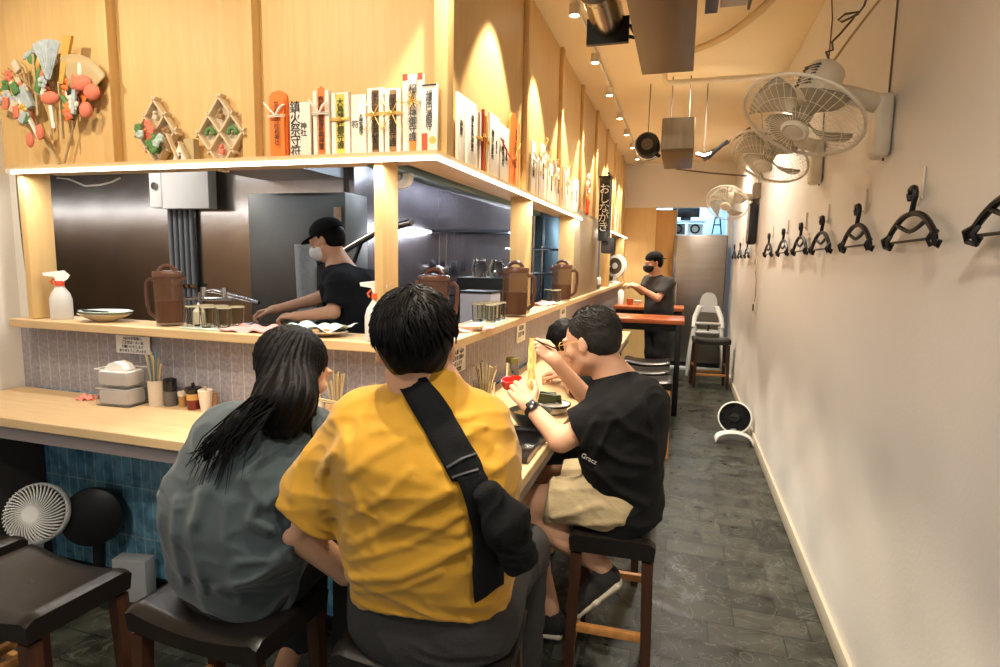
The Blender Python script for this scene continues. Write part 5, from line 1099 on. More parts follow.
# ================================================================ THINGS ON THE LEDGE
LZ=1.2372; CT=0.9002
def at(px,py,z,x=None,y=None):
    p=W(px,py,x=x,y=y,z=None if (x is not None or y is not None) else z); p.z=z; return p
def pitcher(label,p,r,h,rz,level=0.45,group='brown lidded water pitchers on the ledge'):
    t=thing('water_pitcher',label,'pitcher',p,rz,group)
    b=B(); b.lathe([(r*0.90,0),(r*0.95,0.006),(r*0.95,h*0.08),(r,h*0.10),(r*1.03,h*0.80),(r*1.0,h*0.80),(r*0.96,h*0.12),(r*0.90,0.012),(0.001,0.012)],seg=36); b.build('body','amber',t)
    b=B(); b.lathe([(0.001,0.014),(r*0.88,0.014),(r*0.93,h*0.12),(r*0.95,h*level),(0.001,h*level)],seg=32); b.build('water','tea',t)
    b=B(); b.lathe([(r*1.05,h*0.795),(r*1.07,h*0.80),(r*1.07,h*0.865),(r*1.02,h*0.885),(r*0.6,h*0.90),(0.001,h*0.905)],seg=36); l=b.build('lid','amber2',t)
    b=B(); b.tube([(-r*0.6,0,h*0.895),(-r*0.35,0,h*0.96),(0,0,h*0.985),(r*0.35,0,h*0.96),(r*0.6,0,h*0.895)],r*0.09,8,flat=1.6); b.build('lid_grip','amber2',l)
    b=B(); b.tube([(r*0.98,0,h*0.74),(r*1.30,0,h*0.755),(r*1.52,0,h*0.70),(r*1.55,0,h*0.45),(r*1.40,0,h*0.22),(r*0.97,0,h*0.13)],r*0.10,8,flat=1.5); b.build('handle','amber2',t)
    b=B(); b.prism([(0,-r*0.25),(r*0.30,0),(0,r*0.25)],h*0.74,h*0.80,(-r*0.99,0,0),(0,0,PI)); b.build('spout','amber2',t); return t
MT['amber2']=mat('dark_amber_plastic',(0.085,0.035,0.02),0.2)
MT['amber']=mat('amber_tinted_plastic2',(0.16,0.075,0.04),0.06,alpha=0.33)
def tumbler(label,p,r=0.029,h=0.088,group=None,first=[None]):
    if first[0] is None:
        t=thing('glass_tumbler',label,'glass',p,0,group)
        B().lathe([(r*0.82,0),(r*0.86,0.004),(r,h),(r*0.93,h),(r*0.80,0.010),(0.001,0.010)],seg=24).build('body','tumbler',t)
        b=B(); b.lathe([(r*1.005,h*0.93),(r*1.02,h*0.97),(r*1.0,h)],seg=24,cap=False); b.build('rim','gold_pale',t); first[0]=t; return t
    return dup(first[0],p,random.random(),label,group)
MT['tumbler']=mat('clear_tinted_glass',(0.92,0.90,0.80),0.03,trans=1.0,ior=1.2); MT['gold_pale']=mat('pale_rim_highlight',(0.72,0.66,0.50),0.2,0.4)
def spray(label,p,rz,h=0.27,c='white_pl',trig='red',group=None):
    t=thing('spray_bottle',label,'bottle',p,rz,group)
    B().lathe([(0.040,0),(0.044,0.004),(0.044,h*0.42),(0.036,h*0.55),(0.018,h*0.68),(0.015,h*0.72),(0.001,h*0.72)],seg=28,sc=(1,0.8,1)).build('body',MT['milky'],t)
    B().lathe([(0.019,0),(0.019,0.022),(0.001,0.022)],(0,0,h*0.71),None,20).build('collar',trig,t)
    b=B(); b.prism([(-0.058,0.030),(-0.060,0.042),(0.020,0.052),(0.040,0.030),(0.030,0.012),(0.012,0.0),(-0.012,0.0),(-0.020,0.024)],-0.013,0.013,(0,0,h*0.79),(PI/2,0,0)); b.build('spray_head',c,t)
    B().tube([(-0.020,0,h*0.86),(-0.032,0,h*0.80),(-0.026,0,h*0.74)],0.005,6).build('trigger',trig,t); return t
MT['milky']=mat('milky_plastic',(0.74,0.72,0.68),0.3,trans=0.25); MT['orange_red']=mat('orange_red_plastic',(0.75,0.14,0.04),0.4)
MT['celadon']=mat('pale_green_white_glaze',(0.48,0.60,0.55),0.2,noise=(18,0.25)); MT['bowl_cream']=mat('cream_brown_painted_glaze',(0.55,0.46,0.32),0.25,noise=(22,0.5))
spray('white spray bottle with a red collar by the left wooden post',at(62,314,LZ,y=1.99),0.9,0.215)
t=thing('bowl_stack','stack of patterned pale green bowls with a spoon, beside the red-collared spray bottle','bowls',at(105,319,LZ,y=2.00),0.1)
for k in range(2): B().lathe([(0.035,0),(0.05,0.004),(0.085,0.022),(0.108,0.036),(0.103,0.037),(0.075,0.022),(0.001,0.012)],(0.008*k,0,0.012*k),None,32,sc=(1.12,0.8,1)).build('bowl','bowl_cream' if k==0 else 'celadon',t)
B().tube([(-0.12,-0.02,0.042),(-0.07,-0.01,0.045),(0.02,0,0.042)],[0.010,0.005,0.004],6).build('spoon','black',t)
pitcher('brown lidded water pitcher on the front ledge left of the glasses',at(170,321,LZ,y=2.0),0.056,0.262,PI+0.5,0.42)
pitcher('brown lidded water pitcher directly behind the head of the person in yellow',at(434,300,LZ,y=2.42)+Vector((0.0,0,0)),0.066,0.265,0.4,0.5)
pitcher('largest-looking brown lidded pitcher on the side ledge, before the second post',Vector((-0.862,3.10,LZ)),0.070,0.30,0.1,0.45)
pitcher('smallest-looking brown lidded pitcher on the side ledge, before the third post',Vector((-0.872,4.46,LZ)),0.076,0.31,0.1,0.4)
def tray_glasses(p,rz,spots,lab,grp,traylab):
    t=thing('glass_tray',traylab,'tray',p,rz); b=B(); b.box((0,0,0.004),(0.24,0.14,0.008),bev=0.003); b.build('tray_body','celadon',t)
    for (x,y) in spots: q=Vector(p)+Matrix.Rotation(rz,3,'Z')@Vector((x,y,0)); q.z=p[2]+0.0083; tumbler(lab,q,group=grp)
tray_glasses(at(216,326,LZ,y=1.995),0.0,[(-0.082,-0.035),(-0.005,-0.035),(0.075,-0.035),(-0.075,0.035),(0.0,0.035),(0.08,0.035)],'small clear tumbler on the tray of the front ledge right of the pitcher','tumblers on the front ledge tray','pale green tray of small glasses on the front ledge beside the water pitcher')
tray_glasses(at(489,322,LZ,x=-0.90),PI/2,[(-0.082,-0.035),(-0.005,-0.035),(0.075,-0.035),(-0.075,0.035),(0.0,0.035),(0.08,0.035)],'small clear tumbler on the tray of the side ledge before the large pitcher','tumblers on the side ledge tray','pale green tray of small glasses on the side ledge beside the pink cloth')
tray_glasses(at(551,305,LZ,x=-0.90),PI/2,[(-0.05,-0.035),(0.04,-0.035),(0.04,0.035)],'small clear tumbler on the tray just before the smallest-looking pitcher','tumblers by the smallest-looking pitcher','pale tray with small glasses just before the smallest-looking pitcher')
def cloth(label,p,rz,sx,sy,mt,name='folded_cloth',seed=1):
    t=B(); r=np.random.RandomState(seed); ph=r.rand(6)*6
    def fn(u,v): return ((u-0.5)*sx,(v-0.5)*sy,0.014+0.008*math.sin(u*9+ph[0])*math.sin(v*7+ph[1])+0.005*math.sin(u*17+ph[2]+v*5)-0.010*(1-min(1,min(u,1-u,v,1-v)*6)))
    t.grid(fn,26,18); o=t.build(name,mt,loc=p,rot=(0,0,rz),solid=0.005); tag(o,label,'cloth'); return o
cloth('pink cloth lying under and beside the glasses tray on the front ledge',at(252,327,LZ,y=2.0),0.15,0.20,0.15,'pink',seed=3)
cloth('pink cloth on the side ledge just right of the head of the person in yellow',at(466,330,LZ,x=-0.895),1.3,0.24,0.16,'pink',seed=5)
cloth('pink cloth on the side ledge between the two farther pitchers',at(545,304,LZ,x=-0.89),1.4,0.22,0.12,'pink',seed=8)
t=thing('wooden_bowl','shallow wooden bowl by the pink cloth next to the head of the person in yellow','bowl',at(470,334,LZ,x=-0.865),0.3); B().lathe([(0.03,0),(0.05,0.004),(0.062,0.024),(0.058,0.025),(0.045,0.008),(0.001,0.006)],seg=28).build('body','bowl_cream',t)
t=thing('serving_plate','plate under pale crumpled paper on the front ledge before the kitchen staff','plate',at(318,334,LZ,y=1.985),0.0)
B().lathe([(0.05,0),(0.06,0.004),(0.12,0.020),(0.116,0.022),(0.06,0.008),(0.001,0.006)],seg=36,sc=(1.05,0.7,1)).build('plate','bowl_cream',t)
b=B(); b.grid(lambda u,v:((u-0.5)*0.25,(v-0.3)*0.13,0.034+0.008*math.sin(u*14)+0.006*math.sin(v*9+u*6)),22,12); b.build('paper_cover',mat('pale_mint_paper',(0.55,0.70,0.66),0.7),t,solid=0.002)
b=B()
for k in range(9): b.sphere((random.Random(k).uniform(-0.08,0.08),random.Random(k+50).uniform(-0.05,0.0),0.022),0.014,(1.2,1,0.7),u=10,v=6)
b.build('food',mat('fried_brown_food',(0.30,0.17,0.06),0.6,noise=(30,0.5)),t)
spray('white spray bottle with an orange-red collar behind the head of the person in yellow',at(377,338,LZ,y=1.945),0.5,0.22,'white_pl','orange_red')
t=thing('squeeze_bottle','small clear squeeze bottle with a nozzle behind the glasses on the front ledge','bottle',at(199,321,LZ,y=2.075)); B().lathe([(0.024,0),(0.025,0.003),(0.024,0.060),(0.010,0.075),(0.003,0.098),(0.001,0.098)],seg=20).build('body','milky',t)
# far end of the side ledge
t=thing('desk_fan','white fan with dark ring standing at the far end of the side ledge','fan',at(614,281,LZ,x=-0.91)); q=Euler((PI/2-0.1,0,-0.2)).to_matrix().to_euler()
B().lathe([(0.12,0.03),(0.155,0.02),(0.16,-0.03),(0.12,-0.06),(0.001,-0.06)],seg=32).build('housing','white_pl',t,loc=(0.02,-0.0,0.24),rot=(PI/2,0,-0.5)); B().lathe([(0.001,0.032),(0.115,0.03),(0.12,0.02)],seg=28).build('grille','vent',t,loc=(0.02,0.0,0.24),rot=(PI/2,0,-0.5)); B().lathe([(0.001,0.04),(0.04,0.04),(0.045,0.03)],seg=20).build('badge','white_pl',t,loc=(0.02,0,0.24),rot=(PI/2,0,-0.5))
B().tube([(0.0,0.03,0.02),(0.02,0.03,0.12)],0.03,10).build('neck','white_pl',t); B().lathe([(0.09,0),(0.09,0.02),(0.03,0.03),(0.001,0.03)],seg=24,sc=(1,1,1)).build('base','white_pl',t)
spray('small white spray bottle by the white fan at the far end of the side ledge',at(605,283,LZ,x=-0.90),2.8,0.26,'white_pl','white_pl')
t=thing('bottle_rack','dark small rack of jars on the side ledge after the grey-brown column','rack',at(594,289,LZ,x=-0.90)); B().box((0,0,0.05),(0.10,0.30,0.10),bev=0.006).build('rack_body',mat('dark_green_grey',(0.07,0.09,0.085),0.5),t)
for k in range(3): B().lathe([(0.025,0),(0.025,0.06),(0.015,0.075),(0.001,0.075)],(0.035,-0.10+0.1*k,0.055),None,14).build('jar','white_pl',t)
# ================================================================ THINGS ON THE COUNTER, FRONT WING
def sticks(t,n,seed,r=0.026,h0=0.0,L=(0.11,0.16),m=('tan_stick','chrome'),z0=0.03):
    rr=random.Random(seed)
    for k in range(n):
        a=rr.uniform(0,2*PI); d=rr.uniform(0.2,1)*r; ln=rr.uniform(*L); x0,y0=d*0.6*math.cos(a),d*0.6*math.sin(a); sp=1.9
        b=B(); b.tube([(x0,y0,z0),(x0*(1+sp*0.5),y0*(1+sp*0.4),z0+ln*0.6),(x0*(1+sp),y0*(1+sp*0.6),z0+ln)],[0.0030,0.0036,0.0048],6,flat=0.7); b.build('utensil',m[0] if rr.random()<0.62 else m[1],t)
MT['tan_stick']=mat('bamboo_chopstick',(0.50,0.38,0.20),0.5); MT['blue_stick']=mat('blue_grey_handle',(0.10,0.20,0.28),0.4)
MT['kraft']=mat('kraft_beige_paper',(0.60,0.50,0.38),0.8)
for k,(pz,lab) in enumerate(((0.0,'lower clear box of folded white napkins at the left end of the counter'),(0.083,'upper clear box of white napkins with one standing up, on the lower napkin box'))):
    t=thing('napkin_box',lab,'box',at(123,401,CT,y=1.895)+Vector((0,0,pz)),0.06,'stacked napkin boxes')
    b=B(); w_,d_,h_=0.165,0.105,0.074
    for (c,s_) in (((0,-d_/2,h_/2),(w_,0.0025,h_)),((0,d_/2,h_/2),(w_,0.0025,h_)),((-w_/2,0,h_/2),(0.0025,d_,h_)),((w_/2,0,h_/2),(0.0025,d_,h_)),((0,0,0.0015),(w_,d_,0.003))): b.box(c,s_)
    b.build('clear_case',mat('clear_acrylic',(0.93,0.92,0.93),0.05,trans=0.95,ior=1.08),t)
    B().box((0,0,0.036),(w_-0.014,d_-0.012,0.062),bev=0.01).build('napkins','paper',t)
    if k==1: b=B(); b.prism([(-0.06,0),(0.05,0),(0.035,0.022),(-0.005,0.034),(-0.03,0.026)],-0.025,0.03,(0,0,0.070),(PI/2,0,0)); b.build('pulled_napkin','paper',t)
    b=B(); b.tube([(-w_/2,-d_/2,h_),(w_/2,-d_/2,h_),(w_/2,d_/2,h_),(-w_/2,d_/2,h_)],0.002,4,closed=True); b.build('case_rim','milky',t)
cloth('small salmon-pink cloth beside the lower napkin box at the counter back',at(88,397,CT,y=1.90),0.4,0.075,0.05,mat('salmon_cloth',(0.75,0.25,0.20),0.8),seed=4)
t=thing('notice_card','white printed notice stuck on the grey tiles above the napkin boxes','notice',W(132,345,y=1.985))
B().box((0,0.005,0),(0.19,0.004,0.078)).build('card','paper',t)
text('入店のお客様へ\nご注文は一人一品\nお願いいたします\nありがとうございます',0.0155,'ink',t,(0,0.0022,0),(PI/2,0,0),'printed_lettering',spacing=1.2)
t=thing('utensil_holder','kraft paper holder full of chopsticks and spoons beside the napkin boxes','holder',at(157,402,CT,y=1.925)); B().lathe([(0.032,0),(0.035,0.11),(0.033,0.11),(0.030,0.005),(0.001,0.005)],seg=20,sc=(1,0.9,1)).build('cup','kraft',t); sticks(t,18,2,L=(0.15,0.21),m=('tan_stick','blue_stick'))
t=thing('pepper_mill','dark capped pepper mill beside the kraft utensil holder','mill',at(171,403,CT,y=1.945)); B().lathe([(0.022,0),(0.024,0.05),(0.022,0.055),(0.001,0.055)],seg=22).build('jar',mat('smoky_jar',(0.16,0.14,0.12),0.15,trans=0.3),t); B().lathe([(0.023,0.055),(0.025,0.06),(0.024,0.098),(0.014,0.102),(0.001,0.102)],seg=22).build('cap','blackgloss',t)
t=thing('shaker','small tan-capped shaker between the pepper mill and the soy sauce bottle','shaker',at(183,404,CT,y=1.95)); B().lathe([(0.013,0),(0.014,0.036),(0.001,0.036)],seg=18).build('jar',mat('amber_jar',(0.40,0.20,0.07),0.2),t); B().lathe([(0.016,0.036),(0.016,0.050),(0.001,0.050)],seg=18).build('cap','kraft',t)
t=thing('soy_sauce_bottle','soy sauce bottle with black spout cap on the front counter','bottle',at(194,406,CT,y=1.935)); B().lathe([(0.021,0),(0.022,0.025),(0.021,0.052),(0.001,0.052)],seg=22).build('bottle_body',mat('dark_red_sauce_glass',(0.16,0.02,0.012),0.12),t); B().lathe([(0.0225,0.032),(0.0225,0.052),(0.022,0.052)],seg=22,cap=False).build('label_band',mat('orange_tan_band',(0.62,0.33,0.10),0.5),t); B().lathe([(0.023,0.052),(0.028,0.062),(0.027,0.072),(0.006,0.076),(0.005,0.086),(0.001,0.086)],seg=22).build('cap','blackgloss',t)
t=thing('toothpick_cup','white cream cup with a pale stopper right of the soy sauce bottle','cup',at(206,408,CT,y=1.925)); B().lathe([(0.016,0),(0.024,0.068),(0.022,0.070),(0.001,0.066)],seg=24).build('cup_body','kraft2',t) if 'kraft2' in MT else B().lathe([(0.016,0),(0.024,0.068),(0.022,0.070),(0.001,0.066)],seg=24).build('cup_body',mat('cream_ceramic',(0.72,0.62,0.52),0.4),t); B().lathe([(0.004,0.066),(0.004,0.080),(0.001,0.080)],seg=10).build('stopper','tan_stick',t)
t=thing('small_jar','small brown jar standing behind the white cream cup','jar',at(214,408,CT,y=1.96)); B().lathe([(0.014,0),(0.014,0.045),(0.010,0.055),(0.001,0.055)],seg=18).build('jar_body',mat('brown_jar',(0.35,0.18,0.10),0.3),t)
for nm,sc in (('pepper_mill',1.18),('shaker',1.3),('soy_sauce_bottle',1.3),('toothpick_cup',1.3),('small_jar',1.3)): D.objects[nm].scale=(sc*0.92,sc*0.92,sc)
t=thing('kitchen_tube','long lit tube lamp inside the kitchen above the front opening','lamp',(-5.6,2.30,2.04)); B().tube([(-2.6,0,0),(2.3,0,0)],0.013,10).build('tube_glass',mat('lit_tube',(1,1,1),0.5,emit=((0.95,0.97,1.0),14.0)),t); B().box((-0.15,-0.03,0.04),(5.0,0.06,0.05)).build('fitting','white_pl',t)
# second group, between the long-haired person and the person in yellow
t=thing('utensil_holder','tan wooden holder of chopsticks and spoons beside the long-haired person','holder',at(337,430,CT,y=1.93)); b=B(); 
for (c,s_) in (((0,-0.028,0.045),(0.06,0.004,0.09)),((0,0.028,0.045),(0.06,0.004,0.09)),((-0.028,0,0.045),(0.004,0.056,0.09)),((0.028,0,0.045),(0.004,0.056,0.09)),((0,0,0.003),(0.056,0.056,0.006))): b.box(c,s_)
b.build('box_body','tan_wood2' if 'tan_wood2' in MT else wood('tan_box_wood',(0.50,0.33,0.18),(0.42,0.26,0.13)),t); sticks(t,16,7,L=(0.13,0.19),m=('tan_stick','chrome'))
t=thing('sauce_bottle','cream shaped bottle next to the face of the long-haired person','bottle',at(319,426,CT,y=1.93)); B().lathe([(0.024,0),(0.026,0.01),(0.024,0.05),(0.020,0.08),(0.012,0.10),(0.012,0.118),(0.001,0.118)],seg=22).build('bottle_body','kraft',t); B().lathe([(0.013,0.108),(0.013,0.124),(0.001,0.126)],seg=16).build('cap','tan_stick',t)
t=thing('chopsticks','pair of pale chopsticks lying across a bowl in front of the long-haired person','chopsticks',W(318,402,y=1.80)); a=Vector((0,0,0)); e=W(345,407,y=1.74)-W(318,402,y=1.80)
for k in range(2): B().tube([a+Vector((-0.06,0,0.012+0.008*k)),e+Vector((0.06,0,0.005*k))],[0.0035,0.0022],6).build('chopstick','tan_stick',t)
t=thing('soup_bowl','patterned bowl in front of the long-haired person under the chopsticks','bowl',at(318,432,CT,y=1.80)); B().lathe([(0.03,0),(0.045,0.006),(0.075,0.05),(0.080,0.072),(0.076,0.072),(0.06,0.03),(0.001,0.012)],seg=32).build('bowl_body','bowl_cream',t); B().lathe([(0.001,0.05),(0.072,0.052)],seg=24).build('soup',mat('yellow_noodle_soup',(0.62,0.42,0.12),0.3,noise=(40,0.4)),t)
# ================================================================ THINGS ON THE COUNTER, SIDE WING
def notice(label,x,y,w_,h_,z,body,sz):
    t=thing('notice_card',label,'notice',(x,y,z)); B().box((0,0,0),(0.004,w_,h_)).build('card','paper',t); text(body,sz,'ink',t,(0.0026,0,0),(PI/2,0,PI/2),'printed_lettering',spacing=1.15); return t
p=W(457,361,x=-0.906); notice('white notice on the side partition right of the neck of the person in yellow',-0.906,p.y,0.20,0.105,p.z,'お一人様一品の\nご注文をお願い\nいたします\n店内禁煙',0.022)
p=W(521,331,x=-0.906); notice('white notice on the side partition left of the eating person\'s raised hand',-0.906,p.y,0.20,0.13,p.z,'本日の\nおすすめ',0.034)
p=W(563,312,x=-0.906); notice('small white notice on the side partition above the hidden customer\'s hair',-0.906,p.y,0.25,0.14,p.z,'お品書き',0.034)
t=thing('utensil_holder','clear glass holder packed with spoons right of the shoulder of the person in yellow','holder',at(484,388,CT,x=-0.80)); B().lathe([(0.040,0),(0.050,0.115),(0.047,0.115),(0.037,0.008),(0.001,0.008)],seg=26).build('jar','tumbler',t); sticks(t,20,12,0.034,L=(0.14,0.18),m=('chrome','tan_stick'))
t=thing('condiment_tray','dark metal tray of seasoning jars beside the spoons on the side counter','tray',at(470,392,CT,x=-0.82)+Vector((0,-0.05,0))); B().box((0,0,0.006),(0.12,0.24,0.012),bev=0.003).build('tray_body','steel',t)
for k in range(3): j=B().lathe([(0.022,0.012),(0.023,0.06),(0.001,0.06)],(0.0,-0.075+0.06*k,0),None,16).build('jar','tumbler',t); B().lathe([(0.024,0.06),(0.024,0.078),(0.001,0.078)],(0.0,-0.075+0.06*k,0),None,16).build('lid','steel',j)
t=thing('condiment_bottle','small olive-capped glass jar on the ledge side behind the hanging noodles','jar',at(537,343,CT,x=-0.83)+Vector((0,-0.55,0))); B().lathe([(0.032,0),(0.034,0.09),(0.030,0.105),(0.001,0.105)],seg=22).build('jar_body','tumbler',t); B().lathe([(0.036,0.105),(0.036,0.13),(0.001,0.13)],seg=22).build('cap',mat('olive_cap',(0.18,0.17,0.05),0.4),t)
# bowls of the eating person
t=thing('rice_bowl','black-rimmed white bowl with seaweed sheets on the side counter','bowl',at(553,398,CT,y=2.42)+Vector((0,0,0))); S_=0.062
B().lathe([(0.03,0),(0.034,0.004),(0.060,0.018),(0.076,0.040),(0.073,0.041),(0.055,0.022),(0.001,0.012)],seg=36).build('bowl_body',mat('white_speckled_glaze',(0.62,0.58,0.52),0.25),t); B().lathe([(0.0765,0.034),(0.078,0.042),(0.073,0.044)],seg=36,cap=False).build('rim','black',t)
b=B(); b.sphere((0.0,0,0.018),0.062,(1,1,0.42),u=20,v=10); b.build('rice',mat('white_rice',(0.70,0.66,0.56),0.6,bump=(200,0.6)),t)
for k,(x,y,a,bb) in enumerate(((-0.02,-0.02,0.35,0.2),(0.0,0.01,0.5,-0.2),(-0.03,0.02,0.3,0.5))): B().box((x,y,0.062),(0.075,0.004,0.05),(a,0.1,bb),mi=0).build('seaweed_sheet',mat('olive_seaweed',(0.055,0.07,0.018),0.4,noise=(40,0.4)),t)
t=thing('noodle_bowl','dark green-grey soup bowl under the hanging noodles on the side counter','bowl',at(530,418,CT,y=2.17)); B().lathe([(0.035,0),(0.045,0.008),(0.075,0.045),(0.084,0.070),(0.079,0.070),(0.06,0.03),(0.001,0.015)],seg=36).build('bowl_body',mat('dark_celadon_glaze',(0.07,0.085,0.075),0.2),t); B().lathe([(0.001,0.05),(0.075,0.052)],seg=30).build('soup',mat('brown_soup',(0.28,0.16,0.05),0.15),t)
t=thing('meal_tray','black rectangular meal tray on the side counter by the person in yellow','tray',(-0.57,1.93,CT)); b=B(); b.box((0,0,0.004),(0.26,0.34,0.008),bev=0.003)
for (c,s_) in (((0,-0.17,0.012),(0.26,0.008,0.018)),((0,0.17,0.012),(0.26,0.008,0.018)),((-0.13,0,0.012),(0.008,0.34,0.018)),((0.13,0,0.012),(0.008,0.34,0.018))): b.box(c,s_)
b.build('tray_body','blackgloss',t)
# noodles, chopsticks and red cup held by the eating person
hand_f=W(541,348,y=2.30); bowl_top=W(533,398,y=2.19)
t=thing('chopsticks','thin brown chopsticks held in the raised hand of the eating person','chopsticks',W(534,344,y=2.28)); O=Vector(t.location)
for k in range(2): B().tube([W(555+k*2,352-k*3,y=2.31)-O,W(531+k*2,337+k*2,y=2.27)-O],[0.0035,0.002],6).build('chopstick','stool_wood',t)
b=B(); r=random.Random(9); MT['noodle']=mat('pale_yellow_noodle',(0.72,0.52,0.16),0.35)
O=W(533,340,y=2.28)
for k in range(36):
    x0=r.uniform(-2.2,2.2); x1=r.uniform(-5.0,5.0); pts=[]
    for j in range(7):
        u=j/6; pts.append(W(532+x0+(x1-x0)*u+math.sin(u*11+k*2.1)*2.0*(0.3+u),338+u*(58+r.uniform(-4,3)),y=2.275-0.09*u+r.uniform(-0.008,0.008))-O)
    b.tube(pts,0.0019,5,sm=3)
o=b.build('noodle_bundle','noodle',loc=O); tag(o,'bundle of pale noodles hanging from the chopsticks down to the soup bowl','noodles',kind='stuff')
t=thing('red_cup','small red lacquer bowl held in the left hand of the eating person','bowl',W(513,391,y=2.15),0,None); t.rotation_euler=(0.15,-0.1,0); B().lathe([(0.018,0),(0.022,0.004),(0.036,0.018),(0.041,0.050),(0.038,0.050),(0.032,0.020),(0.001,0.012)],seg=30).build('bowl_body',mat('red_lacquer',(0.60,0.035,0.02),0.2),t)
# far red table things
t=thing('condiment_caddy','small red and white condiment group at the left end of the farther red table','caddy',(-0.62,7.82,0.9853)); B().lathe([(0.04,0),(0.045,0.08),(0.001,0.08)],seg=18).build('red_pot',mat('red_brown_pot',(0.45,0.08,0.03),0.4),t); B().lathe([(0.035,0),(0.04,0.16),(0.02,0.19),(0.001,0.19)],(-0.12,0,0),None,18).build('white_pot','white_pl',t); B().lathe([(0.02,0),(0.05,0.06),(0.046,0.06),(0.001,0.01)],(0.10,0,0),None,18).build('bowl','white_pl',t)
# ================================================================ KITCHEN
def kit(name,label,cat,loc): return thing(name,label,cat,loc)
t=kit('electrical_box','white electrical box high on the steel kitchen wall above the dark pipes','box',W(184,190,y=3.86)); B().box((0.05,0,0.06),(0.46,0.09,0.42),bev=0.006).build('cover','white_pl',t); B().box((-0.25,0,0.06),(0.12,0.08,0.40),bev=0.004).build('side_cover','white_pl',t); B().lathe([(0.03,0),(0.03,0.01),(0.001,0.01)],(-0.25,-0.043,0.03),(PI/2,0,0),20).build('dial','steel',t)
P0=W(177,250,y=3.88); MT['conduit_grey']=mat('grey_conduit',(0.16,0.17,0.18),0.45)
for k in range(5):
    t=thing('conduit_pipe','dark grey vertical conduit pipe on the kitchen wall below the white electrical box','pipe',(P0.x-0.10+0.055*k,3.925,0.16),0,'five conduit pipes on the kitchen wall'); B().tube([(0,0,0),(0,0,1.84)],0.020,12).build('pipe_body',MT['conduit_grey'],t); B().box((0,-0.02,1.42-0.3),(0.07,0.02,0.03)).build('clip','steel',t)
t=kit('range_hood','wide dark stainless range hood above the kitchen staff','hood',(-2.9,3.55,2.12)); B().prism([(-0.25,-0.25),(0.46,-0.25),(0.46,0.40),(-0.25,0.40)],0.0,0.6).build('body','steel_dark',t); B().box((0.105,-0.26,0.02),(0.71,0.02,0.04)).build('lip','steel',t)
t=kit('steel_cabinet','tall stainless kitchen cabinet behind the capped kitchen staff','cabinet',(-2.62,3.76,0.16)); B().box((0,0,0.92),(0.80,0.30,1.80),bev=0.006).build('body',mat('dull_grey_steel',(0.12,0.12,0.115),0.42,0.8,noise=(3,0.25)),t); B().box((0.35,-0.16,0.92),(0.06,0.02,1.6)).build('door_edge','chrome',t)
t=kit('steel_workbench','stainless workbench behind the front ledge','bench',(-2.6,2.70,0.14)); B().box((0,0,0.93),(1.75,0.50,0.04),bev=0.004).build('worktop','steel',t); B().box((0,0.0,0.45),(1.7,0.46,0.90)).build('cabinet_body','steel_dark',t)
t=kit('cutting_board','dark cutting board with a pale cloth under the kitchen staff hands','board',(-2.28,2.76,1.0903)); B().box((0,0,0.025),(0.50,0.32,0.05),bev=0.006).build('board_body','black',t)
cloth('pale lilac folded cloth on the dark board under the kitchen staff hand',(-2.42,2.76,1.1405),0.2,0.16,0.10,mat('pale_lilac_cloth',(0.55,0.52,0.60),0.8),seed=6)
t=kit('faucet','bent chrome pipe rack standing left of the kitchen staff','tap',(-2.75,2.85,1.0903)); B().tube([(0,0,0),(0,0,0.22),(0.10,0,0.24),(0.42,0.0,0.18)],0.013,10).build('pipe','chrome',t); B().tube([(-0.16,0.05,0),(-0.16,0.05,0.18),(0.20,0.05,0.19)],0.012,10).build('pipe','chrome',t); B().tube([(0.03,0,0.20),(0.03,0,0.26)],0.02,10).build('tap_handle','chrome',t); B().tube([(0.18,0,0.20),(0.18,0,0.26)],0.02,10).build('tap_handle','chrome',t)
t=kit('hanging_hose','dark diagonal steam pipe with a branch behind the capped kitchen staff','pipe',(-2.05,3.50,1.5)); b=B(); b.tube([rel(W(318,262,y=3.55),t),rel(W(345,250,y=3.5),t),rel(W(378,231,y=3.4),t),rel(W(412,222,y=3.3),t)],0.022,10); b.build('main_pipe','steel',t); B().tube([rel(W(362,240,y=3.45),t),rel(W(354,262,y=3.5),t)],0.014,8).build('branch','steel_dark',t)
t=kit('paper_roll_holder','textured grey roll standing behind the mask of the kitchen staff','roll',(-2.45,3.48,1.10)); B().lathe([(0.06,0),(0.075,0.52),(0.001,0.52)],seg=24).build('roll',mat('textured_grey',(0.35,0.37,0.38),0.5,bump=(60,1.0)),t); 
B().box((0,0,-0.47),(0.2,0.2,0.94)).build('pedestal','steel_dark',t)
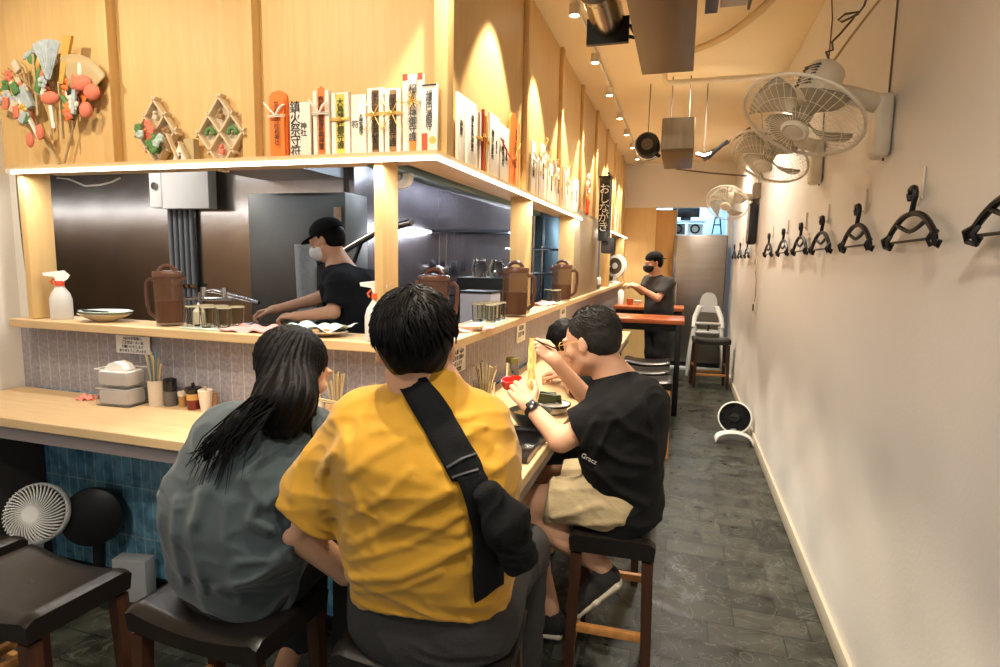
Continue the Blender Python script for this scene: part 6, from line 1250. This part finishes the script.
# side of the kitchen seen through the right-hand opening
t=kit('exhaust_rail','grey-green exhaust rail with round ends running under the side shelf','rail',(-1.12,3.3,1.93)); B().box((0,0,0),(0.10,2.5,0.09),bev=0.01).build('rail_body',mat('grey_green_steel',(0.16,0.22,0.22),0.35,0.6),t)
for y in (-1.05,0.75): B().lathe([(0.045,-0.02),(0.05,0.0),(0.045,0.02),(0.018,0.022),(0.018,-0.022),(0.045,-0.02)],(0.0,y,-0.055),(PI/2,0,0),24,cap=False).build('pulley','white_pl',t)
t=kit('utensil_rail','steel rail shelf on the smoky kitchen wall carrying ladles','rail',(-1.95,5.55,1.82)); B().box((0,0,0),(0.95,0.08,0.02)).build('shelf_bar','steel_dark',t); B().tube([(-0.45,-0.06,-0.03),(0.45,-0.06,-0.03)],0.008,8).build('rod','chrome',t)
def ladle(label,x,L,r,mt,scoop=True):
    t=thing('ladle',label,'ladle',(x,5.48,1.76),0,'utensils hanging on the kitchen rail'); B().tube([(0,-0.01,0.02),(0,0,0.04),(0,0.01,0.0),(0,0,-L)],0.007,8).build('handle',mt,t)
    B().sphere((0,-0.02,-L-r*0.7),r,(1,0.45,1)).build('bowl',mt,t) if scoop else B().box((0,0,-L-0.05),(0.07,0.01,0.10),bev=0.004).build('blade',mt,t)
ladle('black ladle with a wide round head, leftmost on the kitchen rail',W(431,230,y=5.5).x,0.24,0.075,'black'); ladle('steel ladle hanging second from the left on the kitchen rail',W(440,230,y=5.5).x,0.30,0.05,'steel'); ladle('thin steel spatula hanging third from the left on the kitchen rail',W(447,230,y=5.5).x,0.30,0.05,'steel',False); ladle('thin dark spatula at the right end of the kitchen rail',W(455,230,y=5.5).x,0.24,0.05,'steel_dark',False)
t=kit('wire_shelf','chrome wire shelf on two poles right of the hanging ladles','shelf',(-1.32,5.35,0.14)); 
for x in (-0.22,0.0,0.28): B().tube([(x,0,0),(x,0,1.85)],0.014,8).build('pole','chrome',t)
for z in (1.28,1.50): 
    b=B(); b.tube([(-0.22,-0.15,z),(0.30,-0.15,z),(0.30,0.15,z),(-0.22,0.15,z)],0.008,6,closed=True)
    for k in range(8): b.tube([(-0.2+k*0.065,-0.15,z),(-0.2+k*0.065,0.15,z)],0.004,5)
    b.build('wire_tier','chrome',t)
B().box((0.05,0,0.9),(0.5,0.3,0.02)).build('lower_tier','steel',t)
t=kit('stove','dark stove with pots under the smoky kitchen wall','stove',(-1.72,4.55,0.14)); B().box((0,0,0.45),(0.9,0.7,0.90),bev=0.01).build('body','black',t); B().box((0,0,0.915),(0.86,0.66,0.03)).build('grate','steel_dark',t)
t=kit('stock_pot','large dark stock pot on the kitchen stove','pot',(-1.55,4.45,1.0703)); B().lathe([(0.15,0),(0.155,0.30),(0.165,0.305),(0.15,0.31),(0.06,0.335),(0.001,0.34)],seg=30).build('pot_body','steel_dark',t); B().tube([(-0.04,0,0.335),(0,0,0.37),(0.04,0,0.335)],0.008,6).build('lid_knob','black',t)
t=kit('stock_pot','smaller dark pot left of the large stock pot on the stove','pot',(-2.0,4.45,1.0703)); B().lathe([(0.12,0),(0.125,0.2),(0.135,0.205),(0.12,0.21),(0.001,0.23)],seg=26).build('pot_body','black',t); B().tube([(0.12,0,0.17),(0.3,-0.05,0.19)],0.012,6).build('pot_handle','black',t)
t=kit('coffee_machine','black counter machine with glass jars behind the side ledge','machine',(-1.30,3.95,0.14)); B().box((0,0,0.5),(0.5,0.5,1.0)).build('base_cabinet','steel_dark',t); B().box((0,0.0,1.14),(0.34,0.34,0.28),bev=0.01).build('body','black',t); 
for k in range(2):
    B().lathe([(0.05,0),(0.06,0.06),(0.04,0.11),(0.05,0.13),(0.001,0.13)],(-0.06+0.13*k,0.0,1.28),None,18).build('jar','tumbler',t)
t=kit('white_container','pale square container behind the side ledge before the large pitcher','container',(-1.18,3.45,1.1403)); B().box((0,0,0.10),(0.20,0.20,0.20),bev=0.01).build('body',mat('pale_lilac_plastic',(0.42,0.42,0.48),0.4),t); B().box((0,0,0.206),(0.21,0.21,0.012),bev=0.003).build('lid','black',t)
t=kit('steel_workbench','stainless bench behind the side ledge','bench',(-1.30,2.95,0.14)); B().box((0,0.1,0.98),(0.5,1.30,0.04)).build('worktop','steel',t); B().box((0,0.1,0.48),(0.46,1.26,0.96)).build('cabinet_body','steel_dark',t)
t=kit('plate_stack','stack of grey plates behind the side ledge right of the yellow shirt head','plates',(-1.22,2.90,1.1403)); 
for k in range(5): B().lathe([(0.05,0),(0.09,0.012),(0.088,0.015),(0.001,0.004)],(0,0,0.013*k),None,26).build('plate','steel' if k%2 else 'white_pl',t)
t=kit('blue_refrigerator','blue-grey glass-door refrigerator seen between the second and third posts','refrigerator',(-1.45,5.25,0.14)); t.location=(-1.42,6.2,0.14); B().box((0,0.3,0.95),(0.75,0.6,1.9),bev=0.01).build('cabinet','steel_dark',t); B().box((-0.19,-0.015,0.95),(0.34,0.03,1.8),bev=0.004).build('door',mat('blue_grey_door',(0.13,0.22,0.28),0.25,0.4),t); B().box((0.19,-0.015,0.95),(0.34,0.03,1.8),bev=0.004).build('door',mat('pale_blue_door',(0.22,0.34,0.40),0.3,0.4),t); B().box((0.0,-0.04,0.95),(0.02,0.03,1.2)).build('handle','chrome',t)
t=thing('wall_cable','thin grey cable running down the white wall left of the left wooden post','cable',W(17,176,y=1.95)); B().tube([rel(W(x,y_,y=1.95),t) for x,y_ in ((16,172),(18,200),(22,240),(27,280),(31,312))],0.003,6,sm=3).build('cord','cordbrown',t)
t=kit('cable','white cable drooping under the shelf at the left post','cable',W(57,178,y=2.14)); B().tube([rel(W(x,y_,y=2.14),t) for x,y_ in ((57,178),(68,179),(78,183),(85,186),(100,185),(112,182),(120,178))],0.004,6).build('cord','white_pl',t)
# ================================================================ OFFERINGS AND ORNAMENTS ON THE UPPER SHELF
SZ=1.9125
MT['washi']=mat('white_washi_paper',(0.80,0.75,0.66),0.8,noise=(9,0.05)); MT['ink_red']=mat('dark_red_ink',(0.40,0.05,0.03),0.7); MT['brown_card']=mat('brown_wood_slip',(0.30,0.17,0.07),0.6)
def frame_at(wing,a,depth):
    """wing 'f': front wing, a = x; wing 's': side wing, a = y. returns origin and z rotation; local +x along the wall, -y towards the room"""
    return ((a,depth,SZ),0.0) if wing=='f' else ((depth,a,SZ),PI/2)
def talisman(label,wing,a0,a1,h,style,txt,size,depth=None,tilt=0.0):
    w=abs(a1-a0)*0.93; d=(2.005 if wing=='f' else -0.858) if depth is None else depth
    (loc,rz)=frame_at(wing,(a0+a1)/2,d); t=thing('talisman',label,'talisman',loc,rz,'talisman slips on the upper shelf'); t.rotation_euler=(0,tilt,rz)
    side='washi'; core='washi'; ink='ink'
    if style in('orange','orange_strip'): core='orange'
    if style=='yellow': core='yellowp'
    if style=='brown': core='brown_card'
    if style=='orange':
        b=B(); n=10; poly=[(-w/2,0),(w/2,0),(w/2,h-w*0.35)]+[(w/2*math.cos(k*PI/n),h-w*0.35+w*0.35*math.sin(k*PI/n)) for k in range(1,n)]+[(-w/2,h-w*0.35)]
        b.prism(poly,-0.012,0.0,rot=(PI/2,0,0)); b.build('slip','orange',t); B().box((w*0.36,-0.0135,h*0.45),(w*0.2,0.003,h*0.86)).build('fold','orange',t); tw=-0.002
    elif style in('orange_strip','yellow','brown','tall'):
        b=B(); b.box((0,0.004,h/2),(w,0.012,h)); b.build('wrapper',side,t)
        for s in (-1,1): B().box((s*w*0.37,-0.004,h*0.5),(w*0.24,0.006,h*0.985)).build('side_fold',side,t)
        cw=w*(0.42 if style!='yellow' else 0.58); b=B()
        hh=h*(1.06 if style in('orange_strip',) else 0.97)
        b.prism([(-cw/2,0.004),(cw/2,0.004),(cw/2,hh-cw*0.35),(0,hh),(-cw/2,hh-cw*0.35)] if style=='orange_strip' else [(-cw/2,0.004),(cw/2,0.004),(cw/2,hh),(-cw/2,hh)],0.001,0.004,rot=(PI/2,0,0)); b.build('centre_strip','washi' if style=='tall' else core,t)
        if style=='tall':
            for s in (-1,1): B().box((s*w*0.37,-0.0075,h-0.010),(w*0.25,0.002,0.022)).build('red_tip','red',t)
            B().box((0,-0.0055,h*0.10),(cw*0.8,0.002,h*0.18)).build('seal','orange',t)
    else:
        B().box((0,0,h/2),(w,0.010,h),bev=0.001).build('slip',side,t)
        if style=='seal':
            B().box((-w*0.28,-0.0062,h*0.17),(w*0.36,0.002,h*0.26)).build('red_seal','red',t); B().lathe([(w*0.22,0),(w*0.22,0.002)],(w*0.22,-0.0052,h*0.20),(PI/2,0,0),16).build('gold_seal','gold',t); B().box((0,-0.006,h*0.985),(w*0.9,0.002,0.005)).build('top_line','ink',t)
    if txt:
        cols=txt.split('|'); n=len(cols)
        for i,c in enumerate(cols):
            x=(0 if n==1 else (-w*0.22+w*0.40*(1-i/(n-1)) if n==2 else -w*0.30+w*0.6*(1-i/(n-1)))); sz=size*1.25*(1 if i==n-1 or n!=2 else 0.6)
            text('\n'.join(c),sz,'ink' if style!='brown' else 'ink',t,(x,-0.0125 if style=='orange' else -0.0068,h*(0.52 if style!='seal' else 0.62)),(PI/2,0,0),'written_characters',spacing=0.86)
    return t
def cord(t,h,z,w,kind):
    """paper cord bow tied round the slip"""
    if kind=='bow':
        b=B(); 
        for dz in (-0.003,0.003): b.tube([(-w/2,-0.012,z+dz),(0,-0.018,z+dz),(w/2,-0.012,z+dz)],0.0022,5)
        b.tube([(0,-0.018,z),(-w*0.35,-0.026,z+0.03),(-w*0.62,-0.02,z+0.05)],[0.004,0.005,0.003],5); b.tube([(0,-0.018,z),(w*0.3,-0.026,z+0.025),(w*0.55,-0.02,z+0.04)],[0.004,0.005,0.003],5); b.build('cord_bow','washi',t)
    elif kind=='gold':
        b=B()
        for k in range(3): b.tube([(-w*0.62,-0.012,z-0.004+0.004*k),(0,-0.016,z+0.004*k-0.004),(w*0.62,-0.012,z+0.004*k-0.002)],0.0018,5)
        for s in (-1,1): b.tube([(0,-0.016,z),(s*w*0.4,-0.024,z+0.035),(s*w*0.5,-0.02,z+0.045)],0.002,5); b.tube([(0,-0.016,z),(s*w*0.35,-0.022,z-0.04),(s*w*0.6,-0.018,z-0.055)],0.0018,5)
        b.build('cord_bow','gold',t)
    elif kind=='band': B().box((0,-0.010,z),(w*1.05,0.006,0.012),bev=0.002).build('cord_band','gold',t); B().sphere((0,-0.016,z),0.009).build('knot','gold',t)
    elif kind=='star':
        b=B()
        for k in range(10): a=k*2*PI/10+0.2; L_=0.040 if k%2 else 0.030; b.tube([(0,-0.018,z),(L_*0.5*math.cos(a),-0.028,z+L_*0.5*math.sin(a)),(L_*math.cos(a),-0.024,z+L_*math.sin(a)*1.1)],[0.0022,0.0018,0.0010],5)
        b.tube([(-w*0.6,-0.014,z),(0,-0.016,z+0.001),(w*0.6,-0.014,z)],0.002,5); b.build('cord_star','ink_red' if False else 'gold',t)
    elif kind=='flower':
        b=B()
        for k in range(5): a=k*2*PI/5; b.sphere((0.010*math.cos(a),-0.020,z+0.010*math.sin(a)),0.008,(1,0.5,1),u=8,v=6)
        b.tube([(0,-0.02,z),(0.01,-0.03,z+0.035),(0.025,-0.02,z+0.05)],0.002,5); b.tube([(0,-0.02,z),(-0.012,-0.03,z+0.03),(-0.022,-0.02,z+0.045)],0.002,5); b.build('gold_flower','gold',t)
T=talisman
t=T('orange round-topped talisman slip with a white cord, leftmost on the front shelf','f',-1.565,-1.478,0.262,'orange','加波山三枝祇神社',0.019); cord(t,0.262,0.165,0.08,'bow')
T('wide white talisman with large black brush characters, next to the leftmost orange one','f',-1.470,-1.372,0.212,'plain','神社|鎮火祭守符',0.038)
t=T('white talisman with an orange pointed strip and a white and gold cord','f',-1.365,-1.290,0.250,'orange_strip','商売繁昌御祈祷神璽',0.020); cord(t,0.25,0.165,0.07,'bow')
t=T('white talisman with a yellow-green strip and a gold band','f',-1.285,-1.205,0.238,'yellow','大鳥神社御守護',0.024); cord(t,0.24,0.14,0.075,'band')
T('plain white talisman with thin black characters, right of the yellow-green one','f',-1.202,-1.136,0.226,'plain','大神宮御守|符',0.024)
t=T('white talisman with a dark lettered strip, second left of the tall red-tipped one','f',-1.134,-1.066,0.245,'brown','家内安全商売繁昌',0.024); cord(t,0.24,0.15,0.065,'gold')
t=T('white talisman with a brown strip and flat top, directly left of the red-tipped one','f',-1.062,-0.996,0.240,'brown','開運招福御守護',0.024); cord(t,0.24,0.15,0.065,'gold')
t=T('tallest white talisman with two red tips and a star-shaped cord','f',-0.992,-0.908,0.282,'tall','稲荷大神御守護',0.026); cord(t,0.28,0.185,0.08,'star')
T('white talisman with red and gold seals at the foot, beside the corner post','f',-0.905,-0.888+0.03,0.245,'seal','金刀比羅宮御祈祷',0.019) if False else T('white talisman with red and gold seals at the foot, beside the corner post','f',-0.958+0.048,-0.845,0.238,'seal','福徳円満御守',0.021,depth=1.985)
# side wing
T('white talisman slip just right of the corner post, first on the side shelf','s',2.17,2.30,0.262,'plain','八幡宮御守|神璽',0.026,depth=-0.850)
T('second white talisman slip on the side shelf, right beside the first','s',2.245,2.36,0.255,'plain','御祈祷神璽',0.026,depth=-0.838)
t=T('yellow-brown talisman with a gold band on the side shelf','s',2.40,2.47,0.255,'brown','',0.02); cord(t,0.25,0.14,0.07,'band')
for k,(a,h,m) in enumerate(((2.485,0.27,'ink_red'),(2.52,0.25,'gold'),(2.545,0.235,'washi'))):
    (loc,rz)=frame_at('s',a,-0.850); o=thing('prayer_stick',['dark red','gold','white'][k]+' thin upright stick beside the yellow-brown talisman','stick',loc,rz); B().box((0,0,h/2),(0.010,0.012,h)).build('stick_body',m,o); B().box((0,-0.008,h*0.6),(0.016,0.008,0.014)).build('paper_wrap','gold',o)
T('wide white talisman on the side shelf, left half of the pair before the orange one','s',2.585,2.74,0.285,'plain','成田山|御守護符',0.030)
t=T('wide white talisman with a slanted cord on the side shelf, directly before the orange one','s',2.75,2.905,0.272,'plain','御祈祷|神明宮符',0.030); B().tube([(-0.09,-0.012,0.20),(0.02,-0.014,0.15),(0.07,-0.012,0.14)],0.004,5).build('cord','ink_red',t)
t=T('bright orange talisman slip on the side shelf before the first batten','s',2.935,3.07,0.375,'orange','波除神社御守護',0.026); cord(t,0.36,0.19,0.11,'gold')
sd=[(3.36,3.46,0.31,'plain','bow'),(3.50,3.58,0.24,'brown','flower'),(3.62,3.70,0.34,'plain','flower'),(3.74,3.82,0.30,'orange_strip','flower'),(3.87,3.95,0.26,'plain','gold'),(3.99,4.06,0.30,'brown','flower'),(4.10,4.16,0.27,'plain','gold'),
    (4.30,4.39,0.30,'orange_strip','flower'),(4.44,4.53,0.33,'plain','flower'),(4.60,4.68,0.25,'brown','gold'),(4.74,4.98,0.29,'plain',None)]
ordn=['first','second','third','fourth','fifth','sixth','seventh']
for k,(a0,a1,h,sy,cd) in enumerate(sd):
    pn=('%s cream talisman beyond the orange one, between first and second battens'%ordn[k]) if k<7 else ('%s cream talisman between the second and third battens of the side shelf'%ordn[k-7])
    t=T(pn,'s',a0,a1,h,sy,'御守護' if sy=='plain' else '',0.030)
    if cd: cord(t,h,h*0.62,abs(a1-a0),cd); 
    if cd=='flower': cord(t,h,h*0.98,abs(a1-a0),'flower')
t=thing('new_year_ornament','small pink and red hanging ornament on the side wall before the black scroll','ornament',(-0.852,5.42,1.98),PI/2)
for k,(x,z,r,m) in enumerate(((0,0.30,0.045,'pink'),(0.04,0.25,0.035,'red'),(-0.04,0.24,0.035,'washi'),(0.02,0.18,0.04,'pink'),(-0.03,0.12,0.04,'orange'),(0.03,0.09,0.035,'red'))): B().sphere((x,-0.01,z),r,(1,0.4,1)).build('petal',m,t)
B().tube([(-0.02,-0.01,0.10),(-0.04,-0.01,0.0),(-0.03,-0.01,-0.02)],0.016,6).build('tassel','red',t)
t=thing('hanging_scroll','long black and white hanging scroll banner at the end of the first shelf','banner',(-0.72,6.0,1.76),0)
b=B(); b.box((0,0,0.31),(0.012,0.30,0.62)); b.build('cloth',mat('grey_black_print_cloth',(0.05,0.05,0.06),0.8),t); B().tube([(0,-0.17,0.62),(0,0.17,0.62)],0.012,8).build('top_rod','black',t); B().box((0.0,0,-0.06),(0.10,0.26,0.16),bev=0.02).build('weight_bag',mat('dark_grey_cloth',(0.06,0.06,0.07),0.8),t); B().box((-0.03,-0.152,0.29),(0.10,0.006,0.62)).build('front_panel','blackgloss',t)
text('お\nし\nな\nが\nき',0.105,'paper',t,(-0.03,-0.156,0.29),(PI/2,0,0),'white_characters',spacing=0.85)
B().box((-0.05,0,0.61),(0.12,0.02,0.015)).build('wall_arm','black',t)
for k,(y,h,w_) in enumerate(((6.35,0.34,0.08),(6.6,0.25,0.07),(7.0,0.36,0.09),(7.35,0.30,0.08),(7.9,0.33,0.09),(8.2,0.28,0.08))):
    t=T('%s cream talisman with gold flowers on the far shelf beyond the black scroll'%ordn[k],'s',y-w_/2,y+w_/2,h,'plain','',0.03); cord(t,h,h*0.6,w_,'flower'); cord(t,h,h*0.95,w_,'flower')
# ---- lucky rakes fixed to the wall at the left
def rake(label,foot,top,R,seed,cols,tilt_fan=0.0,leaf=False):
    foot=Vector(foot); top=Vector(top); t=thing('lucky_rake',label,'rake',foot,0,'decorated lucky rakes on the front wall'); d=top-foot; L=d.length; u=d.normalized(); s=Vector((u.z,0,-u.x)); out=Vector((0,-1,0)); r=random.Random(seed)
    B().tube([Vector((0,0,0)),u*L*0.55],0.006,8).build('bamboo_handle','tan_stick',t)
    # tines: a fan of split bamboo bending forward at the tips
    b=B()
    for k in range(-6,7):
        a=k*0.085; dr=u*math.cos(a)+s*math.sin(a); p0=u*L*0.45; b.tube([p0,p0+dr*R*0.6+out*0.004,p0+dr*R*0.95+out*0.012,p0+dr*R*1.02+out*0.035],[0.0022,0.0024,0.0022,0.0016],5)
    p0=u*L*0.45; b.tube([p0+(u*math.cos(k*0.085)+s*math.sin(k*0.085))*R*0.85+out*0.012 for k in range(-6,7)],0.0016,5); b.tube([p0+(u*math.cos(k*0.085)+s*math.sin(k*0.085))*R*0.6+out*0.008 for k in range(-6,7)],0.0016,5)
    b.build('bamboo_tines','tan_stick',t)
    for k in range(cols[0]):
        a=r.uniform(-0.50,0.50); rr=r.uniform(0.05,0.98)*R; c=p0+(u*math.cos(a)+s*math.sin(a))*rr+out*r.uniform(0.018,0.045); m=r.choice(cols[1]); kind=r.choice(('disc','leaf','box','petal','petal')); b=B()
        if kind=='disc': b.lathe([(0.001,0),(0.024,0),(0.025,0.004),(0.001,0.007)],c,(PI/2,r.uniform(-.4,.4),0),16)
        elif kind=='leaf': b.sphere(c,0.034,(0.35,0.25,1),Euler((0,r.uniform(-1.2,1.2),0)).to_matrix(),u=10,v=8)
        elif kind=='box': b.box(c,(0.036,0.014,0.052),(0,r.uniform(-.6,.6),0),bev=0.003)
        else:
            for q in range(5): b.sphere(c+Vector((0.016*math.cos(q*1.257),0,0.016*math.sin(q*1.257))),0.013,(1,0.5,1),u=8,v=6)
        b.build({'disc':'medallion','leaf':'leaf','box':'treasure_box','petal':'blossom'}[kind],m,t)
    return t
MT['pale_blue_paper']=mat('pale_blue_grey_paper',(0.45,0.52,0.55),0.6,noise=(40,0.4)); MT['salmon']=mat('salmon_red_paper',(0.70,0.20,0.12),0.6); MT['beige_paper']=mat('beige_paper',(0.66,0.55,0.40),0.7)
wf=lambda x,y,d=2.03: W(x,y,y=d)
t=rake('lucky rake of pale green, beige and red ornaments, leftmost, leaning left',wf(59,164),wf(8,72),0.25,3,(30,['beige_paper','green','pale_blue_paper','salmon','gold','washi']))
b=B(); b.prism([(-0.05,0),(0.05,0),(0.035,0.10),(-0.035,0.10)],-0.01,0.01,rel(wf(27,110,2.0),t),(PI/2,-0.3,0)); b.build('paper_plaque','pale_blue_paper',t); B().box(rel(wf(20,98,2.0),t),(0.016,0.012,0.17),(0,-0.55,0)).build('white_rod','washi',t); B().box(rel(wf(29,118,1.995),t),(0.014,0.012,0.20),(0,-0.55,0)).build('white_rod','washi',t)
for x,y in ((40,132),(30,140)): B().sphere(rel(wf(x,y,1.99),t),0.026,(0.9,0.4,1.3)).build('red_blossom','salmon',t)
t=rake('tallest lucky rake, middle one, with pale grey-blue folded fan and pink ribbon',wf(52,140),wf(47,40),0.19,8,(24,['pale_blue_paper','washi','salmon','green','gold']))
b=B(); O=rel(wf(49,84,1.985),t)
def fanp(u,v): a=(u-0.5)*0.95; q=0.02+0.165*v; return (O.x+q*math.sin(a),O.y+0.004*math.cos(u*40),O.z+q*math.cos(a))
b.grid(fanp,40,4); b.build('folded_fan','pale_blue_paper',t,solid=0.003,smooth=False)
B().prism([(-0.012,0),(0.012,0),(0.05,0.20),(-0.0,0.20)],-0.006,0.006,rel(wf(62,84,1.99),t),(PI/2,0.15,0)).build('gold_leaf','gold',t); B().sphere(rel(wf(50,98,1.98),t),0.040,(1.3,0.4,0.7)).build('pink_ribbon','salmon',t); B().box(rel(wf(52,113,1.985),t),(0.02,0.008,0.13),(0,-0.1,0)).build('paper_strip','washi',t); B().box(rel(wf(36,85,1.99),t),(0.012,0.01,0.26),(0,0.0,0)).build('side_rod','tan_stick',t); B().box(rel(wf(61,110,1.99),t),(0.008,0.01,0.24),(0,0.0,0)).build('side_rod','tan_stick',t)
t=rake('lucky rake leaning right with a round woven fan and red cloth ornaments',wf(64,163),wf(90,62),0.22,12,(26,['salmon','salmon','green','orange','washi','ink']))
b=B(); O=rel(wf(76,108,1.99),t)
def fan2(u,v): a=0.35+(u-0.5)*1.3; q=0.09+0.13*v; return (O.x+q*math.sin(a),O.y-0.006*v,O.z+q*math.cos(a))
b.grid(fan2,30,4); b.build('woven_fan','tan_stick',t,solid=0.002); B().sphere(rel(wf(86,110,1.98),t),0.034,(1,0.5,1)).build('red_ball','salmon',t); B().box(rel(wf(74,102,1.985),t),(0.02,0.01,0.10),(0,0.15,0)).build('paper_strip','pale_blue_paper',t); B().sphere(rel(wf(82,83,1.98),t),0.036,(1.5,0.5,0.9)).build('red_cloth','salmon',t); B().sphere(rel(wf(92,92,1.98),t),0.034,(1.3,0.5,1)).build('red_cloth','salmon',t)
# ---- diamond lattice ornaments
def diamond(label,c,s,contents,side):
    t=thing('diamond_lattice',label,'ornament',c,0,'diamond lattice ornaments on the front shelf'); u=Vector((0.62,0,-0.78)).normalized(); v=Vector((-0.62,0,-0.78)).normalized(); h=s/2
    top=Vector((0,0,0)); f=B()
    for k in range(3):
        for (o,dv,ev) in ((v*(h*k),u,v),(u*(h*k),v,u)):
            a=top+o-dv*0.018; e=top+o+dv*(s+0.018); mid=(a+e)/2; ang=math.atan2(dv.x,dv.z)
            f.box(mid,(0.008,0.034,(e-a).length),(0,ang,0),bev=0.001)
    f.build('lattice_frame','washi_wood',t)
    bk=B(); q=[top,top+u*s,top+u*s+v*s,top+v*s]; bk.prism([(p.x,p.z) for p in q],-0.002,0.002,(0,0.016,0),(PI/2,0,0)); bk.build('back_panel','beige_paper',t)
    for i,(m,kd) in enumerate(contents):
        c=top+(u*(0.25+0.5*(i%2))+v*(0.25+0.5*(i//2)))*s; b=B()
        if kd=='ball':
            for r_ in range(5): b.sphere(c+Vector((0.012*math.cos(r_*1.3),-0.008,0.012*math.sin(r_*1.3))),0.012,(1,0.7,1),u=10,v=7)
        elif kd=='arch':
            for r_ in range(7): b.sphere(c+Vector((0.018*math.cos(r_*PI/6),-0.006,0.018*math.sin(r_*PI/6))),0.009,u=8,v=6)
        else: b.box(c+Vector((0,-0.006,-0.004)),(0.026,0.018,0.022),(0,0.2,0),bev=0.004); b.sphere(c+Vector((0,-0.008,0.014)),0.010,u=8,v=6)
        b.build('filling',m,t)
    return t
MT['washi_wood']=mat('pale_square_wood',(0.66,0.52,0.34),0.5)
t=diamond('left diamond lattice ornament, its lower left covered by green and red flowers',wf(156,101),0.165,[('beige_paper','box'),('brown_card','ball'),('salmon','ball'),('green','ball')],0)
for x,y,m in ((138,128,'green'),(140,134,'celadon'),(148,124,'salmon'),(151,130,'salmon'),(152,137,'green'),(156,143,'celadon'),(149,143,'green'),(153,149,'green'),(160,138,'celadon'),(150,136,'red')): 
    b=B(); c=rel(wf(x,y,1.985),t)
    for q in range(5): b.sphere(c+Vector((0.010*math.cos(q*1.257+x),0,0.010*math.sin(q*1.257+x))),0.011,(1,0.6,1),u=8,v=6)
    b.build('paper_flower',m,t)
diamond('right diamond lattice ornament with green arches in its side cells',wf(221,98),0.175,[('brown_card','box'),('green','arch'),('green','arch'),('salmon','box')],1)
t=thing('small_house_ornament','small triangular white roofed ornament between the two diamond lattices','ornament',(wf(188,157).x,2.0,SZ))
b=B(); b.prism([(-0.045,0),(0.045,0),(0.0,0.085)],-0.012,0.012,(0,0,0),(PI/2,0,0)); b.build('front_triangle','washi',t); B().box((-0.024,-0.013,0.052),(0.007,0.02,0.15),(0,-0.45,0)).build('roof_strip','washi_wood',t); B().box((0.026,-0.013,0.042),(0.006,0.02,0.10),(0,-0.49,0)).build('roof_strip','washi_wood',t); B().box((0.030,0.02,0.05),(0.05,0.03,0.10)).build('back_box','tan_stick',t); text('守\n護',0.014,'ink',t,(0,-0.0125,0.030),(PI/2,0,0),'written_characters')
